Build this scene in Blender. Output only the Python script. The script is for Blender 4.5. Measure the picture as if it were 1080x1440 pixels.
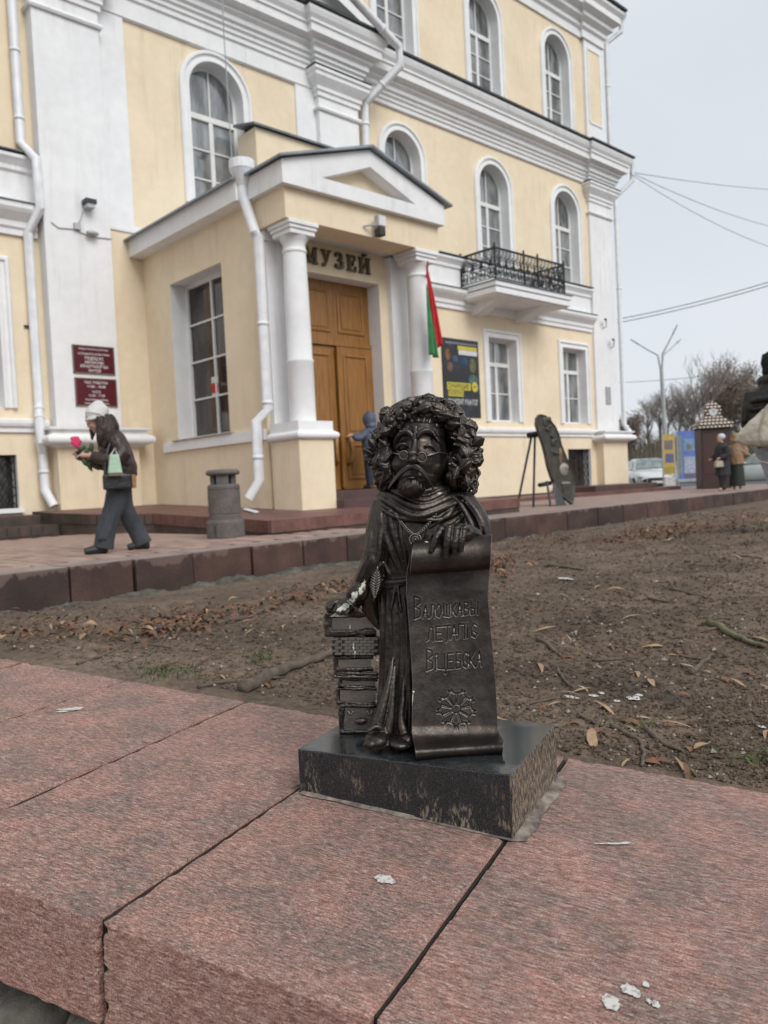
import bpy, bmesh, math, random
import numpy as np
from mathutils import Vector, Matrix, Euler

random.seed(7); RNG = np.random.default_rng(7)
sc = bpy.context.scene
C = sc.collection
for o in list(bpy.data.objects): bpy.data.objects.remove(o)

# ------------------------------------------------------------------ camera
# world: X along the museum front, Y into the building, Z up, plaza near z = 0
HC = 0.58                        # camera height above the plaza
FPX = 1124.0                     # focal length in pixels of the 1080 x 1440 photograph
AX = np.array([[0.7304, 0.0594, -0.6805], [-0.6813, -0.0080, -0.7319], [-0.0489, 0.9982, 0.0346]])
q_, _ = np.linalg.qr(AX.T); AX = (q_ * np.sign((q_ * AX.T).sum(0))).T
def ray(px, py): return AX @ np.array([(px - 540) / FPX, -(py - 720) / FPX, -1.0])
def onz(px, py, z): r = ray(px, py); return r * ((z - HC) / r[2]) + np.array([0, 0, HC])
def ony(px, py, y): r = ray(px, py); return r * (y / r[1]) + np.array([0, 0, HC])
def onx(px, py, x): r = ray(px, py); return r * (x / r[0]) + np.array([0, 0, HC])
def atd(px, py, d): return ray(px, py) * d + np.array([0, 0, HC])     # a point d metres deep

cam_d = bpy.data.cameras.new('camera'); cam = bpy.data.objects.new('camera', cam_d); C.objects.link(cam)
M3 = Matrix([list(AX[0]), list(AX[1]), list(AX[2])])
cam.matrix_world = Matrix.Translation((0, 0, HC)) @ M3.to_4x4()
cam_d.sensor_fit = 'AUTO'; cam_d.sensor_width = 36.0; cam_d.lens = 36.0 * FPX / 1440.0
cam_d.clip_start = 0.02; cam_d.clip_end = 3000
cam_d.dof.use_dof = True; cam_d.dof.focus_distance = 1.2; cam_d.dof.aperture_fstop = 8.2
sc.camera = cam

# ------------------------------------------------------------------ sky, sun, exposure
SUN_EL, SUN_AZ = 42.0, 262.0     # azimuth from +X towards +Y: where the light comes from
w = bpy.data.worlds.new('World'); sc.world = w; w.use_nodes = True
nt = w.node_tree; nt.nodes.clear()
wo = nt.nodes.new('ShaderNodeOutputWorld'); bg = nt.nodes.new('ShaderNodeBackground')
sky = nt.nodes.new('ShaderNodeTexSky'); sky.sky_type = 'NISHITA'; sky.sun_disc = False
sky.sun_elevation = math.radians(SUN_EL); sky.sun_rotation = math.radians(90 - SUN_AZ)
sky.air_density = 1.0; sky.dust_density = 2.0; sky.ozone_density = 1.0
hs = nt.nodes.new('ShaderNodeHueSaturation'); hs.inputs['Saturation'].default_value = 0.25
mx = nt.nodes.new('ShaderNodeMix'); mx.data_type = 'RGBA'; mx.inputs[0].default_value = 0.86
tc = nt.nodes.new('ShaderNodeTexCoord'); cn = nt.nodes.new('ShaderNodeTexNoise')
cmap = nt.nodes.new('ShaderNodeMapping'); cmap.inputs['Scale'].default_value = (1.2, 1.2, 2.4)
cn.inputs['Scale'].default_value = 1.3; cn.inputs['Detail'].default_value = 4
cr = nt.nodes.new('ShaderNodeValToRGB')
cr.color_ramp.elements[0].position = 0.3; cr.color_ramp.elements[0].color = (5.7, 6.1, 6.55, 1)
cr.color_ramp.elements[1].position = 0.72; cr.color_ramp.elements[1].color = (6.7, 7.0, 7.35, 1)
nt.links.new(tc.outputs['Generated'], cmap.inputs['Vector']); nt.links.new(cmap.outputs['Vector'], cn.inputs['Vector'])
nt.links.new(cn.outputs['Fac'], cr.inputs['Fac'])
nt.links.new(sky.outputs['Color'], hs.inputs['Color']); nt.links.new(hs.outputs['Color'], mx.inputs[6])
nt.links.new(cr.outputs['Color'], mx.inputs[7]); nt.links.new(mx.outputs[2], bg.inputs['Color'])
bg.inputs['Strength'].default_value = 0.092
nt.links.new(bg.outputs['Background'], wo.inputs['Surface'])

sd = bpy.data.lights.new('sun', 'SUN'); so = bpy.data.objects.new('sun', sd); C.objects.link(so)
sd.energy = 1.5; sd.angle = math.radians(36); sd.color = (1.0, 0.985, 0.96)
e_, a_ = math.radians(SUN_EL), math.radians(SUN_AZ)
sv = Vector((math.cos(e_) * math.cos(a_), math.cos(e_) * math.sin(a_), math.sin(e_)))
so.rotation_euler = sv.to_track_quat('Z', 'Y').to_euler(); so.location = (0, 0, 30)

vs = sc.view_settings; vs.view_transform = 'Standard'; vs.look = 'None'; vs.exposure = 0.52; vs.gamma = 1.0
try: vs.use_curve_mapping = False
except Exception: pass
sc.display_settings.display_device = 'sRGB'
sc.cycles.max_bounces = 6; sc.cycles.use_denoising = True
try: sc.cycles.denoiser = 'OPENIMAGEDENOISE'
except Exception: pass

# ------------------------------------------------------------------ materials
MATS = {}
def _mk(name):
    m = bpy.data.materials.new(name); m.use_nodes = True
    n = m.node_tree.nodes; b = n['Principled BSDF']; MATS[name] = m
    return m, m.node_tree, n, b
def _pos(nt, scale=(1, 1, 1), rot=(0, 0, 0), obj=False):
    if obj:
        g = nt.nodes.new('ShaderNodeTexCoord'); out = g.outputs['Object']
    else:
        g = nt.nodes.new('ShaderNodeNewGeometry'); out = g.outputs['Position']
    mp = nt.nodes.new('ShaderNodeMapping'); mp.inputs['Scale'].default_value = scale; mp.inputs['Rotation'].default_value = rot
    nt.links.new(out, mp.inputs['Vector']); return mp.outputs['Vector']
def _noise(nt, vec, scale, detail=4, rough=0.55):
    t = nt.nodes.new('ShaderNodeTexNoise'); t.inputs['Scale'].default_value = scale; t.inputs['Detail'].default_value = detail
    t.inputs['Roughness'].default_value = rough; nt.links.new(vec, t.inputs['Vector']); return t.outputs['Fac']
def _ramp(nt, fac, stops):
    r = nt.nodes.new('ShaderNodeValToRGB'); e = r.color_ramp.elements
    while len(e) < len(stops): e.new(0.5)
    for el, (p, c) in zip(e, stops):
        el.position = p; el.color = (c if len(c) == 4 else (*c, 1)) if hasattr(c, '__len__') else (c, c, c, 1)
    nt.links.new(fac, r.inputs['Fac']); return r.outputs['Color']
def _mixc(nt, fac, a, b, mode='MIX'):
    m = nt.nodes.new('ShaderNodeMix'); m.data_type = 'RGBA'; m.blend_type = mode
    for s, x in ((0, fac), (6, a), (7, b)):
        if hasattr(x, 'default_value') or hasattr(x, 'links'): nt.links.new(x, m.inputs[s])
        else: m.inputs[s].default_value = x if s == 0 else (*x, 1) if len(x) == 3 else x
    return m.outputs[2]
def _bump(nt, b, h, strength, dist=0.01, prev=None):
    n = nt.nodes.new('ShaderNodeBump'); n.inputs['Strength'].default_value = strength; n.inputs['Distance'].default_value = dist
    nt.links.new(h, n.inputs['Height'])
    if prev is not None: nt.links.new(prev, n.inputs['Normal'])
    nt.links.new(n.outputs['Normal'], b.inputs['Normal']); return n.outputs['Normal']
def mat(name, c1, c2=None, scale=3.0, rough=0.7, metal=0.0, bump=0.0, bscale=60.0, bdist=0.004, lo=0.35, hi=0.65,
        stretch=(1, 1, 1), coat=0.0, spec=None, rvar=0.0, fine=None):
    m, nt, n, b = _mk(name)
    b.inputs['Roughness'].default_value = rough; b.inputs['Metallic'].default_value = metal
    if spec is not None: b.inputs['Specular IOR Level'].default_value = spec
    if coat: b.inputs['Coat Weight'].default_value = coat; b.inputs['Coat Roughness'].default_value = 0.08
    v = _pos(nt, stretch)
    if c2 is None: c2 = tuple(x * 0.86 for x in c1)
    f = _noise(nt, v, scale)
    col = _ramp(nt, f, [(lo, c2), (hi, c1)])
    if fine:
        f2 = _noise(nt, v, fine[0], 3); col = _mixc(nt, 1.0, col, _ramp(nt, f2, [(0.3, 1 - fine[1]), (0.7, 1 + fine[1] * 0.4)]), 'MULTIPLY')
    nt.links.new(col, b.inputs['Base Color'])
    if rvar:
        r = _ramp(nt, f, [(0.3, rough - rvar), (0.7, min(1, rough + rvar))]); nt.links.new(r, b.inputs['Roughness'])
    if bump:
        _bump(nt, b, _noise(nt, _pos(nt), bscale, 5), bump, bdist)
    return m

def plaster(name, c1, c2, dirt, amt):
    m, nt, n, b = _mk(name); v = _pos(nt); b.inputs['Roughness'].default_value = .88; b.inputs['Specular IOR Level'].default_value = .3
    col = _ramp(nt, _noise(nt, v, .8, 4), [(.35, c2), (.65, c1)])
    col = _mixc(nt, 1.0, col, _ramp(nt, _noise(nt, v, 5, 4, .65), [(.3, .95), (.7, 1.03)]), 'MULTIPLY')
    run = _noise(nt, _pos(nt, (1, 1, .07)), 5.5, 5, .65); pat = _noise(nt, _pos(nt, (1, 1, .6)), .9, 3)      # rain runs, only in patches
    mk = _mixc(nt, 1.0, _ramp(nt, run, [(.52, 0.0), (.68, amt)]), _ramp(nt, pat, [(.45, 0.0), (.62, 1.0)]), 'MULTIPLY')
    col = _mixc(nt, mk, col, dirt)
    pt = _noise(nt, _pos(nt, (1, 1, 1.4)), 1.9, 5, .7); col = _mixc(nt, _ramp(nt, pt, [(.62, 0.0), (.645, .30)]), col, tuple(x * .93 for x in c1))     # touched-up patches
    nt.links.new(col, b.inputs['Base Color']); nb = _bump(nt, b, _noise(nt, v, 2.2, 3), .12, .05); _bump(nt, b, _noise(nt, v, 35, 5), .22, .008, nb); return m
yellow = plaster('yellow_plaster', (0.80, 0.680, 0.505), (0.745, 0.622, 0.45), (0.42, 0.34, 0.22), .30)
white = plaster('white_plaster', (0.81, 0.81, 0.81), (0.75, 0.75, 0.755), (0.42, 0.41, 0.39), .30)
frame_m = mat('window_paint', (0.76, 0.76, 0.74), (0.68, 0.68, 0.66), 4, 0.5)
soffit_m = mat('white_ceiling', (0.72, 0.71, 0.70), (0.66, 0.65, 0.64), 1.5, 0.85)
roofmetal = mat('roof_metal', (0.20, 0.22, 0.24), (0.12, 0.13, 0.14), 3, 0.45, 0.6)
zinc = mat('drainpipe_paint', (0.78, 0.79, 0.81), (0.68, 0.69, 0.71), 5, 0.5, 0.0)
zinc_d = mat('old_zinc', (0.42, 0.43, 0.44), (0.32, 0.33, 0.34), 6, 0.5, 0.3)
flash_m = mat('dark_flashing', (0.055, 0.06, 0.062), (0.03, 0.032, 0.034), 2, .6, .3)
iron = mat('black_iron', (0.018, 0.018, 0.02), (0.012, 0.012, 0.013), 30, 0.5, 0.2)
dark = mat('dark_plastic', (0.03, 0.03, 0.032), None, 10, 0.5)
grey_pl = mat('grey_plastic', (0.45, 0.46, 0.47), None, 10, 0.5)
burg = mat('burgundy_enamel', (0.09, 0.006, 0.014), (0.075, 0.005, 0.012), 5, 0.35)
letterwhite = mat('white_lettering', (0.75, 0.70, 0.70), None, 8, 0.6)
bronze_l = mat('sign_bronze', (0.14, 0.11, 0.06), (0.08, 0.065, 0.04), 20, 0.45, 0.6)
def wood_mat():
    m, nt, n, b = _mk('door_oak')
    v = _pos(nt, (9, 9, 0.7)); f = _noise(nt, v, 3.0, 6, 0.65)
    col = _ramp(nt, f, [(0.25, (0.16, 0.068, 0.017)), (0.5, (0.275, 0.125, 0.031)), (0.75, (0.35, 0.175, 0.048))])
    nt.links.new(col, b.inputs['Base Color']); b.inputs['Roughness'].default_value = 0.42
    _bump(nt, b, f, 0.2, 0.003); return m
oak = wood_mat()
oak_d = mat('handle_oak', (0.40, 0.22, 0.07), (0.28, 0.14, 0.04), 20, 0.4)
def glass_mat(name, c1, c2, ior=1.9):
    m, nt, n, b = _mk(name)
    f = _noise(nt, _pos(nt, (1, 1, 0.30)), 3.4, 4); col = _ramp(nt, f, [(0.38, c2), (0.62, c1)])
    nt.links.new(col, b.inputs['Base Color']); b.inputs['Roughness'].default_value = 0.06; b.inputs['IOR'].default_value = ior
    _bump(nt, b, _noise(nt, _pos(nt), 1.6, 2), 0.12, 0.05); return m
glass = glass_mat('window_glass', (0.26, 0.27, 0.27), (0.06, 0.065, 0.065), 2.3)
glass_d = glass_mat('dark_window_glass', (0.07, 0.055, 0.045), (0.02, 0.018, 0.016), 1.55)
brown_tile = mat('red_brown_tile', (0.19, 0.085, 0.07), (0.11, 0.05, 0.043), 2.5, 0.55, bump=0.3, bscale=40, fine=(14, 0.25))
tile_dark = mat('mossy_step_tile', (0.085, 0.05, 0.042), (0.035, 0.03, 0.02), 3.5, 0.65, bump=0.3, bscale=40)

# ------------------------------------------------------------------ mesh helpers
def tag(o, label=None, cat=None, group=None, kind=None):
    for k, v in (('label', label), ('category', cat), ('group', group), ('kind', kind)):
        if v: o[k] = v
    return o
def empty(name, loc, label, cat, group=None, rz=0.0):
    o = bpy.data.objects.new(name, None); C.objects.link(o); o.location = Vector([float(x) for x in loc]); o.rotation_euler = (0, 0, rz)
    o.empty_display_size = 0.1
    return tag(o, label, cat, group)
class MB:
    def __init__(s): s.v = []; s.f = []
    def add(s, v, f):
        n = len(s.v); s.v.extend([tuple(map(float, p)) for p in v]); s.f.extend([tuple(i + n for i in q) for q in f]); return s
    def box(s, x0, x1, y0, y1, z0, z1):
        return s.add([(x0, y0, z0), (x1, y0, z0), (x1, y1, z0), (x0, y1, z0), (x0, y0, z1), (x1, y0, z1), (x1, y1, z1), (x0, y1, z1)],
                     [(3, 2, 1, 0), (4, 5, 6, 7), (0, 1, 5, 4), (1, 2, 6, 5), (2, 3, 7, 6), (3, 0, 4, 7)])
    def hexa(s, p):      # 4 bottom points, 4 top points
        return s.add(p, [(3, 2, 1, 0), (4, 5, 6, 7), (0, 1, 5, 4), (1, 2, 6, 5), (2, 3, 7, 6), (3, 0, 4, 7)])
    def prism(s, poly, fn, d0, d1):        # poly of (a, b); fn(a, b, d) -> xyz
        n = len(poly)
        return s.add([fn(a, b, d0) for a, b in poly] + [fn(a, b, d1) for a, b in poly],
                     [tuple(range(n - 1, -1, -1)), tuple(range(n, 2 * n))] + [(i, (i + 1) % n, n + (i + 1) % n, n + i) for i in range(n)])
    def lathe(s, prof, cx, cy, n=20, a0=0.0):
        v = []; m = len(prof)
        for k in range(n):
            t = a0 + 2 * math.pi * k / n; v += [(cx + r * math.cos(t), cy + r * math.sin(t), z) for r, z in prof]
        f = [(k * m + i, ((k + 1) % n) * m + i, ((k + 1) % n) * m + i + 1, k * m + i + 1) for k in range(n) for i in range(m - 1)]
        f += [tuple(k * m for k in range(n - 1, -1, -1)), tuple(k * m + m - 1 for k in range(n))]
        return s.add(v, f)
    def tube(s, pts, r, n=8, flat=1.0, up=None, closed=False):
        P = [np.array(p, float) for p in pts]; m = len(P); R = r if hasattr(r, '__len__') else [r] * m
        v = []; ref = np.array(up if up is not None else (0.0, 0.0, 1.0)); prev = None
        for i in range(m):
            a = P[(i - 1) % m] if (closed or i > 0) else P[i]; b = P[(i + 1) % m] if (closed or i < m - 1) else P[i]
            t = b - a; t = t / (np.linalg.norm(t) + 1e-12)
            if prev is None:
                x = np.cross(ref, t)
                if np.linalg.norm(x) < 1e-3: x = np.cross(np.array([1.0, 0.13, 0]), t)
            else:
                x = prev - t * prev.dot(t)
                if np.linalg.norm(x) < 1e-6: x = np.cross(ref, t)
            x = x / np.linalg.norm(x); prev = x; y = np.cross(t, x)
            for k in range(n):
                q = 2 * math.pi * k / n; v.append(P[i] + R[i] * (x * math.cos(q) + y * math.sin(q) * flat))
        f = []
        for i in range(m if closed else m - 1):
            j = (i + 1) % m
            f += [(i * n + k, i * n + (k + 1) % n, j * n + (k + 1) % n, j * n + k) for k in range(n)]
        if not closed: f += [tuple(range(n - 1, -1, -1)), tuple(range((m - 1) * n, m * n))]
        return s.add(v, f)
    def ellipsoid(s, c, r, n=12, m=8, rot=None):
        v = []; f = []
        Rm = np.array(rot) if rot is not None else np.eye(3); c = np.array(c, float)
        v.append(c + Rm @ np.array([0, 0, -r[2]]))
        for i in range(1, m):
            ph = -math.pi / 2 + math.pi * i / m
            for k in range(n):
                t = 2 * math.pi * k / n
                v.append(c + Rm @ np.array([r[0] * math.cos(ph) * math.cos(t), r[1] * math.cos(ph) * math.sin(t), r[2] * math.sin(ph)]))
        v.append(c + Rm @ np.array([0, 0, r[2]])); last = len(v) - 1
        for k in range(n): f.append((0, 1 + (k + 1) % n, 1 + k))
        for i in range(m - 2):
            for k in range(n):
                a = 1 + i * n + k; b = 1 + i * n + (k + 1) % n; f.append((a, b, b + n, a + n))
        for k in range(n): f.append((last, 1 + (m - 2) * n + k, 1 + (m - 2) * n + (k + 1) % n))
        return s.add(v, f)
    def loft(s, rings, cap=True):
        n = len(rings[0]); v = [p for r in rings for p in r]; f = []
        for i in range(len(rings) - 1): f += [(i * n + k, i * n + (k + 1) % n, (i + 1) * n + (k + 1) % n, (i + 1) * n + k) for k in range(n)]
        if cap: f += [tuple(range(n - 1, -1, -1)), tuple(range((len(rings) - 1) * n, len(rings) * n))]
        return s.add(v, f)
    def mesh(s, name):
        me = bpy.data.meshes.new(name); me.from_pydata(s.v, [], s.f); me.update()
        bm = bmesh.new(); bm.from_mesh(me); bmesh.ops.recalc_face_normals(bm, faces=bm.faces); bm.to_mesh(me); bm.free()
        return me
    def build(s, name, material, parent=None, smooth=False, bevel=0.0, kind=None, origin=None):
        me = s.mesh(name); return place(me, name, material, parent, smooth, bevel, kind)
def world_zero(o, parent):
    # children are modelled in world coordinates: undo the thing's own place
    if parent is not None:
        o.parent = parent
        if parent.type == 'EMPTY':
            o.matrix_parent_inverse = (Matrix.Translation(parent.location) @ parent.rotation_euler.to_matrix().to_4x4()).inverted()
def place(me, name, material, parent=None, smooth=False, bevel=0.0, kind=None):
    o = bpy.data.objects.new(name, me); C.objects.link(o)
    if material is not None and not me.materials: me.materials.append(material)
    if smooth: me.polygons.foreach_set('use_smooth', [True] * len(me.polygons))
    if bevel:
        b = o.modifiers.new('bevel', 'BEVEL'); b.width = bevel; b.segments = 2; b.limit_method = 'ANGLE'; b.angle_limit = math.radians(40)
    world_zero(o, parent)
    if kind: o['kind'] = kind
    return o
def remesh(mb, name, voxel, smooth=2, material=None, parent=None, kind=None, factor=0.5, rough=()):
    me = mb.mesh(name); o = bpy.data.objects.new('tmp', me); C.objects.link(o)
    r = o.modifiers.new('r', 'REMESH'); r.mode = 'VOXEL'; r.voxel_size = voxel; r.use_smooth_shade = True
    if smooth:
        k = o.modifiers.new('s', 'SMOOTH'); k.iterations = smooth; k.factor = factor
    dg = bpy.context.evaluated_depsgraph_get(); out = bpy.data.meshes.new_from_object(o.evaluated_get(dg)); out.name = name
    bpy.data.objects.remove(o); bpy.data.meshes.remove(me)
    if rough:
        n = len(out.vertices); co = np.empty(n * 3); no = np.empty(n * 3); out.vertices.foreach_get('co', co); out.vertices.foreach_get('normal', no); co = co.reshape(-1, 3); no = no.reshape(-1, 3); x, y, z = co.T; h = 0
        for (amp, fr, sz) in rough: h = h + amp * (fbm_(x * fr + y * fr * .7, z * fr * sz + 3.1) + fbm_(y * fr - x * fr * .6 + 11, z * fr * sz * .8 + x * fr * .3))
        out.vertices.foreach_set('co', (co + no * np.asarray(h)[:, None]).ravel()); out.update()
    out.materials.clear()
    return place(out, name, material, parent, True, 0, kind)

def fbm_(x, y): return fbm(x, y, 3)
# value noise for terrain and cloth
_NT = RNG.random((256, 256))
def vnoise(x, y):
    x = np.asarray(x, float); y = np.asarray(y, float); xi = np.floor(x).astype(int); yi = np.floor(y).astype(int); fx = x - xi; fy = y - yi
    fx = fx * fx * (3 - 2 * fx); fy = fy * fy * (3 - 2 * fy); g = lambda a, b: _NT[a % 256, b % 256]
    return (g(xi, yi) * (1 - fx) + g(xi + 1, yi) * fx) * (1 - fy) + (g(xi, yi + 1) * (1 - fx) + g(xi + 1, yi + 1) * fx) * fy - 0.5
def fbm(x, y, o=4):
    s = 0; a = 1.0; f = 1.0
    for i in range(o): s = s + a * vnoise(np.asarray(x) * f + 17.3 * i, np.asarray(y) * f + 5.1 * i); a *= 0.5; f *= 2.03
    return s

# ================================================================== THE MUSEUM
YW, YR, Y3 = 15.30, 15.15, 15.36       # wing wall, middle bay wall, top storey wall
ZB = -0.45
museum = empty('museum_building', (9.5, 15.0, 0), 'pale yellow two-tone museum with white pilasters, arched windows and columned porch', 'building')
FX = lambda y: (lambda u, d, z: (u, y + d, z))           # facade facing -Y
FXS = lambda x: (lambda u, d, z: (x + d, u, z))          # side wall facing -X

def arc(u0, u1, zs, n=18):
    c, r = (u0 + u1) / 2, (u1 - u0) / 2
    return [(c - r * math.cos(math.pi * k / n), zs + r * math.sin(math.pi * k / n)) for k in range(n + 1)]
def wall_band(mb, fn, u0, u1, z0, z1, ops=()):
    Q = lambda a, b, c, d: mb.add([fn(a, 0, c), fn(b, 0, c), fn(b, 0, d), fn(a, 0, d)], [(0, 1, 2, 3)])
    x = u0
    for (a, b, c, d, ar) in sorted(ops):
        Q(x, a, z0, z1); x = b
        if c > z0: Q(a, b, z0, c)
        if not ar:
            if d < z1: Q(a, b, d, z1)
        else:
            A = arc(a, b, d)
            for (p, q) in zip(A[:-1], A[1:]): mb.add([fn(p[0], 0, p[1]), fn(q[0], 0, q[1]), fn(q[0], 0, z1), fn(p[0], 0, z1)], [(0, 1, 2, 3)])
    Q(x, u1, z0, z1)
def outline(a, b, c, d, ar): return [(a, c)] + (arc(a, b, d) if ar else [(a, d), (b, d)]) + [(b, c)]
def reveal(mb, fn, op, depth):
    P = outline(*op); n = len(P)
    for i in range(n):
        p, q = P[i], P[(i + 1) % n]; mb.add([fn(p[0], 0, p[1]), fn(q[0], 0, q[1]), fn(q[0], depth, q[1]), fn(p[0], depth, p[1])], [(0, 1, 2, 3)])
def sweep_outline(mb, fn, path, prof):
    # path of (u, z) open; prof of (outward, proud)
    n = len(path); N = []
    for i in range(n):
        a = path[max(i - 1, 0)]; b = path[min(i + 1, n - 1)]
        def nn(p, q): d = np.array([q[0] - p[0], q[1] - p[1]]); d = d / (np.linalg.norm(d) + 1e-9); return np.array([-d[1], d[0]])
        if i == 0: m = nn(path[0], path[1])
        elif i == n - 1: m = nn(path[-2], path[-1])
        else:
            m1, m2 = nn(a, path[i]), nn(path[i], b); m = (m1 + m2) / (1 + m1.dot(m2))
        N.append(m)
    mb.loft([[fn(path[i][0] + N[i][0] * o, -p, path[i][1] + N[i][1] * o) for o, p in prof] for i in range(n)])
def moulding(path, prof):
    n = len(path); N = []
    def nn(p, q): d = np.array([q[0] - p[0], q[1] - p[1]], float); d = d / (np.linalg.norm(d) + 1e-9); return np.array([d[1], -d[0]])
    for i in range(n):
        if i == 0: m = nn(path[0], path[1])
        elif i == n - 1: m = nn(path[-2], path[-1])
        else: m1, m2 = nn(path[i - 1], path[i]), nn(path[i], path[i + 1]); m = (m1 + m2) / (1 + m1.dot(m2))
        N.append(m)
    mb = MB(); mb.loft([[(path[i][0] + N[i][0] * o, path[i][1] + N[i][1] * o, z) for o, z in prof] for i in range(n)]); return mb

def make_window(fn, op, depth, style, gl, fw=0.06):
    """frame = the part 'window'; every pane is a sub-part"""
    a, b, c, d, ar = op; mb = MB(); t = 0.07
    def bar(u0, u1, z0, z1, t0=0.0, th=t): mb.hexa([fn(u0, depth - th + t0, z0), fn(u1, depth - th + t0, z0), fn(u1, depth + t0, z0), fn(u0, depth + t0, z0),
                                      fn(u0, depth - th + t0, z1), fn(u1, depth - th + t0, z1), fn(u1, depth + t0, z1), fn(u0, depth + t0, z1)])
    P = outline(*op)
    sweep_outline(mb, fn, P, [(0.0, -depth), (-fw * 1.2, -depth), (-fw * 1.2, -depth + t), (0.0, -depth + t)])
    bar(a + 0.001, b - 0.001, c, c + fw * 1.3, 0.002)
    panes = []
    mid = (a + b) / 2; g = 0.032
    us = [a + fw, mid, b - fw]
    if style == 'grid4':
        zs = [c + fw + (d - c - 2 * fw) * k / 4 for k in range(5)]
        for z in zs[1:-1]: bar(a + fw, b - fw, z - g / 2, z + g / 2, 0.004)
        bar(mid - g / 2 - .01, mid + g / 2 + .01, c + fw, d - fw, 0.003)
        rows = [(zs[k], zs[k + 1]) for k in range(4)]
    else:
        ztr = (d - 0.45) if ar else (c + (d - c) * 0.70)
        bar(a + fw, b - fw, ztr - 0.06, ztr + 0.06, 0.003, 0.09)
        bar(mid - 0.05, mid + 0.05, c + fw, ztr, 0.001, 0.08)
        nr = 3 if ar else 2
        zs = [c + fw + (ztr - 0.06 - c - fw) * k / nr for k in range(nr + 1)]
        for z in zs[1:-1]: bar(a + fw, b - fw, z - g / 2, z + g / 2, 0.004)
        rows = [(zs[k], zs[k + 1]) for k in range(nr)]
        if ar:
            bar(mid - g / 2, mid + g / 2, ztr, d + (b - a) / 2 - fw, 0.004)
            A = arc(a + fw, b - fw, d, 16)
            for half in (0, 1):
                pts = [p for p in A if (p[0] <= mid + 1e-6 if half == 0 else p[0] >= mid - 1e-6)]
                lo = [(mid, ztr + .05), (us[0], ztr + .05)] if half == 0 else [(us[2], ztr + .05), (mid, ztr + .05)]
                panes.append(pts + lo)
        else:
            bar(mid - g / 2, mid + g / 2, ztr, d - fw, 0.004); rows.append((ztr + .06, d - fw))
    for z0, z1 in rows:
        for k in (0, 1): panes.append([(us[k], z0), (us[k + 1], z0), (us[k + 1], z1), (us[k], z1)])
    wdw = mb.build('window', frame_m, museum)
    for p in panes:
        m2 = MB(); m2.prism(p, lambda u, z, dd: fn(u, dd, z), depth - 0.03, depth - 0.022); m2.build('pane', gl, wdw)
    return wdw
SUR = [(-0.002, -0.03), (-0.002, 0.05), (0.05, 0.05), (0.07, 0.035), (0.13, 0.035), (0.15, 0.08), (0.20, 0.08), (0.225, 0.05), (0.225, -0.03)]
def surround(fn, op):
    mb = MB(); P = outline(*op); sweep_outline(mb, fn, P, SUR); return mb.build('window_surround', white, museum)

# ---- openings (left, right, sill, springing or head, arched)
h2 = 0.675
def op2(cx): return (cx - h2, cx + h2, 6.98, 9.33, True)
def op3(cx): return (cx - h2, cx + h2, 12.19, 14.42, True)
def op1(cx): return (cx - h2, cx + h2, 2.30, 4.82, False)
R2, R3, R1 = [15.52, 19.35, 23.12], [15.52, 19.28, 23.02], [19.44, 23.26]
base_ops = [(22.72, 24.08, 0.18, 1.45, False)]
L1, LB = op1(4.28), (3.6, 5.11, 0.47, 1.45, False)

fw_, fr_ = FX(YW), FX(YR)
XR0, XR1, XE = 5.72, 13.75, 25.85
mb = MB()
wall_band(mb, fw_, XR1 - .05, XE - .05, ZB, 1.95, base_ops); wall_band(mb, fw_, XR1 - .05, XE - .05, 1.95, 5.6, [op1(x) for x in R1])
wall_band(mb, fw_, XR1 - .05, XE - .05, 5.6, 10.55, [op2(x) for x in R2])
wall_band(mb, fw_, -4.0, XR0 + .05, ZB, 1.95, [LB]); wall_band(mb, fw_, -4.0, XR0 + .05, 1.95, 5.6, [L1])
wall_band(mb, fw_, -4.0, XR0 + .05, 5.6, 10.55, [op2(4.2)])
mb.add([(XE - .05, YW, ZB), (XE - .05, 29, ZB), (XE - .05, 29, 11.6), (XE - .05, YW, 11.6)], [(0, 1, 2, 3)])
mb.add([(XE - .1, Y3, 11.5), (XE - .1, 29, 11.5), (XE - .1, 29, 16.2), (XE - .1, Y3, 16.2)], [(0, 1, 2, 3)])
mb.add([(-4, YW, ZB), (-4, 29, ZB), (-4, 29, 16.2), (-4, YW, 16.2)], [(0, 1, 2, 3)])
mb.add([(-4, 29, ZB), (XE - .1, 29, ZB), (XE - .1, 29, 16.2), (-4, 29, 16.2)], [(0, 1, 2, 3)])
wall_band(mb, FX(Y3), -4.0, XE - .1, 11.4, 15.6, [op3(x) for x in R3])
mb.build('wing_wall', yellow, museum)
mb = MB()
wall_band(mb, fr_, XR0 + .1, XR1 - .1, ZB, 5.93, [])
mb.build('middle_bay_lower_wall', yellow, museum)
mb = MB()       # white middle bay wall with a sunk yellow panel
OPM = (9.73 - h2, 9.73 + h2, 6.75, 9.24, True)
wall_band(mb, fr_, XR0 + .1, XR1 - .1, 5.93, 10.6, [(7.62, 11.9, 6.0, 10.12, False)])
reveal(mb, fr_, (7.62, 11.9, 6.0, 10.12, False), 0.05)
mb.box(7.02, 7.75, YR - 0.03, YR + .02, 5.86, 5.93)
mb.build('middle_bay_white_wall', white, museum)
mb = MB(); wall_band(mb, FX(YR + .05), 7.6, 11.92, 5.95, 10.14, [OPM]); mb.build('sunk_yellow_panel', yellow, museum)

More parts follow.
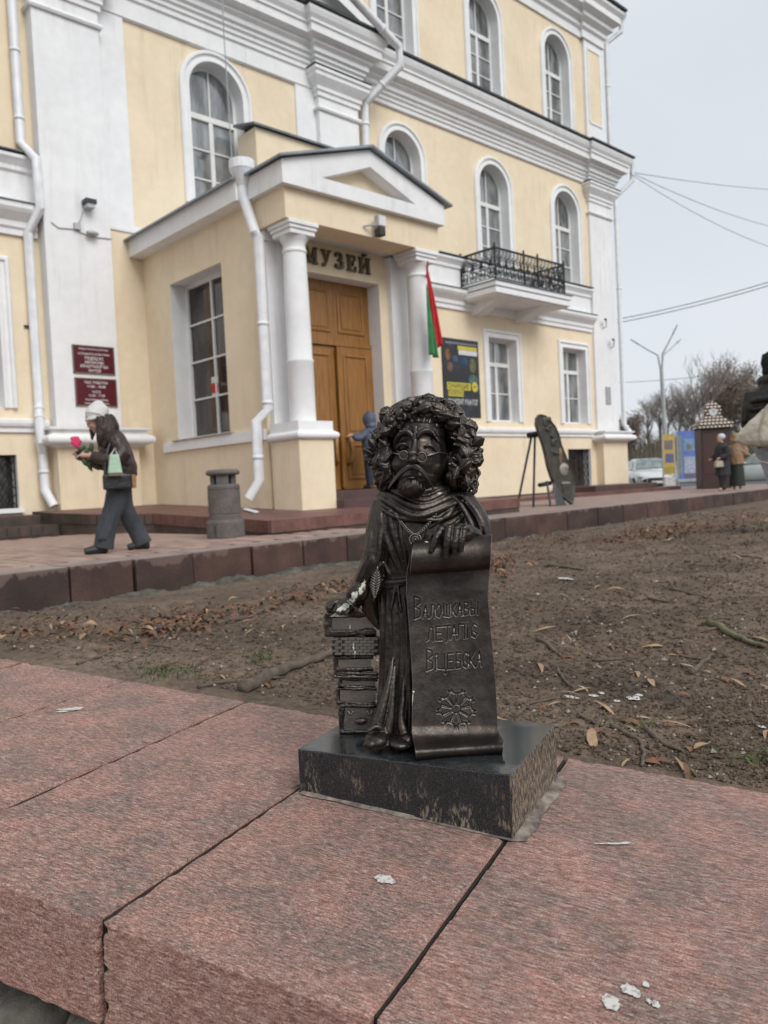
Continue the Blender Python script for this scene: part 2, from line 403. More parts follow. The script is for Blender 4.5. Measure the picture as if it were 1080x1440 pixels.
for fn_, ops_ in ((fw_, [op2(x) for x in R2] + [op1(x) for x in R1] + base_ops + [L1, LB, op2(4.2)]), (FX(Y3), [op3(x) for x in R3]), (FX(YR + .05), [OPM])):
    for op in ops_: mb = MB(); reveal(mb, fn_, op, 0.36); mb.build('window_reveal', white, museum)
for x in R2: make_window(fw_, op2(x), 0.34, 'arch', glass); surround(fw_, op2(x))
for x in R3: make_window(FX(Y3), op3(x), 0.34, 'arch', glass); surround(FX(Y3), op3(x))
for x in R1: make_window(fw_, op1(x), 0.34, 'rect', glass); surround(fw_, op1(x))
make_window(fw_, L1, 0.34, 'rect', glass); surround(fw_, L1)
make_window(fw_, op2(4.2), 0.34, 'arch', glass); surround(fw_, op2(4.2))
make_window(FX(YR + .05), OPM, 0.34, 'arch', glass); surround(FX(YR + .05), OPM)
def grille(op):
    a, b, c, d, _ = op; mb = MB(); mb.box(a, b, YW + .3, YW + .32, c, d); bw = mb.build('basement_window', glass_d, museum)
    g = MB(); yy = YW + 0.10; n = 4; st = (b - a) / n
    k = -10
    while k < 12:
        for s in (1, -1):
            # clip a diagonal line to the opening
            u0 = a + k * st / 1.0; p = []
            for zz in np.linspace(c, d, 12):
                u = u0 + s * (zz - c) * 0.62
                if a <= u <= b: p.append((u, yy + (0.012 if s > 0 else 0), zz))
            if len(p) > 1: g.tube([p[0], p[-1]], 0.011, 5)
        k += 0.5
    for u in (a + .02, b - .02): g.tube([(u, yy, c), (u, yy, d)], 0.014, 5)
    for z in (c + .02, d - .02): g.tube([(a, yy, z), (b, yy, z)], 0.014, 5)
    g.build('grille', iron, bw)
    s = MB(); s.box(a - .05, b + .05, YW - .1, YW + .3, c - .08, c - .003); s.build('sill', white, bw)
for op in base_ops + [LB]: grille(op)

# ---- string courses, ledge, main cornice
PSTR = [(-.02, 5.46), (.06, 5.46), (.06, 5.56), (.10, 5.60), (.10, 5.70), (.16, 5.76), (.24, 5.84), (.28, 5.90), (.28, 6.00), (.03, 6.06), (.03, 6.60), (.08, 6.64), (.08, 6.72), (.14, 6.80), (.18, 6.84), (.18, 6.90), (-.02, 6.96)]
PLED = [(-.02, 1.86), (.05, 1.86), (.05, 1.93), (.10, 1.97), (.12, 2.02), (.12, 2.08), (-.02, 2.12)]
for nm, path in (('string_course', [(XR1, YW), (24.4, YW)]), ('string_course', [(-4, YW), (XR0, YW)])): moulding(path, PSTR).build(nm, white, museum)
for path in ([(XR1, YW), (24.45, YW)], [(-4, YW), (XR0 - .02, YW)]): moulding(path, PLED).build('basement_ledge', white, museum)
for x0, x1 in ((XR1, 24.4), (-4, XR0)):
    MB().box(x0, x1, YW - .31, YW, 6.004, 6.02).build('ledge_flashing', roofmetal, museum); MB().box(x0, x1, YW - .21, YW, 6.945, 6.965).build('ledge_flashing', roofmetal, museum)
EPATH = [(-4, YW), (XR0, YW), (XR0, 15.0), (7.05, 15.0), (7.05, YR), (12.45, YR), (12.45, 15.0), (XR1, 15.0), (XR1, YW), (24.42, YW), (24.42, 15.2), (XE, 15.2), (XE, 29)]
PENT = [(-.02, 10.14), (.025, 10.14), (.025, 10.50), (.07, 10.53), (.07, 10.62), (.11, 10.65), (.11, 10.72), (.16, 10.76), (.16, 10.82), (.22, 10.86), (.22, 10.96),
        (.30, 11.02), (.30, 11.08), (.46, 11.14), (.46, 11.32), (.50, 11.34), (.50, 11.40), (.56, 11.48), (.60, 11.58), (.60, 11.64), (-.02, 11.66)]
PENW = [(o, max(z, 10.50)) for o, z in PENT[1:]]
moulding(EPATH[1:9], PENT).build('bay_entablature', white, museum)
moulding(EPATH[:2], PENW).build('wing_cornice', white, museum); moulding(EPATH[8:], PENW).build('wing_cornice', white, museum)
mb = moulding(EPATH, [(-.02, 11.665), (.65, 11.665), (.65, 11.725), (-.35, 11.98), (-.35, 11.9)]); mb.build('cornice_flashing', flash_m, museum)
P3 = [(-.02, 15.5), (.06, 15.5), (.06, 15.75), (.14, 15.82), (.14, 15.95), (.3, 16.06), (.3, 16.2), (.5, 16.3), (.5, 16.5), (.6, 16.62), (.6, 16.72), (-.02, 16.75)]
E3 = [(-4, Y3), (24.5, Y3), (24.5, Y3 - .1), (XE - .1, Y3 - .1), (XE - .1, 29)]
moulding(E3, P3).build('top_cornice', white, museum)
moulding(E3, [(-.02, 16.755), (.67, 16.755), (.67, 16.83), (-2.5, 17.6), (-2.5, 17.5)]).build('roof', flash_m, museum)
MB().box(-4, XE - .1, 17.0, 29, 17.3, 17.55).build('roof', roofmetal, museum)
# pediment over the middle bay
mb = MB(); xc, xl, xr = (XR0 + XR1) / 2, XR0 - .55, XR1 + .55; za, z0 = 13.75, 11.72
mb.prism([(xl + .6, z0), (xr - .6, z0), (xc, za - .35)], lambda u, z, d: (u, d, z), YR - .05, YR + .3); mb.build('pediment_field', yellow, museum)
for s in (1, -1):
    e = xr if s > 0 else xl
    for nm, m_, off, th, pr in (('raking_cornice', white, 0, .34, .5), ('raking_cornice', white, -.25, .26, .25), ('raking_flashing', flash_m, .345, .06, .6)):
        m2 = MB(); m2.prism([(xc, za + off - .32), (e, z0 + off - .02), (e, z0 + th + off - .02), (xc, za + th + off - .32)], lambda u, z, d: (u, d, z), YR - pr, YR + .28); m2.build(nm, m_, museum)

# ---- pilasters
def pilaster(x0, x1, yf, yb, zbot, ztop, neck, nm='pilaster'):
    mb = MB(); mb.box(x0, x1, yf, yb, zbot, ztop); p = mb.build(nm, white, museum, bevel=0.01)
    path = [(x0, yb), (x0, yf), (x1, yf), (x1, yb)]
    moulding(path, [(-.02, neck), (.05, neck), (.07, neck + .04), (.05, neck + .09), (-.02, neck + .09)]).build('necking', white, p)
    moulding(path, [(-.02, 9.95), (.04, 9.95), (.04, 10.05), (.08, 10.08), (.08, 10.16), (.16, 10.26), (.22, 10.34), (.22, 10.42), (.26, 10.45), (.26, 10.52), (-.02, 10.54)]).build('capital', white, p)
    m = MB(); m.box(x0 - .28, x1 + .28, yf - .28, yb, 10.545, 10.56); m.build('capital_flashing', roofmetal, p)
    return p
pilaster(5.76, 7.04, 15.0, YW, 1.9, 10.6, 9.62)
pilaster(12.47, XR1 - .02, 15.0, YW, 1.9, 10.6, 9.62)
pilaster(24.44, XE - .02, 15.2, YW + .3, 2.0, 10.6, 9.52)
mb = MB(); mb.box(24.6, XE - .12, Y3 - .1, Y3 + .2, 11.9, 15.5); p3 = mb.build('top_pilaster', white, museum)
mb = MB(); mb.box(24.8, 25.5, Y3 - .104, Y3, 12.75, 15.2); mb.build('yellow_inset', yellow, p3)
mb = MB(); sweep_outline(mb, FX(Y3 - .1), outline(24.8, 25.5, 12.75, 15.2, False) + [(24.8, 12.75)], [(0, -.01), (0, .03), (.06, .03), (.06, -.01)]); mb.build('inset_frame', white, p3)
def pedestal(x0, x1, yf, yb, z0, zt, nm):
    mb = MB(); mb.box(x0, x1, yf, yb, z0, zt - .38); p = mb.build(nm, yellow, museum)
    path = [(x0, yb), (x0, yf), (x1, yf), (x1, yb)]
    tor = [(.16 + .09 * math.cos(t), zt - .24 + .09 * math.sin(t)) for t in np.linspace(-1.4, 1.4, 9)]
    moulding(path, [(-.02, zt - .385), (.04, zt - .385), (.10, zt - .34)] + tor + [(.12, zt - .12), (.12, zt - .06), (.20, zt - .05), (.20, zt - .01), (-.02, zt)]).build('base_moulding', white, p)
    return p
pedestal(5.70, 7.30, 14.88, YW, ZB, 1.93, 'pilaster_pedestal')
pedestal(24.42, 26.0, 15.0, YW + .5, ZB, 2.05, 'pilaster_pedestal')

# ---- attic block over the porch and porch body
mb = MB(); mb.box(10.2, 12.46, 14.45, YR, 5.5, 8.42); blk = mb.build('flue_block', yellow, museum)
m2 = MB(); m2.hexa([(10.1, 14.35, 8.424), (12.56, 14.35, 8.424), (12.56, YR, 8.62), (10.1, YR, 8.62), (10.1, 14.35, 8.47), (12.56, 14.35, 8.47), (12.56, YR, 8.68), (10.1, YR, 8.68)]); m2.build('sloped_cap', roofmetal, blk)
PX, PY0, PC = 7.75, 11.10, 9.50
OPS = (12.24, 14.10, 1.62, 4.63, False)
mb = MB(); fs = FXS(PX)
wall_band(mb, fs, PY0, YR + .05, 0.0, 5.45, [OPS])
wall_band(mb, FX(PY0), PX, 11.25, 0.0, 4.95, [(8.71, 10.47, 0.5, 4.36, False)])
mb.add([(11.25, PY0, 0), (11.25, YR, 0), (11.25, YR, 5.45), (11.25, PY0, 5.45)], [(0, 1, 2, 3)])
porch = mb.build('porch_wall', yellow, museum)
mb = MB(); reveal(mb, fs, OPS, 0.40); reveal(mb, FX(PY0), (8.71, 10.47, 0.5, 4.36, False), 0.36); mb.build('reveal', white, porch)
make_window(fs, OPS, 0.40, 'grid4', glass_d)
mb = MB(); mb.box(PX - .06, PX + .02, PY0 + .02, 14.62, 1.42, 1.60); mb.build('sill_band', white, porch)
mb = MB(); mb.box(PX - .09, PX + .36, 12.1, 14.2, 1.604, 1.63); mb.build('window_sill', mat('stained_sill', (0.42, 0.37, 0.27), (0.30, 0.26, 0.19), 5, 0.8), porch)
# columns
for cx in (8.075, 10.925):
    mb = MB(); mb.box(cx - .355, cx + .305 + .05, 10.2, 10.98, 0.0, 1.36); ped = mb.build('column_pedestal', yellow, museum, bevel=0.012)
    x0, x1 = cx - .355, cx + .355
    moulding([(x0, 10.98), (x0, 10.2), (x1, 10.2), (x1, 10.98)], [(-.1, 1.364), (.02, 1.364)] + [(.03 + .045 * math.cos(t), 1.43 + .055 * math.sin(t)) for t in np.linspace(-1.5, 1.5, 8)] + [(.02, 1.50), (.0, 1.50), (.0, 1.66), (-.3, 1.662)]).build('pedestal_moulding', white, ped)
    MB().box(x0 + .05, x1 - .05, 10.25, 10.98, 1.5, 1.661).build('pedestal_block', white, ped)
    pr = [(.215, 1.66), (.215, 2.62), (.226, 2.64), (.226, 2.67), (.205, 2.70), (.203, 3.2), (.197, 3.8), (.187, 4.40), (.203, 4.42), (.203, 4.45), (.187, 4.47), (.187, 4.56), (.215, 4.60), (.245, 4.66)]
    col = MB().lathe(pr, cx, 10.53, 28).build('column', white, museum, smooth=True)
    md = col.modifiers.new('e', 'EDGE_SPLIT'); md.split_angle = math.radians(35)
    a = MB(); a.box(cx - .25, cx + .25, 10.28, 10.78, 4.662, 4.74); a.box(cx - .275, cx + .275, 10.255, 10.805, 4.741, 4.80); a.box(cx - .30, cx + .30, 10.23, 10.83, 4.801, 4.868); a.build('capital', white, col, bevel=0.01)
    a = MB(); a.box(cx - .25, cx + .25, PY0 - .12, PY0 + .01, 0.2, 4.70); a.box(cx - .29, cx + .29, PY0 - .16, PY0 + .01, 4.701, 4.86); a.build('anta', white, museum, bevel=0.008)
# porch entablature, ceiling and pediment
mb = MB(); x0, x1 = PX - .02, 11.27
mb.box(x0, x1, 10.26, 10.80, 4.872, 5.36); mb.box(x0, x0 + .5, 10.80, PY0, 4.872, 5.36); mb.box(x1 - .5, x1, 10.80, PY0, 4.872, 5.36); mb.build('porch_entablature', yellow, museum)
MB().box(x0 + .5, x1 - .5, 10.80, PY0, 4.90, 4.98).build('porch_ceiling', soffit_m, museum)
XPL, XPR, YP = 7.62, 11.34, 10.14
mb = MB(); fnp = lambda u, z, d: (u, d, z)
TRI = [(8.42, 5.60), (10.58, 5.60), (9.50, 6.02)]
ZL, ZA = 5.72, 6.31
outer = [(XPL, 5.36), (XPR, 5.36), (XPR, ZL), (PC, ZA), (XPL, ZL)]
v = [(u, YP, z) for u, z in outer] + [(u, YP, z) for u, z in TRI] + [(u, YP + .26, z) for u, z in TRI]
mb.add(v, [(0, 1, 6, 5), (1, 2, 6), (2, 3, 7, 6), (3, 4, 5, 7), (4, 0, 5), (5, 6, 9, 8), (6, 7, 10, 9), (7, 5, 8, 10)])
mb.add([(XPL, YP, 5.36), (XPL, YP, ZL), (XPL, 11.3, ZL), (XPL, 11.3, 5.36), (XPR, YP, 5.36), (XPR, YP, ZL), (XPR, 11.3, ZL), (XPR, 11.3, 5.36)], [(0, 1, 2, 3), (4, 5, 6, 7), (0, 3, 7, 4)])
ped_o = mb.build('porch_pediment', white, museum)
mb = MB(); mb.prism([(8.38, 5.58), (10.62, 5.58), (9.5, 6.05)], fnp, YP + .255, YP + .30); mb.build('tympanum', yellow, ped_o)
MB().box(7.46, PX + .02, 11.22, YR, 5.36, 5.70).build('eave_fascia', white, museum); MB().box(11.24, 11.55, 11.22, YR, 5.36, 5.70).build('eave_fascia', white, museum)
for s in (-1, 1):
    e = PC + s * 2.12; ze = 5.69
    for nm, y0, y1, ex, dz in (('porch_roof', YP - .10, 11.2, 1.98, .0), ('porch_roof', 11.2, YR, 2.14, .0)):
        ee = PC + s * ex; zz = 6.36 - (6.36 - 5.74) * ex / 1.9
        m2 = MB(); m2.prism([(PC, 6.33), (ee, zz), (ee, zz + .035), (PC, 6.37)], fnp, y0, y1); m2.build(nm, MATS.get('porch_roof_metal') or mat('porch_roof_metal', (0.30, 0.33, 0.36), (0.22, 0.245, 0.27), 3, .5, .3), museum)

# ---- door and MУЗЕЙ sign
YD = PY0 + .33
door = MB(); door.box(8.71, 10.47, YD, YD + .06, 3.24, 4.36); door.box(8.71, 10.47, YD - .05, YD + .05, 3.18, 3.26); door_o = door.build('door', oak, museum)
def rpanel(x0, x1, z0, z1, y, parent):
    m = MB(); sweep_outline(m, FX(y), outline(x0, x1, z0, z1, False) + [(x0, z0)], [(0, -.02), (0, .018), (-.03, .03), (-.055, .012), (-.055, -.02)]); m.box(x0 + .09, x1 - .09, y - .014, y + .01, z0 + .09, z1 - .09); return m.build('door_panel', oak, parent, bevel=.006)
for a, b in ((8.85, 9.5), (9.68, 10.33)): rpanel(a, b, 3.42, 4.2, YD, door_o)
MID = 9.59
for s in (-1, 1):
    x0, x1 = (8.71, MID - .006) if s < 0 else (MID + .006, 10.47); y = YD - (.045 if s > 0 else 0)
    lf = MB().box(x0, x1, y, y + .06, 0.52, 3.17).build('door_leaf', oak, museum, bevel=.006)
    rpanel(x0 + .13, x1 - .13, 1.52, 3.03, y, lf); rpanel(x0 + .13, x1 - .13, 0.70, 1.36, y, lf)
    hx = MID + s * .13
    MB().tube([(hx, y - .02, 1.50), (hx + s * .015, y - .10, 1.46), (hx + s * .04, y - .115, 1.36), (hx + s * .05, y - .12, 1.22), (hx + s * .02, y - .11, 1.05), (hx, y - .02, .99)], [.035, .04, .038, .042, .036, .03], 8).build('handle', oak_d, lf, smooth=True)
MB().box(MID - .035, MID + .035, YD - .10, YD - .047, .56, 3.14).build('door_stile', oak, museum, bevel=.006)
# letters: bold serif capitals drawn as strokes in a 1-high box
def strokes(L):
    R = []
    bar = lambda x0, x1, z0, z1: R.append([(x0, z0), (x1, z0), (x1, z1), (x0, z1)])
    dia = lambda xa, za, xb, zb, w: R.append([(xa - w / 2, za), (xa + w / 2, za), (xb + w / 2, zb), (xb - w / 2, zb)])
    if L == 'М': bar(.03, .13, 0, 1); bar(.78, 1.0, 0, 1); dia(.16, 1, .5, .05, .22); dia(.52, .05, .84, 1, .10); bar(-.06, .22, 0, .09); bar(.68, 1.1, 0, .09); bar(-.06, .2, .91, 1); bar(.8, 1.1, .91, 1); W = 1.1
    if L == 'У': dia(.14, 1, .46, .38, .24); dia(.40, .25, .72, 1, .11); dia(.22, .0, .42, .32, .16); bar(-.04, .34, .91, 1); bar(.55, .86, .91, 1); bar(.06, .3, 0, .16); W = .86
    if L == '3': bar(.10, .55, .90, 1); bar(.42, .66, .56, .93); bar(.22, .52, .47, .57); bar(.46, .72, .06, .5); bar(.10, .58, 0, .10); bar(.0, .18, .04, .28); bar(.02, .16, .72, .96); W = .76
    if L == 'Е': bar(.06, .30, 0, 1); bar(-.04, .72, .90, 1); bar(-.04, .76, 0, .10); bar(.3, .55, .46, .55); bar(.62, .72, .68, 1); bar(.66, .76, 0, .32); bar(.48, .56, .34, .67); W = .78
    if L == 'Й': bar(.04, .27, 0, 1); bar(.68, .91, 0, 1); dia(.26, .12, .70, .88, .10); bar(-.05, .36, 0, .09); bar(.59, 1.0, 0, .09); bar(-.05, .36, .91, 1); bar(.59, 1.0, .91, 1); R.append([(.28, 1.22), (.40, 1.08), (.58, 1.08), (.70, 1.22), (.58, 1.26), (.49, 1.17), (.40, 1.26)]); W = 1.0
    return R, W
sx = 8.70; hh = .29
for L in 'МУ3ЕЙ':
    R, W = strokes(L); m = MB(); zb = 4.50
    for k, poly in enumerate(R): m.prism(poly, lambda u, z, d: (sx + u * hh * .92, d, zb + z * hh), PY0 - .05 - .0012 * k, PY0 - .012 + .0007 * k)
    m.build('sign_letter', bronze_l, museum); sx += W * hh * .92 + .085

# ---- balcony on the wing
bal = MB(); BX0, BX1, BY = 17.65, 20.95, 14.0
bal.box(BX0 - .02, BX1 + .35, BY - .02, YW, 5.93, 6.06); bal.box(BX0 + .08, BX1 + .25, BY + .08, YW, 5.70, 5.93); bal.box(BX0 + .0, BX1 + .30, BY + .0, YW, 5.74, 5.90)
balc = bal.build('balcony', white, museum, bevel=.015)
MB().box(BX0 - .05, BX1 + .40, BY - .05, YW, 6.062, 6.085).build('balcony_flashing', roofmetal, balc)
for bx in (18.3, 20.3):
    m = MB(); m.prism([(BY + .15, 5.70), (YW + .02, 5.70), (YW + .02, 5.36), (YW - .25, 5.40), (YW - .5, 5.50), (BY + .45, 5.60)], lambda u, z, d: (d, u, z), bx - .22, bx + .22); m.build('bracket', white, balc)
def panel_mesh(w):
    m = MB(); h = .86
    for z in (.06, .84): m.box(0, w, -.012, .012, z - .012, z + .012)
    m.box(0, w, -.015, .015, h, h + .03)
    for u in (0.0, w * .25, w * .5, w * .75): m.tube([(u + .02, 0, .05), (u + .02, 0, h)], .009, 5)
    def ring(cx, cz, r, a0=0, a1=6.283): m.tube([(cx + r * math.cos(t), 0, cz + r * math.sin(t)) for t in np.linspace(a0, a1, 11)], .0125, 4)
    for k in range(4):
        cx = w * (.125 + .25 * k); ring(cx - .035, .76, .045); ring(cx + .035, .66, .035)
    for cx in (w * .25, w * .75):
        m.ellipsoid((cx, 0, .48), (.055, .012, .10), 8, 6); m.ellipsoid((cx - .06, 0, .43), (.05, .01, .03), 6, 4); m.ellipsoid((cx + .06, 0, .43), (.05, .01, .03), 6, 4)
        for s in (-1, 1):
            ring(cx + s * .06, .28, .06); ring(cx + s * .07, .15, .05); ring(cx + s * .03, .20, .03)
            m.tube([(cx, 0, .40), (cx + s * .12, 0, .32), (cx + s * .13, 0, .2), (cx + s * .05, 0, .1)], .012, 4); ring(cx + s * .10, .56, .045); ring(cx + s * .045, .60, .03)
    return m.mesh('railing_panel')
pmesh = panel_mesh(.66); pmesh.materials.append(iron)
def panel(x, y, rz):
    o = bpy.data.objects.new('railing_panel', pmesh); C.objects.link(o); o.parent = balc
    o.location = (x, y, 6.09); o.rotation_euler = (0, 0, rz)
for k in range(5): panel(BX0 + .66 * k, BY, 0)
for x in (BX0, BX1):
    for k in range(2): panel(x, BY + .645 * k, math.pi / 2)
for k, (x, y) in enumerate([(BX0, BY), (BX0 + 1.32, BY), (BX0 + 1.98, BY), (BX1, BY), (BX0, YW - .06), (BX1, YW - .06)]):
    m = MB(); m.box(x - .02, x + .02, y - .02, y + .02, 6.09, 7.02); m.ellipsoid((x, y, 7.05), (.03, .03, .04), 8, 6); m.build('railing_post', iron, balc)

MB().box(*(lambda p: (p[0] - .12, p[0] + .10))(ony(43, 460, YW)), YW - .03, YW + .02, ony(43, 460, YW)[2] - .025, ony(43, 460, YW)[2] + .025).build('wall_vent', dark, museum)
# ---- drainpipes
def pipe(pts, r, m_=None, collars=()):
    mb = MB(); mb.tube(pts, r, 14); o = mb.build('drainpipe', m_ or zinc, museum, smooth=True)
    e = o.modifiers.new('e', 'EDGE_SPLIT'); e.split_angle = math.radians(28)
    for (i, f) in collars:
        a, b = np.array(pts[i]), np.array(pts[i + 1]); c = a + (b - a) * f; d = (b - a) / np.linalg.norm(b - a)
        MB().tube([c - d * .03, c - d * .029, c + d * .029, c + d * .03], [r * .9, r * 1.12, r * 1.12, r * .9], 14).build('collar', m_ or zinc, o, smooth=True)
    return o
yp_ = YW - .16
pipe([(5.50, yp_ + .05, 11.5), (5.50, yp_ + .05, 7.15), (5.66, yp_ - .22, 6.80), (5.68, yp_ - .22, 5.92), (5.53, yp_ + .05, 5.52), (5.53, yp_ + .05, 2.40), (5.46, yp_ - .12, 2.08), (5.46, yp_ - .12, 1.66), (5.53, yp_ + .02, 1.46), (5.53, yp_ + .02, .78), (5.62, yp_ - .14, .47)], .085,
     None, [(0, .25), (0, .62), (0, .9), (5, .4), (5, .93), (8, .5)])
fx = PX - .17
fun = pipe([(fx, 11.18, 5.60), (fx, 11.18, 5.42), (fx, 10.90, 4.76), (fx + .06, 10.90, 4.70), (fx + .06, 10.90, 1.90), (fx - .10, 11.02, 1.70), (fx - .10, 11.02, .74), (fx - .22, 11.16, .46)], .085, None, [(3, .5), (3, .96), (5, .6)])
MB().lathe([(.07, 5.56), (.09, 5.60), (.20, 5.84), (.21, 5.85), (.21, 6.0), (.18, 6.0), (.17, 5.86), (.06, 5.62)], fx, 11.18, 18).build('rainwater_funnel', zinc, fun, smooth=False)
pipe([tuple(ony(470, -32, 14.2)), tuple(ony(500, 0, 14.25)), tuple(ony(561, 66, 14.3)), tuple(ony(563, 92, 14.32)), tuple(ony(513, 146, 15.08)), tuple(ony(514, 205, 15.08)), (14.02, 15.1, 5.0)], .105, None, [(1, .6), (3, .5), (4, .5)])
pipe([(XE + .72, 14.7, 11.6), (XE + .72, 14.75, 10.95), (XE + .16, 15.1, 10.35), (XE + .16, 15.1, 2.3), (XE + .35, 14.95, 1.95)], .085, zinc, [(2, .4), (3, .3), (3, .7)])
pp = pipe([(XE + .6, 14.85, 16.55), (XE + .6, 14.9, 16.2), (XE + .12, 15.22, 15.75), (XE + .12, 15.22, 12.0)], .085, zinc, [(2, .4)])
MB().lathe([(.07, 16.5), (.18, 16.72), (.18, 16.9), (.15, 16.9), (.05, 16.6)], XE + .6, 14.85, 14).build('rainwater_funnel', zinc, pp)
MB().tube([(9.47, 14.3, 13.5), (9.50, 14.4, 10.0), (9.56, 14.42, 5.9)], .012, 5).build('hanging_cable', zinc_d, museum)
MB().tube([(x, PY0 + (k % 2) * 0, z) for k, (x, z) in enumerate([(PX - .03, 5.36), (PX - .03, 4.66)])], .008, 4)

# ================================================================== GROUND, KERB, PLAZA, PARAPET
def zp(x): return -0.004 * max(0.0, x - 7.0)
KY = lambda x: 6.85 + 0.10 * (x - 2.0)
asphalt = mat('asphalt', (0.10, 0.10, 0.105), (0.07, 0.07, 0.073), 1.2, 0.85, bump=0.3, bscale=120, fine=(40, 0.2))
bank_m = mat('leafy_bank', (0.105, 0.085, 0.055), (0.06, 0.06, 0.035), 0.5, 0.95, bump=0.4, bscale=4, bdist=0.2, fine=(3, 0.4))
def sheet(name, pts, m_, kind='structure', parent=None):
    return MB().add(pts, [tuple(range(len(pts)))]).build(name, m_, parent, kind=kind)
sheet('ground', [(-1500, -1500, -0.80), (1500, -1500, -0.80), (1500, 1500, -0.80), (-1500, 1500, -0.80)], mat('far_ground', (0.11, 0.10, 0.08), (0.075, 0.07, 0.055), 0.2, 0.95, bump=.3, bscale=20))
road_top = []
sheet('road', [(31.0, -120, -0.30), (58, -120, -0.30), (58, 160, -0.30), (31.0, 160, -0.30)], asphalt)
MB().box(30.75, 30.995, -40, 90, -0.5, -0.12).build('road_kerb', mat('concrete_kerb', (0.36, 0.35, 0.33), (0.27, 0.26, 0.25), 3, 0.85), kind='structure')
# far wooded bank
n = 60; v = []; f = []
for i in range(n):
    y = -60 + 200 * i / (n - 1)
    for j, (dx, z) in enumerate(((58, -0.35), (62, 0.1), (70, 1.2), (84, 2.6), (130, 4.0))):
        v.append((dx + float(vnoise(i * .4, j)) * 2, y, z + float(vnoise(i * .5 + 9, j * 3.1)) * 0.8 * min(j, 2)))
for i in range(n - 1):
    for j in range(4): f.append((i * 5 + j, (i + 1) * 5 + j, (i + 1) * 5 + j + 1, i * 5 + j + 1))
MB().add(v, f).build('grass_bank', bank_m, smooth=True, kind='structure')

# ---- plaza base and pavers
joint_m = mat('paver_joint', (0.13, 0.10, 0.085), (0.09, 0.07, 0.06), 3, 0.95)
pts = [(-6, KY(-6) + .4), (30.75, KY(30.75) + .4), (30.75, 60), (-6, 60)]
plaza = sheet('plaza', [(x, y, zp(x) - 0.012) for x, y in pts], mat('plaza_tiles', (0.34, 0.24, 0.205), (0.25, 0.175, 0.15), 1.6, 0.75, bump=.3, bscale=30, fine=(9, .3)))
pav = [mat('paver_%d' % k, c, tuple(x * .75 for x in c), 4, 0.8, bump=.25, bscale=50) for k, c in enumerate([(0.36, 0.245, 0.20), (0.31, 0.205, 0.17), (0.40, 0.28, 0.235)])]
pms = []
for k in range(3):
    m = MB(); m.hexa([(0.003, .003, -.03), (.157, .003, -.03), (.157, .317, -.03), (.003, .317, -.03), (.007, .007, 0), (.153, .007, 0), (.153, .313, 0), (.007, .313, 0)]); me = m.mesh('paver'); me.materials.append(pav[k]); pms.append(me)
spots = []
for i in range(-2, 34):
    x = 1.6 + .16 * i
    for j in range(0, 20):
        y = KY(x) + .42 + .32 * j - (0.16 if i % 2 else 0)
        if y < KY(x) + .36 or y > 12.9: continue
        if x > 5.6 and y > 8.3: continue
        spots.append((x * .68 + y * .73, x, y))
spots.sort(); rest = MB()
for q, (_, x, y) in enumerate(spots):
    if q < 300:
        o = bpy.data.objects.new('paver', pms[q % 3 if random.random() < .7 else 0]); C.objects.link(o); o.parent = plaza; o.location = (x, y, random.uniform(-.002, .003))
    else:
        rest.hexa([(x + .003, y + .003, -.011), (x + .157, y + .003, -.011), (x + .157, y + .317, -.011), (x + .003, y + .317, -.011), (x + .007, y + .007, 0), (x + .153, y + .007, 0), (x + .153, y + .313, 0), (x + .007, y + .313, 0)])
rest.build('paver_field', pav[0], plaza, kind='stuff')

# ---- kerb of granite blocks
def kerb_material():
    m, nt, n, b = _mk('kerb_granite')
    v = _pos(nt); f = _noise(nt, v, 2.2, 4); g = _noise(nt, v, 60, 3)
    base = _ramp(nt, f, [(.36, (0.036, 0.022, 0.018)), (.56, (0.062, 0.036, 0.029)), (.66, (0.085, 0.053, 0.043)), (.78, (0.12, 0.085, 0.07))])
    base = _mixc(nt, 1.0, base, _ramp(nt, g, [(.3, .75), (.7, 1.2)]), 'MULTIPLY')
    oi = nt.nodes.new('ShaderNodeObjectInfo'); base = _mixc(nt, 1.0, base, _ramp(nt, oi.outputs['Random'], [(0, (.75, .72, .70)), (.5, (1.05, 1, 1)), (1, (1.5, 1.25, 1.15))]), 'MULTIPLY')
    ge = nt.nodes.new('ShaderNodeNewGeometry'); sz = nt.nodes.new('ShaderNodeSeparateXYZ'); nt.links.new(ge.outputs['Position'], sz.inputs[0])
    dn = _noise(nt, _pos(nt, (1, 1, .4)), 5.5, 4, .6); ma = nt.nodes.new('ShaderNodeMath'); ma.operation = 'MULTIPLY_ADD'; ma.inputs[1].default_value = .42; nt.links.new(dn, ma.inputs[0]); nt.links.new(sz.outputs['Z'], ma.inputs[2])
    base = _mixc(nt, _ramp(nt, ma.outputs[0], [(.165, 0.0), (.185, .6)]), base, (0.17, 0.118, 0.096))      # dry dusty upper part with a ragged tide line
    nt.links.new(base, b.inputs['Base Color']); b.inputs['Roughness'].default_value = .62; _bump(nt, b, g, .3, .004); return m
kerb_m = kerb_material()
kerb_top_lit = mat('kerb_granite_lit', (0.31, 0.245, 0.22), (0.21, 0.165, 0.15), 3, 0.7, bump=.25, bscale=70, fine=(40, .25))  # same granite, made lighter on top: sky light painted into the colour
kerb = bpy.data.objects.new('kerb', None); C.objects.link(kerb); kerb['kind'] = 'structure'; kerb.location = (6, KY(6), 0)
bx = [-3.2, -2.55, -1.9, -1.25, -.6, .05, .75, 1.4, 2.05, 2.695, 3.312, 3.952, 4.694, 5.42, 6.12, 6.86, 7.7, 8.62, 9.566, 10.47, 11.49, 12.6, 13.65, 14.75, 15.85, 16.9, 17.9, 18.9, 19.95, 20.95, 21.9, 22.9, 23.9, 25, 26, 27, 28, 29, 30]
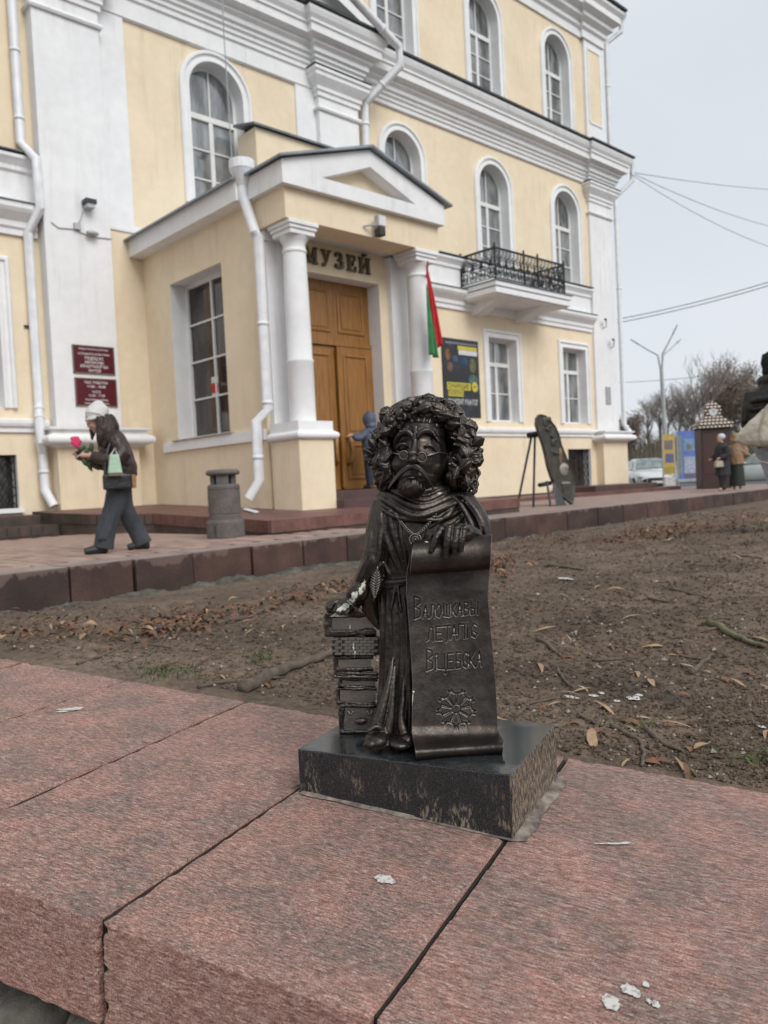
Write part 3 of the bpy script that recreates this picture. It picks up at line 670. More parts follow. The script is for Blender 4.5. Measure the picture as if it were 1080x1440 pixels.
d_ = np.array([1, .1, 0]) / math.hypot(1, .1); p_ = np.array([-.1, 1, 0]) / math.hypot(1, .1)
for a, b in zip(bx[:-1], bx[1:]):
    A = np.array([a, KY(a), zp(a)]) + d_ * random.uniform(.006, .012); B = np.array([b, KY(b), zp(b)]) - d_ * random.uniform(.006, .012)
    j = random.uniform(-.012, .012); A += p_ * j; B += p_ * (j + random.uniform(-.008, .008)); up = np.array([0, 0, random.uniform(-.003, .005)])
    dn = np.array([0, 0, -.5])
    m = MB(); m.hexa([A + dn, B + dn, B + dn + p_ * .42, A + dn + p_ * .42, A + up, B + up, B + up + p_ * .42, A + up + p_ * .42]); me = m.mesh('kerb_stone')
    me.materials.append(kerb_m); me.materials.append(kerb_top_lit)
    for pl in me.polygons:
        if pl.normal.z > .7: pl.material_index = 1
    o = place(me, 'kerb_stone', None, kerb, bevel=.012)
# rough concrete footing at the foot of the kerb
conc = mat('rough_concrete', (0.145, 0.132, 0.108), (0.065, 0.060, 0.046), 5, 0.95, bump=.8, bscale=30, bdist=.02, fine=(18, .4))
xs = np.linspace(-2.5, 15, 900); us = np.linspace(0, 1, 24); v = []; f = []
for i, x in enumerate(xs):
    wd = (.26 + .34 * max(0, float(fbm(x * 1.3, 3.3)) + .25)) * (1 if x < 7 else .55)
    for k, u in enumerate(us):
        y = KY(x) + .03 - wd * u; z = -.315 + .08 * float(fbm(x * 2.5, u * 2 + 7)) - .13 * u ** 2.5 - (.05 if x > 7 else 0) + .035 * float(fbm(x * 7, u * 5)) + .018 * float(fbm(x * 30, u * 12, 3)) - (.05 if float(fbm(x * .8 + 3, 1.1)) > .25 else 0)
        v.append((x, y, z))
for i in range(len(xs) - 1):
    for k in range(len(us) - 1): f.append((i * 24 + k, i * 24 + k + 1, (i + 1) * 24 + k + 1, (i + 1) * 24 + k))
MB().add(v, f).build('kerb_footing', conc, smooth=True, kind='structure')

# ---- porch platform and steps
zpl = lambda y: 0.17 + 0.036 * (y - 8.6)
plat = bpy.data.objects.new('porch_platform', None); C.objects.link(plat); plat['kind'] = 'structure'; plat.location = (8, 10, 0)
poly = [(6.0, 8.65), (12.0, 9.20), (12.0, YR - .2), (5.2, YR - .2), (5.2, 13.6), (5.35, 12.75), (5.62, 12.25), (6.0, 11.85)]
m = MB(); m.add([(x, y, zpl(y)) for x, y in poly], [tuple(range(len(poly)))])
m.build('platform_top', brown_tile, plat)
m = MB()
for (a, b) in zip(poly, poly[1:] + poly[:1]): m.add([(a[0], a[1], -.1), (b[0], b[1], -.1), (b[0], b[1], zpl(b[1]) - .001), (a[0], a[1], zpl(a[1]) - .001)], [(0, 1, 2, 3)])
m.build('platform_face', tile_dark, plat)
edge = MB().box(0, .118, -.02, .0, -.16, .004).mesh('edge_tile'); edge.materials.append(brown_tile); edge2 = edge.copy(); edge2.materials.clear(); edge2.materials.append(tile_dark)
for a, b, em in ((poly[0], poly[1], edge), (poly[7], poly[0], edge), (poly[6], poly[7], edge2), (poly[5], poly[6], edge2), (poly[4], poly[5], edge2)):
    L = math.hypot(b[0] - a[0], b[1] - a[1]); nn_ = int(L / .12); an = math.atan2(b[1] - a[1], b[0] - a[0])
    for k in range(nn_):
        t = k / nn_; x, y = a[0] + (b[0] - a[0]) * t, a[1] + (b[1] - a[1]) * t
        o = bpy.data.objects.new('edge_tile', em); C.objects.link(o); o.parent = plat; o.matrix_parent_inverse = Matrix.Translation(plat.location).inverted()
        o.location = (x, y, zpl(y) + random.uniform(0, .003)); o.rotation_euler = (0, 0, an)
step_m = mat('brown_step', (0.10, 0.055, 0.05), (0.065, 0.036, 0.032), 3, .6, bump=.2, bscale=40)
for k, (y0, y1, z1) in enumerate(((10.0, 11.5, .36), (10.35, 11.5, .51))):
    MB().box(8.42, 10.58, y0, y1, -.05, z1).build('porch_step', step_m, plat, bevel=.008)
for k, (x0, x1, y0, y1, z0, z1) in enumerate(((-3, 5.2, 13.7, YW - .05, -.1, .17), (-3, 5.45, 14.55, YW - .02, .1, .34))):
    MB().box(x0, x1, y0, y1, z0, z1).build('wall_step', tile_dark, plat, bevel=.01)
for x in np.arange(-.4, 5.1, .19):
    o = bpy.data.objects.new('edge_tile', edge2); C.objects.link(o); o.parent = plat; o.matrix_parent_inverse = Matrix.Translation(plat.location).inverted()
    o.location = (x, 13.702, .172); o.scale = (1.45, 1, 1.0)
MB().tube([(5.55, 14.9, .36), (5.75, 13.95, .20)], .05, 6, .5).build('drain_channel', zinc, plat)
MB().tube([(7.3, 11.2, .285), (6.9, 10.3, .255)], .05, 6, .3).build('drain_channel', zinc, plat)
# paving strip and low block along the wing
MB().box(12.0, 26.5, 13.3, YW, -.3, .02).build('wing_terrace', brown_tile, kind='structure')
MB().box(21.6, 25.4, 13.6, YW - .1, -.2, .20).build('light_well_wall', step_m, kind='structure', bevel=.01)
MB().box(15.5, 25.4, 14.9, YW + .02, -.2, .06).build('wing_skirting', step_m, kind='structure')

# ---- parapet of red granite slabs: runs along U, rises to the left, falls away along V
AL = math.radians(47.07 + 63.5); U = np.array([math.cos(AL), math.sin(AL), 0]); V = np.array([math.sin(AL), -math.cos(AL), 0]); SL = .067
P0 = onz(724, 1181, .08)
def SB(a, b, h=0.0): return P0 + U * a + V * b + np.array([0, 0, SL * a + h])
def slab_material():
    m, nt, n, b = _mk('red_granite')
    tcd = nt.nodes.new('ShaderNodeTexCoord'); oi = nt.nodes.new('ShaderNodeObjectInfo')
    ad = nt.nodes.new('ShaderNodeVectorMath'); ad.operation = 'ADD'; cmb = nt.nodes.new('ShaderNodeCombineXYZ')
    mu = nt.nodes.new('ShaderNodeMath'); mu.operation = 'MULTIPLY'; mu.inputs[1].default_value = 37.0
    nt.links.new(oi.outputs['Random'], mu.inputs[0])
    for k in 'XYZ': nt.links.new(mu.outputs[0], cmb.inputs[k])
    nt.links.new(tcd.outputs['Object'], ad.inputs[0]); nt.links.new(cmb.outputs[0], ad.inputs[1])
    def mp(s):
        q = nt.nodes.new('ShaderNodeMapping'); q.inputs['Scale'].default_value = s; nt.links.new(ad.outputs[0], q.inputs['Vector']); return q.outputs['Vector']
    v = mp((1, 1, 1)); st = mp((1, 4.3, 4.3))
    big = _noise(nt, v, 8.5, 6, .62); fib = _noise(nt, st, 82, 9, .82); mid = _noise(nt, mp((1, 2.4, 2.4)), 40, 6, .78); spk = _noise(nt, v, 520, 3, .7)
    pink = _ramp(nt, fib, [(.36, (0.11, 0.048, 0.037)), (.46, (0.30, 0.142, 0.112)), (.54, (0.43, 0.235, 0.19)), (.64, (0.62, 0.45, 0.385))])
    grime = _ramp(nt, fib, [(.36, (0.030, 0.023, 0.019)), (.46, (0.11, 0.082, 0.068)), (.54, (0.19, 0.15, 0.128)), (.64, (0.38, 0.32, 0.285))])
    mask = _ramp(nt, big, [(.38, 0.06), (.62, 0.95)]); mask2 = _ramp(nt, mid, [(.40, 0.0), (.60, 1.0)])
    geo = nt.nodes.new('ShaderNodeNewGeometry'); sep = nt.nodes.new('ShaderNodeSeparateXYZ'); nt.links.new(geo.outputs['Normal'], sep.inputs[0])
    tp = _ramp(nt, sep.outputs['Z'], [(.2, .30), (.7, 1.0)])
    mk = _mixc(nt, .45, mask, mask2); mk = _mixc(nt, 1.0, mk, tp, 'MULTIPLY')
    col = _mixc(nt, mk, pink, grime)
    col = _mixc(nt, 1.0, col, _ramp(nt, spk, [(.36, .55), (.64, 1.4)]), 'MULTIPLY')
    wht = _noise(nt, v, 190, 3); col = _mixc(nt, _ramp(nt, wht, [(.68, 0.0), (.74, .6)]), col, (0.5, 0.45, 0.42))
    nt.links.new(col, b.inputs['Base Color']); b.inputs['Roughness'].default_value = .74
    nb = _bump(nt, b, fib, .6, .002); _bump(nt, b, spk, .4, .001, nb); return m
slab_m = slab_material()
def slab_mesh(w, dpt, th, seed):
    bm = bmesh.new(); bmesh.ops.create_cube(bm, size=1.0); bmesh.ops.subdivide_edges(bm, edges=bm.edges[:], cuts=40, use_grid_fill=True)
    r = np.random.default_rng(seed)
    for vt in bm.verts:
        c = vt.co; e = [abs(abs(c[i]) - .5) < 1e-4 for i in range(3)]
        s = [c[0] * w, c[1] * dpt, c[2] * th]
        if sum(e) >= 2:
            k = .0003 + .0065 * max(0, float(fbm(s[0] * 70 + seed * 3, s[1] * 70 + s[2] * 90)) - .02) + r.random() * .0006
            for i in range(3):
                if e[i]: s[i] -= math.copysign(k * (1.3 if i < 2 else .8), s[i])
        elif e[2] and c[2] > 0:
            s[2] += .0012 * float(fbm(s[0] * 9 + seed, s[1] * 9))
        vt.co = s
    me = bpy.data.meshes.new('slab'); bm.to_mesh(me); bm.free(); me.materials.append(slab_m)
    return me
parapet = bpy.data.objects.new('parapet', None); C.objects.link(parapet); parapet['kind'] = 'structure'; parapet.location = Vector(SB(0.2, 0, -.2))
tilt = math.atan(SL)
sm = [slab_mesh(.3400, .75, .125, k) for k in range(4)]
for k in range(-7, 14):
    a0 = .0165 + .3465 * k; c = SB(a0 + .1732, -.03, -.0625)
    o = bpy.data.objects.new('parapet_slab', sm[k % 4]); C.objects.link(o); o.parent = parapet; o.matrix_parent_inverse = Matrix.Translation(parapet.location).inverted()
    rx = np.array([*(U * math.cos(tilt))[:2], math.sin(tilt)]); ry = -V; rz_ = np.cross(rx, ry)
    Rm = Matrix([[rx[i], ry[i], rz_[i]] for i in range(3)]).to_4x4()
    if k % 3 == 1: Rm = Rm @ Matrix.Rotation(math.pi, 4, 'Z')
    Rm = Rm @ Matrix.Rotation(random.uniform(-.003, .003), 4, 'Z')
    o.matrix_basis = Matrix.Translation(Vector(c) + Vector((0, 0, random.uniform(-.002, .001)))) @ Rm
jd = mat('joint_dirt', (0.022, 0.017, 0.014), (0.010, 0.008, 0.007), 60, .98, bump=.8, bscale=200, bdist=.004)
for k in range(-7, 15):
    a0 = .0165 + .3465 * k; MB().hexa([SB(a0 - .0042, -.395, -.12), SB(a0 + .0042, -.395, -.12), SB(a0 + .0042, .34, -.12), SB(a0 - .0042, .34, -.12), SB(a0 - .0042, -.397, -.005), SB(a0 + .0042, -.397, -.005), SB(a0 + .0042, .34, -.005), SB(a0 - .0042, .34, -.005)]).build('joint_filling', jd, parapet)
rub = mat('rubble_stone', (0.19, 0.175, 0.15), (0.09, 0.08, 0.065), 9, .95, bump=.7, bscale=60, bdist=.01, fine=(40, .35))
MB().hexa([SB(-3, -.30, -.9), SB(5, -.30, -1.3), SB(5, .33, -1.3), SB(-3, .33, -.9), SB(-3, -.30, -.127), SB(5, -.30, -.127), SB(5, .33, -.127), SB(-3, .33, -.127)]).build('mortar_core', rub, parapet)
for k in range(22):
    a = -1.2 + .125 * k; m = MB(); c = SB(a, -.33 - random.uniform(0, .03), -.165 - .02 * (k % 3))
    m.ellipsoid(c, (random.uniform(.05, .08), random.uniform(.035, .06), random.uniform(.03, .045)), 14, 10)
    m.v = [tuple(np.array(p) + .012 * np.array([float(vnoise(p[0] * 40, p[2] * 40 + 3)), float(vnoise(p[1] * 40, p[2] * 40)), float(vnoise(p[0] * 40 + 9, p[1] * 40))])) for p in m.v]
    m.build('rubble_stone', rub, parapet, smooth=True)

# ---- bare soil between the parapet and the kerb
def soil_material():
    m, nt, n, b = _mk('bare_soil')
    v = _pos(nt); a = _noise(nt, v, 1.6, 5, .6); g = _noise(nt, v, 28, 5, .7); h = _noise(nt, v, 160, 4, .7); sp = _noise(nt, v, 75, 2)
    col = _ramp(nt, a, [(.3, (0.080, 0.055, 0.037)), (.55, (0.150, 0.105, 0.073)), (.75, (0.235, 0.172, 0.124))])
    col = _mixc(nt, 1.0, col, _ramp(nt, g, [(.28, .40), (.5, .95), (.72, 1.45)]), 'MULTIPLY')
    col = _mixc(nt, 1.0, col, _ramp(nt, h, [(.3, .55), (.7, 1.3)]), 'MULTIPLY')
    col = _mixc(nt, _ramp(nt, sp, [(.72, 0.0), (.78, .5)]), col, (0.30, 0.26, 0.22))
    nt.links.new(col, b.inputs['Base Color']); b.inputs['Roughness'].default_value = .95
    nb = _bump(nt, b, g, .8, .02); _bump(nt, b, h, .7, .006, nb); return m
soil_m = soil_material()
KA = [-4, -1, -.31, 0, .35, .7, 1.07, 1.5, 3]; KX = [60, 34, 23, 14, 9, 5.5, 3.7, 2.2, -3]
def soil_z(a, t, x, y):
    zs = .08 + .067 * np.clip(a, -1.5, 2.2) - .014
    z = zs + (-.37 - zs) * np.power(t, 1.3)
    env = np.clip(t * 12, 0.12, 1) * np.clip((1 - t) * 8, .1, 1)
    return z + env * (.05 * fbm(x * .9, y * .9, 3) + .030 * fbm(x * 4, y * 4, 3) + .016 * fbm(x * 15, y * 15, 4) + .005 * np.maximum(0, fbm(x * 38 + 3, y * 38, 3))) + .004 * fbm(x * 70, y * 70, 3)
na, ntt = 460, 560
ag = np.concatenate([np.linspace(-4, -.5, 60, endpoint=False), np.linspace(-.5, 1.7, 370, endpoint=False), np.linspace(1.7, 3, 30)])
tg = np.linspace(0, 1, ntt) ** 2.1
Ag, Tg = np.meshgrid(ag, tg, indexing='ij')
Qx = P0[0] + U[0] * Ag + V[0] * .343; Qy = P0[1] + U[1] * Ag + V[1] * .343
Kx = np.interp(Ag, KA, KX); Ky = KY(Kx) + .10
Xg = Qx + (Kx - Qx) * Tg; Yg = Qy + (Ky - Qy) * Tg
Zg = soil_z(Ag, Tg, Xg, Yg)
me = bpy.data.meshes.new('soil'); idx = np.arange(na * ntt).reshape(na, ntt)
quads = np.stack([idx[:-1, :-1], idx[1:, :-1], idx[1:, 1:], idx[:-1, 1:]], -1).reshape(-1, 4)
me.from_pydata(np.stack([Xg, Yg, Zg], -1).reshape(-1, 3).tolist(), [], quads.tolist()); me.update()
if me.polygons[1000].normal.z < 0: me.flip_normals()
place(me, 'flowerbed_soil', soil_m, smooth=True, kind='structure')
from mathutils.bvhtree import BVHTree
_soil = BVHTree.FromPolygons([tuple(p) for p in np.stack([Xg, Yg, Zg], -1).reshape(-1, 3).tolist()], quads.tolist())
def soil_at(px, py):
    r = ray(px, py); h = _soil.ray_cast(Vector((0, 0, HC)), Vector(r)); return (h[0], h[1]) if h[0] is not None else (None, None)
def soil_h(x, y):
    h = _soil.ray_cast(Vector((x, y, 3)), Vector((0, 0, -1))); return h[0].z if h[0] is not None else -.3

# ================================================================== THE BRONZE STATUETTE
D0 = 1.275
RW, UPW, TW = AX[:, 0], AX[:, 1], AX[:, 2]       # picture-right, picture-up, towards the viewer
def T(x, y, d=0.0): return atd(x, y, D0 - d)
def kx(d=0.0): return (D0 - d) / FPX
def EL(mb, x, y, d, rx, ry, rd, ang=0.0, tilt=0.0, n=16, m=10):
    k = kx(d); c, s = math.cos(math.radians(ang)), math.sin(math.radians(ang))
    R_ = RW * c + UPW * s; U_ = -RW * s + UPW * c; T_ = TW
    if tilt: ct, st = math.cos(math.radians(tilt)), math.sin(math.radians(tilt)); U_, T_ = U_ * ct + T_ * st, -U_ * st + T_ * ct
    mb.ellipsoid(T(x, y, d), (rx * k, rd * k, ry * k), n, m, np.stack([R_, T_, U_], 1))
def TB(mb, pts, r, n=8, flat=1.0):
    P = [T(*p) for p in pts]; rr = r if hasattr(r, '__len__') else [r] * len(pts)
    mb.tube(P, [q * kx(p[2]) for q, p in zip(rr, pts)], n, flat, up=TW)
def smooth_pts(pts, r, n=4):
    # Catmull-Rom through (x, y, d) with radii
    P = [np.array(list(p) + [q]) for p, q in zip(pts, r if hasattr(r, '__len__') else [r] * len(pts))]
    out = []
    for i in range(len(P) - 1):
        p0, p1, p2, p3 = P[max(i - 1, 0)], P[i], P[i + 1], P[min(i + 2, len(P) - 1)]
        for t in np.linspace(0, 1, n, endpoint=False): out.append(.5 * ((2 * p1) + (p2 - p0) * t + (2 * p0 - 5 * p1 + 4 * p2 - p3) * t * t + (-p0 + 3 * p1 - 3 * p2 + p3) * t ** 3))
    out.append(P[-1]); return [tuple(o[:3]) for o in out], [max(.3, o[3]) for o in out]
def ST(mb, pts, r, n=8, sub=4, flat=1.0): p, q = smooth_pts(pts, r, sub); TB(mb, p, q, n, flat)
def bvh_of(mb): return BVHTree.FromPolygons([Vector(p) for p in mb.v], [list(q) for q in mb.f])
def hit(bv, x, y, lift=0.0, default=0.0):
    r = ray(x, y); h = bv.ray_cast(Vector((0, 0, HC)), Vector(r))
    if h[0] is None: return default
    return D0 - (h[0] - Vector((0, 0, HC))).length / np.linalg.norm(r) + lift

def bronze_material():
    m, nt, n, b = _mk('dark_bronze')
    v = _pos(nt); a = _noise(nt, v, 22, 4, .6); g = _noise(nt, v, 260, 4, .6); h = _noise(nt, v, 900, 2)
    geo = nt.nodes.new('ShaderNodeNewGeometry')
    col = _ramp(nt, a, [(.3, (0.038, 0.034, 0.031)), (.55, (0.068, 0.058, 0.051)), (.75, (0.105, 0.080, 0.066))])
    col = _mixc(nt, _ramp(nt, geo.outputs['Pointiness'], [(.52, 0.0), (.60, .6)]), col, (0.30, 0.27, 0.245))  # highlights on raised edges painted into the colour
    spk = _ramp(nt, h, [(.74, 0.0), (.80, .5)]); col = _mixc(nt, spk, col, (0.33, 0.31, 0.28))
    nt.links.new(col, b.inputs['Base Color']); b.inputs['Metallic'].default_value = .93
    nt.links.new(_ramp(nt, g, [(.3, .32), (.7, .54)]), b.inputs['Roughness'])
    nb = _bump(nt, b, g, .28, .0012); _bump(nt, b, _noise(nt, v, 70, 3), .25, .003, nb); return m
bronze = bronze_material()
def granite_material():
    m, nt, n, b = _mk('black_granite')
    v = _pos(nt); s = _noise(nt, v, 620, 3, .6); s2 = _noise(nt, v, 230, 3)
    col = _ramp(nt, s, [(.42, (0.012, 0.013, 0.014)), (.60, (0.030, 0.033, 0.035)), (.72, (0.11, 0.115, 0.115))])
    col = _mixc(nt, _ramp(nt, s2, [(.66, 0), (.74, .6)]), col, (0.12, 0.125, 0.12))
    # tan scale run down the upright faces, heavier towards the foot and the right end
    geo = nt.nodes.new('ShaderNodeNewGeometry'); sep = nt.nodes.new('ShaderNodeSeparateXYZ'); nt.links.new(geo.outputs['Normal'], sep.inputs[0])
    tc_ = nt.nodes.new('ShaderNodeTexCoord'); so_ = nt.nodes.new('ShaderNodeSeparateXYZ'); nt.links.new(tc_.outputs['Object'], so_.inputs[0])
    stv = _pos(nt, (1, 1, .32), obj=True); st = _noise(nt, stv, 190, 5, .7); st2 = _noise(nt, _pos(nt, (1, 1, .5), obj=True), 26, 4, .6)
    low = _ramp(nt, so_.outputs['Z'], [(.020, 1.0), (.095, .15)])
    crust = _mixc(nt, 1.0, _ramp(nt, st, [(.50, 0), (.57, 1)]), _ramp(nt, st2, [(.50, 0), (.58, 1)]), 'MULTIPLY')
    crust = _mixc(nt, 1.0, crust, low, 'MULTIPLY')
    side = _mixc(nt, 1.0, _ramp(nt, _noise(nt, _pos(nt, (1, 1, .25), obj=True), 330, 4, .7), [(.47, 0), (.56, .9)]), _ramp(nt, so_.outputs['X'], [(.001, 1.0), (.0025, 0.0)]), 'MULTIPLY')
    # (object X = 0 is the right end)
    upm = _ramp(nt, sep.outputs['Z'], [(.3, 1.0), (.6, 0.0)])
    msk = _mixc(nt, 1.0, _mixc(nt, 1.0, crust, side, 'SCREEN'), upm, 'MULTIPLY')
    col = _mixc(nt, msk, col, (0.30, 0.225, 0.155))
    dust = _noise(nt, v, 11, 4); dm = _mixc(nt, 1.0, _ramp(nt, dust, [(.5, 0), (.72, .30)]), _ramp(nt, sep.outputs['Z'], [(.6, 0.0), (.9, 1.0)]), 'MULTIPLY')
    col = _mixc(nt, dm, col, (0.30, 0.31, 0.31))
    nt.links.new(col, b.inputs['Base Color'])
    rg = _mixc(nt, msk, (0.10, 0.10, 0.10), (0.75, 0.75, 0.75)); rg = _mixc(nt, dm, rg, (0.6, 0.6, 0.6)); nt.links.new(rg, b.inputs['Roughness'])
    _bump(nt, b, msk, .5, .0015); return m
granite = granite_material()

statue = empty('bronze_statuette', SB(.17, .12, 0), 'small dark bronze statuette of a bearded chronicler with scroll and books on granite block', 'statuette')
# ---- granite block
ZT = .172
def G(a, b, z): q = P0 + U * a + V * b; return (q[0], q[1], z)
me = MB().box(0, .347, -.242, 0, 0, ZT - .055).mesh('plinth'); pl_ = bpy.data.objects.new('plinth', me); C.objects.link(pl_); me.materials.append(granite)
bv_ = pl_.modifiers.new('bevel', 'BEVEL'); bv_.width = .0016; bv_.segments = 2
pl_.parent = statue; pl_.matrix_parent_inverse = Matrix.Translation(statue.location).inverted()
pl_.matrix_basis = Matrix.Translation((P0[0] - V[0] * .004, P0[1] - V[1] * .004, .055)) @ Matrix([[U[0], -V[0], 0], [U[1], -V[1], 0], [0, 0, 1]]).to_4x4()
mort = mat('mortar', (0.27, 0.225, 0.19), (0.10, 0.078, 0.066), 30, .95, bump=.5, bscale=130, fine=(60, .3))
m = MB(); ring = []; inn = []
for t in np.linspace(0, 1, 160, endpoint=False):
    p = t * (2 * .347 + 2 * .242)
    if p < .347: a, b, na_, nb_ = p, 0, 0, -1
    elif p < .589: a, b, na_, nb_ = .347, p - .347, 1, 0
    elif p < .936: a, b, na_, nb_ = .347 - (p - .589), .242, 0, 1
    else: a, b, na_, nb_ = 0, .242 - (p - .936), -1, 0
    wd = .0008 + .004 * max(0, .6 + 2.6 * float(vnoise(p * 25, 1.7))) + (.012 if na_ < 0 else 0) + (.004 if nb_ < 0 and a > .15 else 0)
    if nb_ < 0 and a < .15: wd *= .5
    h = .0045 + .003 * float(vnoise(p * 40, 8.8))
    inn.append(SB(a - na_ * .01, b - .004 - nb_ * .01, h + .004)); ring.append(SB(a + na_ * wd, b - .004 + nb_ * wd, .0008))
nn2 = len(ring); m.add(inn + ring, [(i, (i + 1) % nn2, nn2 + (i + 1) % nn2, nn2 + i) for i in range(nn2)]); m.build('mortar_bed', mort, statue, smooth=True)

# ---- robe
body = MB(); secs = [(664, 590, 24, 26), (684, 591, 40, 32), (700, 590, 62, 38), (722, 591, 70, 44), (750, 597, 72, 44), (785, 601, 70, 38), (815, 602, 68, 34), (830, 603, 70, 32), (880, 605, 70, 30), (950, 607, 70, 32), (1010, 607, 70, 38), (1044, 604, 70, 44)]
rings = []
for (y, cx, rx, rd) in secs: rings.append([T(cx + rx * math.cos(t), y + (1.5 * math.sin(t)), -.005 + rd * kx() * math.sin(t)) for t in np.linspace(0, 2 * math.pi, 36, endpoint=False)])
body.loft(rings)
bb = bvh_of(body)
def SF(pts, r, lift=0.0, n=7, sub=4, dd=0.0, mb=None):       # a fold that follows the robe
    rr = list(r) if hasattr(r, '__len__') else [r] * len(pts); rr[0] *= .45; rr[-1] *= .45
    q = [(x, y, hit(bb, x, y, lift, dd)) for x, y in pts]; ST(mb or body, q, rr, n, sub)
# sleeves
ST(body, [(646, 702, -.01), (662, 722, .0), (674, 748, .006), (674, 766, .02), (660, 766, .038)], [18, 20, 17, 15, 13], 12)
ST(body, [(540, 708, .0), (533, 740, .008), (529, 775, .01), (521, 803, .0), (510, 826, -.012), (501, 844, -.022)], [18, 18, 18, 18, 17, 14], 12)
ST(body, [(536, 760, .018), (526, 785, .016), (516, 808, .006), (507, 828, -.006), (502, 840, -.012)], [4, 13, 14, 12, 5], 10)
for (P, r) in (([(648, 696, .014), (664, 712, .022), (677, 734, .027), (684, 755, .028)], [2, 4, 4, 2]), ([(640, 700, .026), (653, 718, .034), (663, 738, .037), (668, 752, .038)], [2, 4, 4, 2]), ([(660, 700, .0), (676, 722, .008), (688, 748, .012)], [2, 4, 3]), ([(654, 706, .02), (672, 732, .027), (676, 750, .03)], [2, 3, 2]),
               ([(530, 716, .016), (522, 750, .024), (519, 785, .024), (511, 815, .012)], [2, 4, 4, 2]), ([(539, 722, .024), (535, 755, .031), (532, 785, .03), (522, 812, .02)], [2, 4, 4, 2]), ([(524, 735, .01), (516, 765, .016), (513, 792, .014)], [2, 3, 2]), ([(540, 790, .03), (524, 806, .022), (508, 822, .008)], [2, 4, 2]), ([(538, 776, .03), (526, 792, .027), (514, 806, .018)], [2, 3, 2])): ST(body, P, r, 7)
ST(body, [(538, 770, .010), (527, 805, .004), (519, 835, -.012), (524, 862, -.016), (534, 885, -.010)], [6, 15, 15, 11, 3], 10)
# cowl round the neck
for (y0, dep, r, sp) in ((699, 34, 7, 62), (706, 46, 6, 66), (692, 24, 7, 50), (715, 50, 4, 66), (688, 14, 6, 42)):
    pts = []
    for u in np.linspace(-1, 1, 11): pts.append((592 + sp * u + 4 * u * u, y0 - 8 * u * u + dep * .38 * (1 - abs(u) ** 1.7) + 3 * math.sin(u * 5 + y0)))
    SF(pts, [r * (1.05 - .35 * abs(u)) for u in np.linspace(-1, 1, 11)], .001, 8, 3)
# diagonal drapery across the chest and sleeve folds
for (pts, r) in (([(536, 712), (537, 735), (546, 765), (560, 800)], [6, 6, 5, 3]), ([(548, 716), (551, 742), (560, 772), (569, 802)], [5, 5, 4, 3]), ([(528, 726), (529, 755), (537, 785), (548, 808)], [6, 6, 5, 3]),
                 ([(523, 745), (527, 775), (535, 800), (541, 812)], [5, 5, 4, 3]), ([(562, 730), (564, 755), (570, 780), (574, 805)], [3, 4, 3, 2]), ([(541, 724), (543, 750), (551, 778), (562, 806)], [3, 3.5, 3, 2]),
                 ([(640, 708), (632, 722), (618, 733), (604, 742)], [5, 5, 4, 2]), ([(654, 722), (642, 735), (628, 742)], [5, 4, 3]), ([(660, 735), (650, 745), (640, 748)], [4, 4, 3]),
                 ([(600, 735), (592, 765), (586, 790)], [2, 3, 2]), ([(625, 730), (612, 745), (600, 765)], [3, 3, 2])): SF(pts, r, .0005)
# girdle
SF([(529, 817), (545, 819), (560, 818), (580, 815), (600, 815)], 4, .002); SF([(529, 823), (545, 825), (560, 823), (580, 820)], 2.2, .002)
SF([(556, 820), (554, 836), (550, 856)], [3, 2.6, 3.2], .004); SF([(559, 820), (561, 838), (564, 860)], [3, 2.6, 3.2], .004)
# skirt folds
for (x0, x1, x2, r) in ((536, 538, 534, 5), (544, 545, 540, 4.5), (551, 556, 552, 5), (559, 565, 560, 4), (566, 573, 568, 5), (575, 577, 576, 4), (540, 550, 544, 3), (563, 560, 566, 3)):
    SF([(x0, 828), ((x0 + x1) / 2 + 1, 860), (x1, 900), (x1 - 1, 950), (x2, 1000), (x2 - 2, 1034)], [r * .5, r * .8, r, r, r * 1.1, r * 1.1], -.001)
ST(body, [(553, 925, .024), (548, 955, .033), (541, 985, .041), (533, 1012, .045), (526, 1036, .045)], [1, 4, 6, 8, 9]); ST(body, [(556, 935, .026), (553, 965, .035), (550, 1000, .042), (545, 1030, .046)], [1, 4, 6, 8]); ST(body, [(568, 950, .027), (566, 985, .036), (564, 1015, .043), (570, 1038, .047)], [1, 4, 6, 8])
# shoes
EL(body, 530, 1040, .052, 18, 12, 26, 12); EL(body, 523, 1045, .066, 11, 8, 14, 15); ST(body, [(518, 1028, .06), (530, 1022, .055), (543, 1030, .05)], [3, 4, 3]); EL(body, 562, 1045, .058, 18, 8, 22, -6); EL(body, 572, 1040, .05, 12, 10, 16)
ST(body, [(512, 1046, .068), (528, 1053, .075), (546, 1047, .066)], [3, 3, 3])
remesh(body, 'robe', .00125, 2, bronze, statue, rough=((.0011, 60, .35), (.0003, 240, .8)))

# ---- head
head = MB()
ST(head, [(590, 705, -.005), (589, 685, .0), (588, 665, .01)], [30, 26, 26], 14)
EL(head, 589, 640, .012, 40, 54, 44); EL(head, 590, 614, .016, 36, 26, 37); EL(head, 587, 670, .022, 30, 24, 31); EL(head, 604, 656, .030, 19, 17, 20); EL(head, 560, 654, .032, 12, 15, 14)
ST(head, [(556, 622, .046), (562, 612, .055), (570, 607, .060), (577, 610, .062), (581, 618, .061)], [3.2, 4.6, 4.4, 4, 3.5]); ST(head, [(587, 616, .061), (592, 608, .062), (601, 606, .059), (611, 612, .053), (619, 623, .044)], [3.5, 4.4, 5, 4.8, 3])
for (x, y, a) in ((561, 610, 70), (566, 606, 55), (571, 603, 45), (600, 602, 110), (606, 606, 125), (612, 611, 135), (617, 618, 140)):
    t = math.radians(a); ST(head, [(x, y + 3, .059), (x + 5 * math.cos(t), y - 5 * math.sin(t), .062)], [2.0, .9], 5, 2)
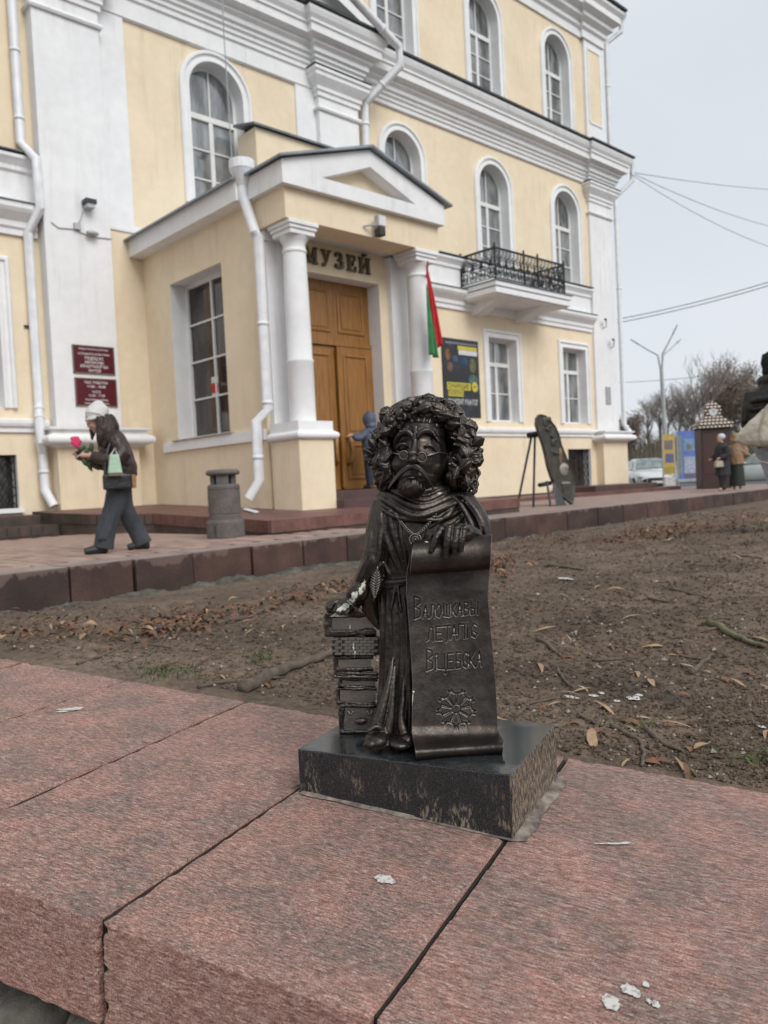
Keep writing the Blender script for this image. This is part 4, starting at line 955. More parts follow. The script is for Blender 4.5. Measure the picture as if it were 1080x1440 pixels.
ST(head, [(584, 600, .052), (584, 618, .058), (582, 632, .068), (580, 643, .078)], [5, 4.2, 4.8, 6.0], 10); EL(head, 580, 646, .078, 6.6, 5.6, 6.5); EL(head, 574, 648, .068, 4, 3.6, 5); EL(head, 587, 649, .067, 4.2, 3.6, 5)
for (cx, cy, d) in ((566, 630, .0495), (603, 632, .0505)):
    EL(head, cx, cy, d, 7, 5.4, 7); EL(head, cx - 1.5, cy + .5, d + .0058, 2.2, 2.4, 1.4)
    ST(head, [(cx - 9, cy + 1, d + .004), (cx - 3, cy - 5, d + .0105), (cx + 4, cy - 5, d + .0105), (cx + 10, cy + 2, d + .003)], [1.6, 2.1, 2.1, 1.4], 6, 3)
    ST(head, [(cx - 8, cy + 4, d + .004), (cx, cy + 8, d + .008), (cx + 9, cy + 5, d + .003)], [1.2, 1.7, 1.2], 6, 3)
# ears
ST(head, [(634, 672, .016), (642, 663, .014), (646, 650, .012), (642, 638, .012), (634, 638, .016), (631, 648, .018), (636, 658, .018)], [4, 4.4, 4.4, 4.2, 3.6, 2.6, 2.2]); EL(head, 636, 654, .008, 9, 16, 8)
remesh(head, 'head', .0010, 1, bronze, statue, rough=((.0004, 110, 1), (.00015, 400, 1)))
hb = MB()      # moustache, beard
for s, P in ((-1, [(579, 655, .070), (569, 660, .072), (558, 671, .064), (547, 685, .050)]), (1, [(580, 655, .070), (591, 660, .071), (602, 673, .063), (610, 690, .048)])):
    ST(hb, P, [3.4, 4.2, 3.3, 1.0], 8)
    for k in range(5):
        o = (k - 2) * 2.1; ST(hb, [(x + random.uniform(-.5, .5) + o * .35 * s * (i / 3), y + o * (.55 + .1 * i), d + .0045) for i, (x, y, d) in enumerate(P)], [1.4, 1.7, 1.5, .6], 5, 4)
for s, P in ((-1, [(577, 657, .072), (566, 663, .071), (555, 675, .061), (549, 684, .050)]), (1, [(582, 657, .072), (594, 664, .070), (604, 677, .060), (609, 688, .048)])):
    for k in range(12):
        o = random.uniform(-4, 5); i0 = random.uniform(0, .35); ST(hb, [(P[0][0] + (P[1][0] - P[0][0]) * i0 * 2, P[0][1] + o * .4, P[0][2] + .002), (P[1][0], P[1][1] + o * .7, P[1][2] + .0035), (P[2][0] + random.uniform(-2, 2), P[2][1] + o, P[2][2] + .002)], [.8, 1.3, .5], 5, 3)
remesh(hb, 'moustache', .0009, 0, bronze, statue)
br = MB(); EL(br, 579, 684, .046, 20, 17, 19); EL(br, 579, 672, .062, 7.5, 3, 6)
for k in range(44):
    u = random.uniform(-1, 1); x = 579 + 15 * u; y0 = 671 + 5 * abs(u) + random.uniform(-2, 3)
    ST(br, [(x, y0, .060 - .008 * u * u), (579 + 18 * u + random.uniform(-2, 2), y0 + 11, .0655 - .011 * u * u), (579 + 13 * u + random.uniform(-2, 2), 699 - 5 * abs(u), .054 - .008 * u * u)], [1.1, 1.7, .8], 5, 3)
remesh(br, 'beard', .0009, 0, bronze, statue)
gl = MB()      # round spectacles low on the nose
for (cx, cy, r, d) in ((567.5, 640, 6.0, .078), (593, 643, 6.7, .076)): gl.tube([T(cx + r * math.cos(t), cy + r * math.sin(t), d) for t in np.linspace(0, 2 * math.pi, 20, endpoint=False)], .9 * kx(.07), 7, closed=True)
TB(gl, [(574, 638, .079), (578, 636, .0855), (583, 636, .0855), (587, 640, .079)], 1.3, 6); TB(gl, [(601, 641, .075), (618, 636, .052), (636, 640, .012)], 1.1, 6); TB(gl, [(561, 639, .076), (553, 637, .05)], 1.1, 6)
gl.build('spectacles', bronze, statue, smooth=True)
lens = MB()
for (cx, cy, r, d) in ((567.5, 640, 5.6, .0765), (593, 643, 6.2, .0745)): EL(lens, cx, cy, d, r, r, .5, n=18, m=6)
lens.build('spectacle_lens', bronze, statue, smooth=True)

# ---- hair and wreath
hair = MB(); CX, CY = 597, 634
EL(hair, 538, 642, -.012, 17, 46, 36); EL(hair, 650, 648, -.016, 23, 50, 40); EL(hair, 598, 588, -.014, 58, 31, 44); EL(hair, 597, 632, -.05, 68, 66, 34); EL(hair, 553, 604, -.008, 20, 24, 36); EL(hair, 638, 604, -.01, 24, 26, 38); EL(hair, 634, 664, -.008, 15, 34, 32); EL(hair, 550, 668, -.010, 12, 26, 28)
rr_ = random.Random(3)
for k in range(150):
    th = rr_.uniform(-.62 * math.pi, 1.62 * math.pi); 
    if math.sin(th) < -.55 and abs(math.cos(th)) < .75: continue
    c, s = math.cos(th), math.sin(th); d0 = rr_.uniform(-.005, .032)
    r0 = 1.0 + rr_.uniform(0, .25); wav = rr_.uniform(-6, 6); dr = 10 if s < .3 else 0
    pts = [(CX - 6 + 43 * r0 * c, CY - 4 - 46 * r0 * s, d0 + .012), (CX + 58 * c + wav * s, CY - 57 * s + wav * c + dr * .3, d0 + .010), (CX + 69 * c - wav * s, CY - 66 * s - wav * c + dr, d0 - .004), (CX + (74 + rr_.uniform(-5, 4)) * c, CY - 2 - (72 + rr_.uniform(-5, 5)) * s + dr * 1.4, d0 - .022)]
    ST(hair, pts, [2.2, 3.6, 3.6, 1.4], 6, 4)
# curls below the ears
for k in range(46):
    sd_ = rr_.choice((-1, 1, 1)); x = CX + sd_ * rr_.uniform(46, 70) + (4 if sd_ > 0 else 0); y = rr_.uniform(640, 690); d = rr_.uniform(-.02, .022); a = rr_.uniform(0, 6.28); R0 = rr_.uniform(5, 9)
    ST(hair, [(x + R0 * (1 - .15 * j) * math.cos(a + j * 1.1), y + R0 * (1 - .15 * j) * math.sin(a + j * 1.1) + j, d + .002 * j) for j in range(5)], [2, 3, 3, 2.6, 1.4], 6, 3)
# leaves
def leaf3(mb, x, y, d, L, W, ang, lift):
    t = math.radians(ang); dx, dy = math.cos(t), -math.sin(t); px_, py_ = -dy, dx; n = 7; v = []; f = []
    for i in range(n):
        u = i / (n - 1); w_ = W * math.sin(math.pi * min(1, u * .92 + .08)) ** .8; bx_, by_ = x + dx * L * u, y + dy * L * u; dd = d + lift * math.sin(u * 2.4) * kx()
        v += [T(bx_ - px_ * w_, by_ - py_ * w_, dd - .0035), T(bx_, by_, dd), T(bx_ + px_ * w_, by_ + py_ * w_, dd - .0035), T(bx_, by_, dd - .006)]
    for i in range(n - 1):
        for k in range(4): f.append((i * 4 + k, i * 4 + (k + 1) % 4, (i + 1) * 4 + (k + 1) % 4, (i + 1) * 4 + k))
    f += [(3, 2, 1, 0), tuple((n - 1) * 4 + k for k in range(4))]; mb.add(v, f)
hv = bvh_of(hair)
for k in range(105):
    th = rr_.uniform(-.22 * math.pi, 1.22 * math.pi); rad = rr_.uniform(.62, .93); x = CX + 76 * rad * math.cos(th); y = CY - 2 - 74 * rad * math.sin(th)
    if 553 < x < 628 and y > 596: continue
    d = hit(hv, x, y, .0035, 0); leaf3(hair, x, y, d, rr_.uniform(15, 23), rr_.uniform(5.0, 8.0), math.degrees(th) + rr_.choice((-1, 1)) * rr_.uniform(35, 100), 3)
for k, (x, y) in enumerate([(570, 600), (578, 594), (588, 592), (598, 592), (606, 594), (616, 600), (624, 608), (560, 608)]): leaf3(hair, x, y - 8, hit(hv, x, y - 8, .004, .03) , 15, 4.5, -90 + (x - 592) * -.9 + rr_.uniform(-15, 15), 5)
remesh(hair, 'hair', .0010, 0, bronze, statue, rough=((.0006, 130, 1), (.0002, 450, 1)))
for (x, y, R0) in ((603, 565, 12), (545, 584, 12), (659, 602, 13), (523, 645, 11), (669, 645, 11), (632, 572, 9), (572, 571, 9)):
    fl = MB(); d = hit(hv, x, y, .002, -.012)
    for j in range(9):
        a = 2 * math.pi * j / 9 + x; c, s = math.cos(a), math.sin(a)
        ST(fl, [(x + 3 * c, y + 3 * s, d + .003), (x + R0 * .6 * c, y + R0 * .6 * s, d + .006), (x + R0 * c, y + R0 * s, d + .001)], [2.2, 3.2, 1.8], 6, 2)
        for q in (-.3, .3): ST(fl, [(x + R0 * .6 * c, y + R0 * .6 * s, d + .006), (x + R0 * 1.02 * math.cos(a + q), y + R0 * 1.02 * math.sin(a + q), d + .002)], [1.5, 1.0], 5, 2)
    for j in range(7):
        a = j * .9; EL(fl, x + 3.2 * math.cos(a) * (j > 0), y + 3.2 * math.sin(a) * (j > 0), d + .007, 2, 2, 2, n=8, m=6)
    remesh(fl, 'wreath_flower', .0010, 0, bronze, statue, rough=((.0012, 160, 1),))

# ---- chain and medallion
ch = MB(); nl = 0
for A, B in (((556, 722), (581, 752)), ((613, 722), (586, 752))):
    for i in range(10):
        t = (i + .5) / 10; x = A[0] + (B[0] - A[0]) * t; y = A[1] + (B[1] - A[1]) * t + 3 * math.sin(math.pi * t); d = hit(bb, x, y, .0035, .04); a = math.atan2(B[1] - A[1], B[0] - A[0])
        ch.tube([T(x + 2.3 * math.cos(t2) * math.cos(a) - 1.5 * math.sin(t2) * math.sin(a), y + 2.3 * math.cos(t2) * math.sin(a) + 1.5 * math.sin(t2) * math.cos(a), d) for t2 in np.linspace(0, 6.283, 9, endpoint=False)], .75 * kx(), 5, closed=True)
ch.build('neck_chain', bronze, statue, smooth=True)
md_ = MB(); d = hit(bb, 584, 759, .004, .045)
for r, w_ in ((8, 1.6), (4.6, 1.1)): md_.tube([T(584 + r * math.cos(t), 759 + r * math.sin(t), d) for t in np.linspace(0, 6.283, 18, endpoint=False)], w_ * kx(), 6, closed=True)
EL(md_, 584, 759, d - .0015, 7.4, 7.4, 1.6); EL(md_, 584, 759, d, 2.4, 2.4, 2); md_.build('medallion', bronze, statue, smooth=True)

# ---- scroll, engraved
def seg_letters():
    GL = {'В': [[(0, 0), (0, 1)], [(0, 0), (.7, .08), (.75, .3), (.1, .46)], [(.1, .46), (.8, .6), (.75, .9), (0, 1)]],
          'А': [[(0, 1), (.45, 0), (.8, 1)], [(.15, .62), (.75, .62)]], 'Л': [[(0, 1), (.25, .85), (.4, 0), (.75, .05), (.8, 1)]],
          'О': [[(.4, 0), (.05, .4), (.15, .9), (.5, 1), (.8, .6), (.7, .15), (.4, 0)]], 'Ш': [[(0, 0), (.05, .95), (.85, 1), (.85, 0)], [(.43, .1), (.43, .95)]],
          'К': [[(.05, 0), (.05, 1)], [(.8, 0), (.1, .5), (.85, 1)]], 'Ы': [[(0, 0), (0, 1), (.45, .95), (.45, .55), (0, .5)], [(.85, 0), (.85, 1)]],
          'Е': [[(.8, 0), (0, .03), (0, 1), (.8, .97)], [(0, .48), (.6, .46)]], 'Т': [[(0, .05), (.9, 0)], [(.45, .03), (.45, 1), (.3, 1.15)]],
          'П': [[(0, 1), (.05, 0), (.85, 0), (.85, 1)]], 'І': [[(.4, .25), (.4, 1)], [(.4, 0), (.4, .08)]], 'С': [[(.8, .15), (.45, 0), (.05, .4), (.2, .9), (.6, 1), (.85, .75), (.5, .6)]],
          'Ц': [[(0, 0), (0, .92), (.8, .95), (.8, 0)], [(.8, .95), (.98, 1.0), (.95, 1.25), (.8, 1.2)]], 'Б': [[(.8, 0), (.05, .02), (.05, 1), (.7, .95), (.75, .6), (.05, .5)]]}
    S = []
    def word(wd, xs, y0a, y0b, h, first=1.0):
        for i, (ch_, (xa, xb)) in enumerate(zip(wd, xs)):
            yb = y0a + (y0b - y0a) * (xa - xs[0][0]) / (xs[-1][1] - xs[0][0]); hh_ = h * (first if i == 0 else 1.0)
            for pl in GL[ch_]: S.append([(560 + (xa + p[0] * (xb - xa)) / 4.11, 720 + (yb - hh_ + p[1] * hh_) / 4.11) for p in pl])
    word('ВАЛОШКАВЫ', [(92, 136), (140, 178), (180, 214), (216, 256), (262, 302), (306, 340), (340, 374), (380, 412), (420, 466)], 618, 590, 76, 1.7)
    word('ЛЕТАПІС', [(160, 212), (218, 262), (264, 304), (302, 346), (346, 388), (390, 414), (416, 462)], 748, 722, 82)
    word('ВІЦЕБСКА', [(164, 206), (206, 230), (228, 276), (284, 326), (332, 368), (370, 408), (410, 452), (450, 490)], 918, 890, 92, 1.35)
    cx, cy = 335, 1136
    S.append([(560 + (cx + 26 * math.cos(t)) / 4.11, 720 + (cy + 26 * math.sin(t)) / 4.11) for t in np.linspace(0, 6.283, 14)])
    for j in range(9):
        a = 2 * math.pi * j / 9 + .2
        pol = [(.30, -.08), (.78, -.24), (.86, -.10), (1.05, -.10), (.93, 0), (1.05, .10), (.86, .10), (.78, .24), (.30, .08)]
        S.append([(560 + (cx + 108 * (u * math.cos(a) - v_ * math.sin(a))) / 4.11, 720 + (cy + 108 * (u * math.sin(a) + v_ * math.cos(a))) / 4.11) for u, v_ in pol])
    return S
prof = [(800, .050, 0), (796, .042, 0), (789, .040, 0), (781, .046, 0), (781, .058, 0), (791, .066, 0), (801, .066, 0), (803, .074, 0), (797, .084, 0), (786, .089, 0), (772, .087, 0), (761, .076, 0), (757, .063, 0), (760, .049, 0), (770, .038, 0), (785, .032, 0), (805, .031, 0), (830, .033, 0)]
main = [(y, .033 + .018 * ((y - 830) / 190.) ** 1.6 if y > 830 else .033, 1) for y in np.arange(830.5, 1021, .5)]
tail = [(1026, .0535, 0), (1034, .059, 0), (1040, .067, 0), (1045, .078, 0), (1048, .088, 0), (1052, .095, 0), (1057, .0965, 0), (1062, .093, 0), (1065, .084, 0), (1065, .076, 0)]
def cr_rows(L):
    out = []
    for i in range(len(L) - 1):
        p0, p1, p2, p3 = [np.array(L[j]) for j in (max(i - 1, 0), i, i + 1, min(i + 2, len(L) - 1))]
        for t in np.linspace(0, 1, 5, endpoint=False): out.append(tuple(.5 * ((2 * p1) + (p2 - p0) * t + (2 * p0 - 5 * p1 + 4 * p2 - p3) * t * t + (-p0 + 3 * p1 - 3 * p2 + p3) * t ** 3)))
    out.append(tuple(L[-1])); return out
rows = cr_rows(prof) + main + cr_rows(tail)
rows_arr = np.array([(r[0], r[1]) for r in rows]); nr = len(rows_arr); nc = 250
seq = np.arange(nr); tpos = np.linspace(0, 1, nc)
i_top = len(cr_rows(prof)); 
def xl(y): return np.interp(y, [757, 800, 830, 900, 960, 1030, 1046, 1065], [580, 572, 571, 576.5, 580, 579, 583, 586])
def xr_(y): return np.interp(y, [757, 800, 840, 900, 960, 1020, 1035, 1046, 1065], [692, 689, 686, 691.5, 697, 700, 703, 709, 706])
Yr = rows_arr[:, 0][:, None] + np.zeros((1, nc)); Dr = rows_arr[:, 1][:, None] + np.zeros((1, nc)); Tt = tpos[None, :] + np.zeros((nr, 1))
XL = xl(rows_arr[:, 0]); XR = xr_(rows_arr[:, 0])
first = np.arange(nr) < 88 
XL = np.where(np.arange(nr) < 60, 580 + 3 * np.sin(np.arange(nr) * .12), XL); 
Xr = XL[:, None] + (XR - XL)[:, None] * Tt
Yr = Yr + np.where(np.arange(nr)[:, None] < i_top, (.5 - Tt) * 9 * np.clip((830 - rows_arr[:, 0][:, None]) / 30, 0, 1), 0) + np.clip((Yr - 1030) / 20, 0, 1) * (.5 - Tt) * 8
Dr = Dr + .010 * (.5 - Tt) + .007 * (2 * Tt - 1) ** 2 + .0012 * fbm(Xr * .05, Yr * .03, 3)
Sg = seg_letters(); dist = np.full(Xr.shape, 99.0)
ii = np.where((rows_arr[:, 0] > 828) & (np.arange(nr) >= i_top))[0]; sub = np.ix_(ii, np.arange(nc)); XX, YY = Xr[sub], Yr[sub]; dd_ = np.full(XX.shape, 99.0)
for pl in Sg:
    for (p, q) in zip(pl[:-1], pl[1:]):
        vx, vy = q[0] - p[0], q[1] - p[1]; L2 = vx * vx + vy * vy + 1e-9
        t = np.clip(((XX - p[0]) * vx + (YY - p[1]) * vy) / L2, 0, 1); dd_ = np.minimum(dd_, np.hypot(XX - p[0] - t * vx, YY - p[1] - t * vy))
gro = -.0040 * np.exp(-(dd_ / .85) ** 2) + .00022 * np.exp(-((dd_ - 1.9) / .8) ** 2); Dr[sub] = Dr[sub] + gro
vv = []
for i in range(nr):
    for j in range(nc): vv.append(T(Xr[i, j], Yr[i, j], Dr[i, j]))
ix = np.arange(nr * nc).reshape(nr, nc); qd = np.stack([ix[:-1, :-1], ix[:-1, 1:], ix[1:, 1:], ix[1:, :-1]], -1).reshape(-1, 4)
me = bpy.data.meshes.new('scroll'); me.from_pydata([tuple(p) for p in vv], [], qd.tolist()); me.update()
scr = place(me, 'scroll', bronze, statue, smooth=True); sd2 = scr.modifiers.new('s', 'SOLIDIFY'); sd2.thickness = .0032; sd2.offset = 0

# ---- right hand closed over the roll
hand = MB()
EL(hand, 646, 748, .072, 20, 12, 17, -8, 25); ST(hand, [(668, 756, .05), (657, 750, .063), (648, 747, .07)], [13, 13, 12], 12)
for (P, r) in (([(630, 747, .077), (621, 745, .088), (613, 757, .098), (607, 776, .098)], [6, 6.2, 5.2, 4]), ([(637, 744, .080), (632, 743, .094), (629, 760, .103), (626, 784, .099)], [6.2, 6.4, 5.6, 4.4]),
               ([(646, 744, .080), (643, 744, .095), (640, 762, .103), (638, 781, .099)], [6, 6.2, 5.5, 4.3]), ([(656, 745, .077), (653, 744, .091), (650, 759, .099), (648, 776, .097)], [5.6, 5.8, 5, 4]),
               ([(628, 752, .070), (614, 762, .074), (604, 774, .085)], [6, 5.5, 4])): ST(hand, P, r, 9, 4)
for (x, y, d) in ((621, 744, .091), (632, 742, .097), (643, 743, .098), (653, 743, .094)): EL(hand, x, y, d, 5.8, 4.6, 5)
remesh(hand, 'hand', .0010, 1, bronze, statue, rough=((.0005, 140, 1), (.0003, 400, 1)))

# ---- pile of books with the left hand and quill
def vbox(mb, x0, x1, y0, y1, d0, d1, skew=0.0):
    mb.hexa([T(x0, y1, d1), T(x1, y1 + skew, d1), T(x1, y1 + skew, d0), T(x0, y1, d0), T(x0, y0, d1), T(x1, y0 + skew, d1), T(x1, y0 + skew, d0), T(x0, y0, d0)])
def book(x0, x1, y0, y1, d1, depth, ct, skew=0.0, ridges=0, clasp=False):
    m = MB(); vbox(m, x0, x1, y0, y0 + ct, d1 - depth, d1, skew); vbox(m, x0, x1, y1 - ct, y1, d1 - depth, d1, skew); vbox(m, x0 - 1.5, x0 + ct, y0 + .6, y1 - .6, d1 - depth, d1 - .001, 0)
    bk = remesh(m, 'book', .0012, 2, bronze, statue, rough=((.0022, 60, 1), (.0008, 250, 1)))
    p = MB(); nl_ = max(3, int((y1 - y0 - 2 * ct) / 2.1))
    for k in range(nl_):
        ya = y0 + ct + (y1 - y0 - 2 * ct) * k / nl_; vbox(p, x0 + ct, x1 - 2, ya + .25, ya + (y1 - y0 - 2 * ct) / nl_, d1 - depth, d1 - .004 - .0012 * random.random(), skew * .5)
    p.build('pages', bronze, bk)
    for k in range(ridges):
        xx = x0 + 5 + (x1 - x0 - 8) * k / max(1, ridges - 1); q = MB(); vbox(q, xx - 2, xx + 3.4, y0 + 1, y1 - 1, d1 - .01, d1 + .0022, 0); q.build('spine_block', bronze, bk, bevel=.0008)
    if clasp:
        q = MB(); EL(q, (x0 + x1) / 2 + 3, (y0 + y1) / 2 + 4, d1 + .001, 9, 5, 4); q.build('clasp', bronze, bk, smooth=True)
        for xx in (x0 + 14, x1 - 10): q = MB(); ST(q, [(xx - 4, y0 + 9, d1), (xx, y0 + 15, d1 + .002), (xx + 4, y0 + 9, d1)], 1.5, 6, 3); q.build('clasp', bronze, bk, smooth=True)
    return bk
book(459, 528, 862, 895, -.030, .085, 7, -3)
b2 = MB()
bk2 = MB(); vbox(bk2, 468, 533, 896, 922, -.125, -.036, -1.5); bk2o = remesh(bk2, 'book', .0012, 2, bronze, statue, rough=((.002, 60, 1), (.0008, 250, 1)))
for r in range(6):
    for c in range(6):
        q = MB(); xa = 469 + c * 10.6 + (5 if r % 2 else 0) - (3 if c == 0 else 0); ya = 896.6 + r * 4.2
        if xa + 9.6 < 533: vbox(q, xa, xa + 9.6, ya, ya + 3.6, -.045, -.0348 + random.uniform(0, .001), -.2); q.build('spine_block', bronze, bk2o)
book(471, 524, 923, 945, -.044, .075, 4.5, -2)
book(470, 531, 945, 953, -.038, .08, 2.5, 1)
book(478, 530, 953, 967, -.044, .076, 3, 2)
book(475, 530, 967, 990, -.036, .085, 3, 1)
book(479, 530, 990, 1031, -.036, .085, 4, 1, 0, True)
lh = MB(); EL(lh, 490, 850, -.028, 21, 11, 17, 20); ST(lh, [(507, 838, -.02), (497, 846, -.022), (486, 852, -.02)], [11, 11, 9], 10)
for (P, r) in (([(485, 850, -.018), (475, 853, -.010), (470, 861, -.008)], [4.5, 4.5, 3.4]), ([(488, 854, -.014), (480, 859, -.006), (477, 865, -.005)], [4.6, 4.5, 3.4]), ([(494, 855, -.012), (488, 861, -.003), (486, 866, -.003)], [4.4, 4.4, 3.4]), ([(484, 845, -.03), (471, 848, -.026), (464, 856, -.022)], [4.4, 4.4, 3.2]), ([(498, 852, -.008), (505, 858, .0), (510, 862, .0)], [4.2, 4, 3])): ST(lh, P, r, 8, 4)
EL(lh, 472, 853, -.05, 15, 12, 22)
remesh(lh, 'hand', .0011, 1, bronze, statue, rough=((.0012, 90, 1), (.0005, 300, 1)))
cuff = MB(); ST(cuff, [(514, 822, .004), (504, 833, .006), (496, 842, .0)], [10, 15, 12], 10); remesh(cuff, 'cuff', .0012, 1, bronze, statue, rough=((.0016, 80, 1), (.0006, 260, 1)))
qu = MB(); ST(qu, [(531, 796, .03), (529, 820, .028), (525, 846, .015)], [1, 1.5, 1.8], 6)
for k in range(11):
    y = 802 + k * 3.6
    for s in (-1, 1): w_ = 7.5 * math.sin(math.pi * (k + 1.5) / 13); ST(qu, [(530 - k * .3, y + 3, .0285), (530 - k * .3 + s * w_, y - 2.5, .026)], [1.7, 1.0], 5, 2)
qu.build('quill', bronze, statue, smooth=True)
vb = MB(); vbox(vb, 509, 530, 846, 864, -.09, -.02, -1); vb.build('inkwell_block', bronze, statue, bevel=.002)
# pale droppings that have run over the hand, sleeve and books
lime = mat('bird_lime', (0.62, 0.64, 0.56), (0.40, 0.42, 0.35), 120, .85, bump=.3, bscale=300, bdist=.001)
def film(pts, label=None):
    """a thin crust that follows whatever surface lies there"""
    dg = bpy.context.evaluated_depsgraph_get(); m = MB(); r = random.Random(4)
    for (x, y, rx, ry, rot) in pts:
        v = []; ok = True; n = 14; cr, sr = math.cos(math.radians(rot)), math.sin(math.radians(rot)); jit = [1 + r.uniform(-.4, .3) for _ in range(n)]
        for q, rad in enumerate((0, .5, 1.0)):
            for k in range(1 if q == 0 else n):
                t = 6.283 * k / n; a, b = rx * rad * math.cos(t) * jit[k], ry * rad * math.sin(t) * jit[k]
                d_ = Vector(ray(x + a * cr - b * sr, y + a * sr + b * cr)); h = sc.ray_cast(dg, Vector((0, 0, HC)), d_.normalized())
                if not h[0]: ok = False; break
                v.append(np.array(h[1]) + (TW * .6 + UPW * .3) * (.0011 if rad < .9 else .0002))
            if not ok: break
        if not ok or max(np.linalg.norm(p - v[0]) for p in v) > .05: continue
        m.add(v, [(0, 1 + k, 1 + (k + 1) % n) for k in range(n)] + [(1 + k, 1 + n + k, 1 + n + (k + 1) % n, 1 + (k + 1) % n) for k in range(n)])
    return m.build('bird_lime', lime, statue, smooth=True, kind='stuff')
film([(499, 838, 5, 8, 30), (494, 846, 6, 4, 0), (486, 853, 7, 4, -20), (478, 857, 6, 3, -30), (470, 865, 5, 2.5, -30), (482, 866, 9, 2.2, 0), (491, 872, 1.3, 7, 0), (492, 882, 1.1, 5, 0), (493, 890, 1.2, 4, 0), (497, 911, 1.2, 6, 0), (499, 920, 1.1, 5, 8), (501, 931, 1.6, 5, 0), (511, 822, 2.5, 7, 20), (507, 831, 3, 5, 20), (655, 739, 6, 2.5, 10), (618, 694, 3, 1.6, 0), (581, 973, 1.8, 1.6, 0), (580, 985, .8, 9, 3), (600, 762, 2.5, 1.0, 10)])

# ================================================================== PEOPLE
skin = mat('skin', (0.52, 0.31, 0.23), (0.45, 0.26, 0.19), 30, .55)
def cloth(name, c1, c2=None, rough=.85, bump=.3, bs=25): return mat(name, c1, c2, 6, rough, bump=bump * 1.6, bscale=bs, bdist=.02)
class Fig:
    """person frame: f forward, s to the person's left, z up from the feet"""
    def __init__(s, root, head): s.o = np.array(root, float); s.F = np.array([math.cos(head), math.sin(head), 0]); s.S = np.array([-math.sin(head), math.cos(head), 0])
    sh = 0.0; ln = 0.0
    def p(s, f, l, z): f = f - s.sh * min(1.0, z / .8); l = l - s.ln * (1 - min(1.0, z / .85)); return s.o + s.F * f + s.S * l + np.array([0, 0, z])
    def limb(s, mb, pts, r, n=12, sub=3):
        P = [np.array(list(p) + [q]) for p, q in zip(pts, r)]; out = []
        for i in range(len(P) - 1):
            p0, p1, p2, p3 = P[max(i - 1, 0)], P[i], P[i + 1], P[min(i + 2, len(P) - 1)]
            for t in np.linspace(0, 1, sub, endpoint=False): out.append(.5 * ((2 * p1) + (p2 - p0) * t + (2 * p0 - 5 * p1 + 4 * p2 - p3) * t * t + (-p0 + 3 * p1 - 3 * p2 + p3) * t ** 3))
        out.append(P[-1]); mb.tube([s.p(*q[:3]) for q in out], [max(.004, q[3]) for q in out], n)
    def ell(s, mb, c, r, pitch=0.0, yaw=0.0, n=14, m=10):
        cp, sp = math.cos(pitch), math.sin(pitch); F2 = s.F * math.cos(yaw) + s.S * math.sin(yaw); S2 = -s.F * math.sin(yaw) + s.S * math.cos(yaw)
        Z = np.array([0, 0, 1.0]); f = F2 * cp - Z * sp; u = F2 * sp + Z * cp
        mb.ellipsoid(s.p(*c), r, n, m, np.stack([f, S2, u], 1))
    def head(s, mb, c, pitch=0.0, yaw=0.0, k=1.0):
        cp, sp = math.cos(pitch), math.sin(pitch); cy, sy = math.cos(yaw), math.sin(yaw)
        def H(f, l, z): f, l = f * cy - l * sy, f * sy + l * cy; return (c[0] + (f * cp + z * sp) * k, c[1] + l * k, c[2] + (z * cp - f * sp) * k)
        s.ell(mb, H(0, 0, .02), (.092 * k, .075 * k, .105 * k), pitch, yaw); s.ell(mb, H(.03, 0, -.055), (.065 * k, .058 * k, .065 * k), pitch, yaw)
        s.ell(mb, H(.098, 0, -.02), (.02 * k, .013 * k, .022 * k), pitch, yaw); s.ell(mb, H(.088, 0, .015), (.016 * k, .05 * k, .012 * k), pitch, yaw)
        s.ell(mb, H(.086, 0, -.06), (.012 * k, .024 * k, .008 * k), pitch, yaw); s.ell(mb, H(.078, 0, -.098), (.022 * k, .026 * k, .018 * k), pitch, yaw)
        for q in (-1, 1): s.ell(mb, H(-.005, q * .076, -.01), (.022 * k, .010 * k, .032 * k), pitch, yaw); s.ell(mb, H(.078, q * .032, -.03), (.016 * k, .018 * k, .018 * k), pitch, yaw)
    def hand(s, mb, w, d, side, curl=.5):
        """wrist w, pointing d (f, l, z)"""
        d = np.array(d, float); d /= np.linalg.norm(d); w = np.array(w, float); a = np.array([0, side, 0.0]); a -= d * a.dot(d); a /= np.linalg.norm(a) + 1e-9; nrm = np.cross(d, a)
        s.limb(mb, [w, w + d * .05, w + d * .085], [.026, .034, .03], 8, 2)
        for j, (o, L) in enumerate(((-.028, .06), (-.01, .07), (.009, .066), (.026, .052))):
            b = w + d * .085 + a * o; s.limb(mb, [b, b + d * L * .5 - nrm * .012 * curl, b + d * L * .85 - nrm * .045 * curl], [.0095, .009, .007], 6, 2)
        b = w + d * .035 - a * .03; s.limb(mb, [b, b + d * .03 - a * .022 - nrm * .01, b + d * .06 - a * .022 - nrm * .03], [.012, .0105, .008], 6, 2)
def person(name, fig, label, group=None):
    return empty(name, fig.o, label, 'person', group)

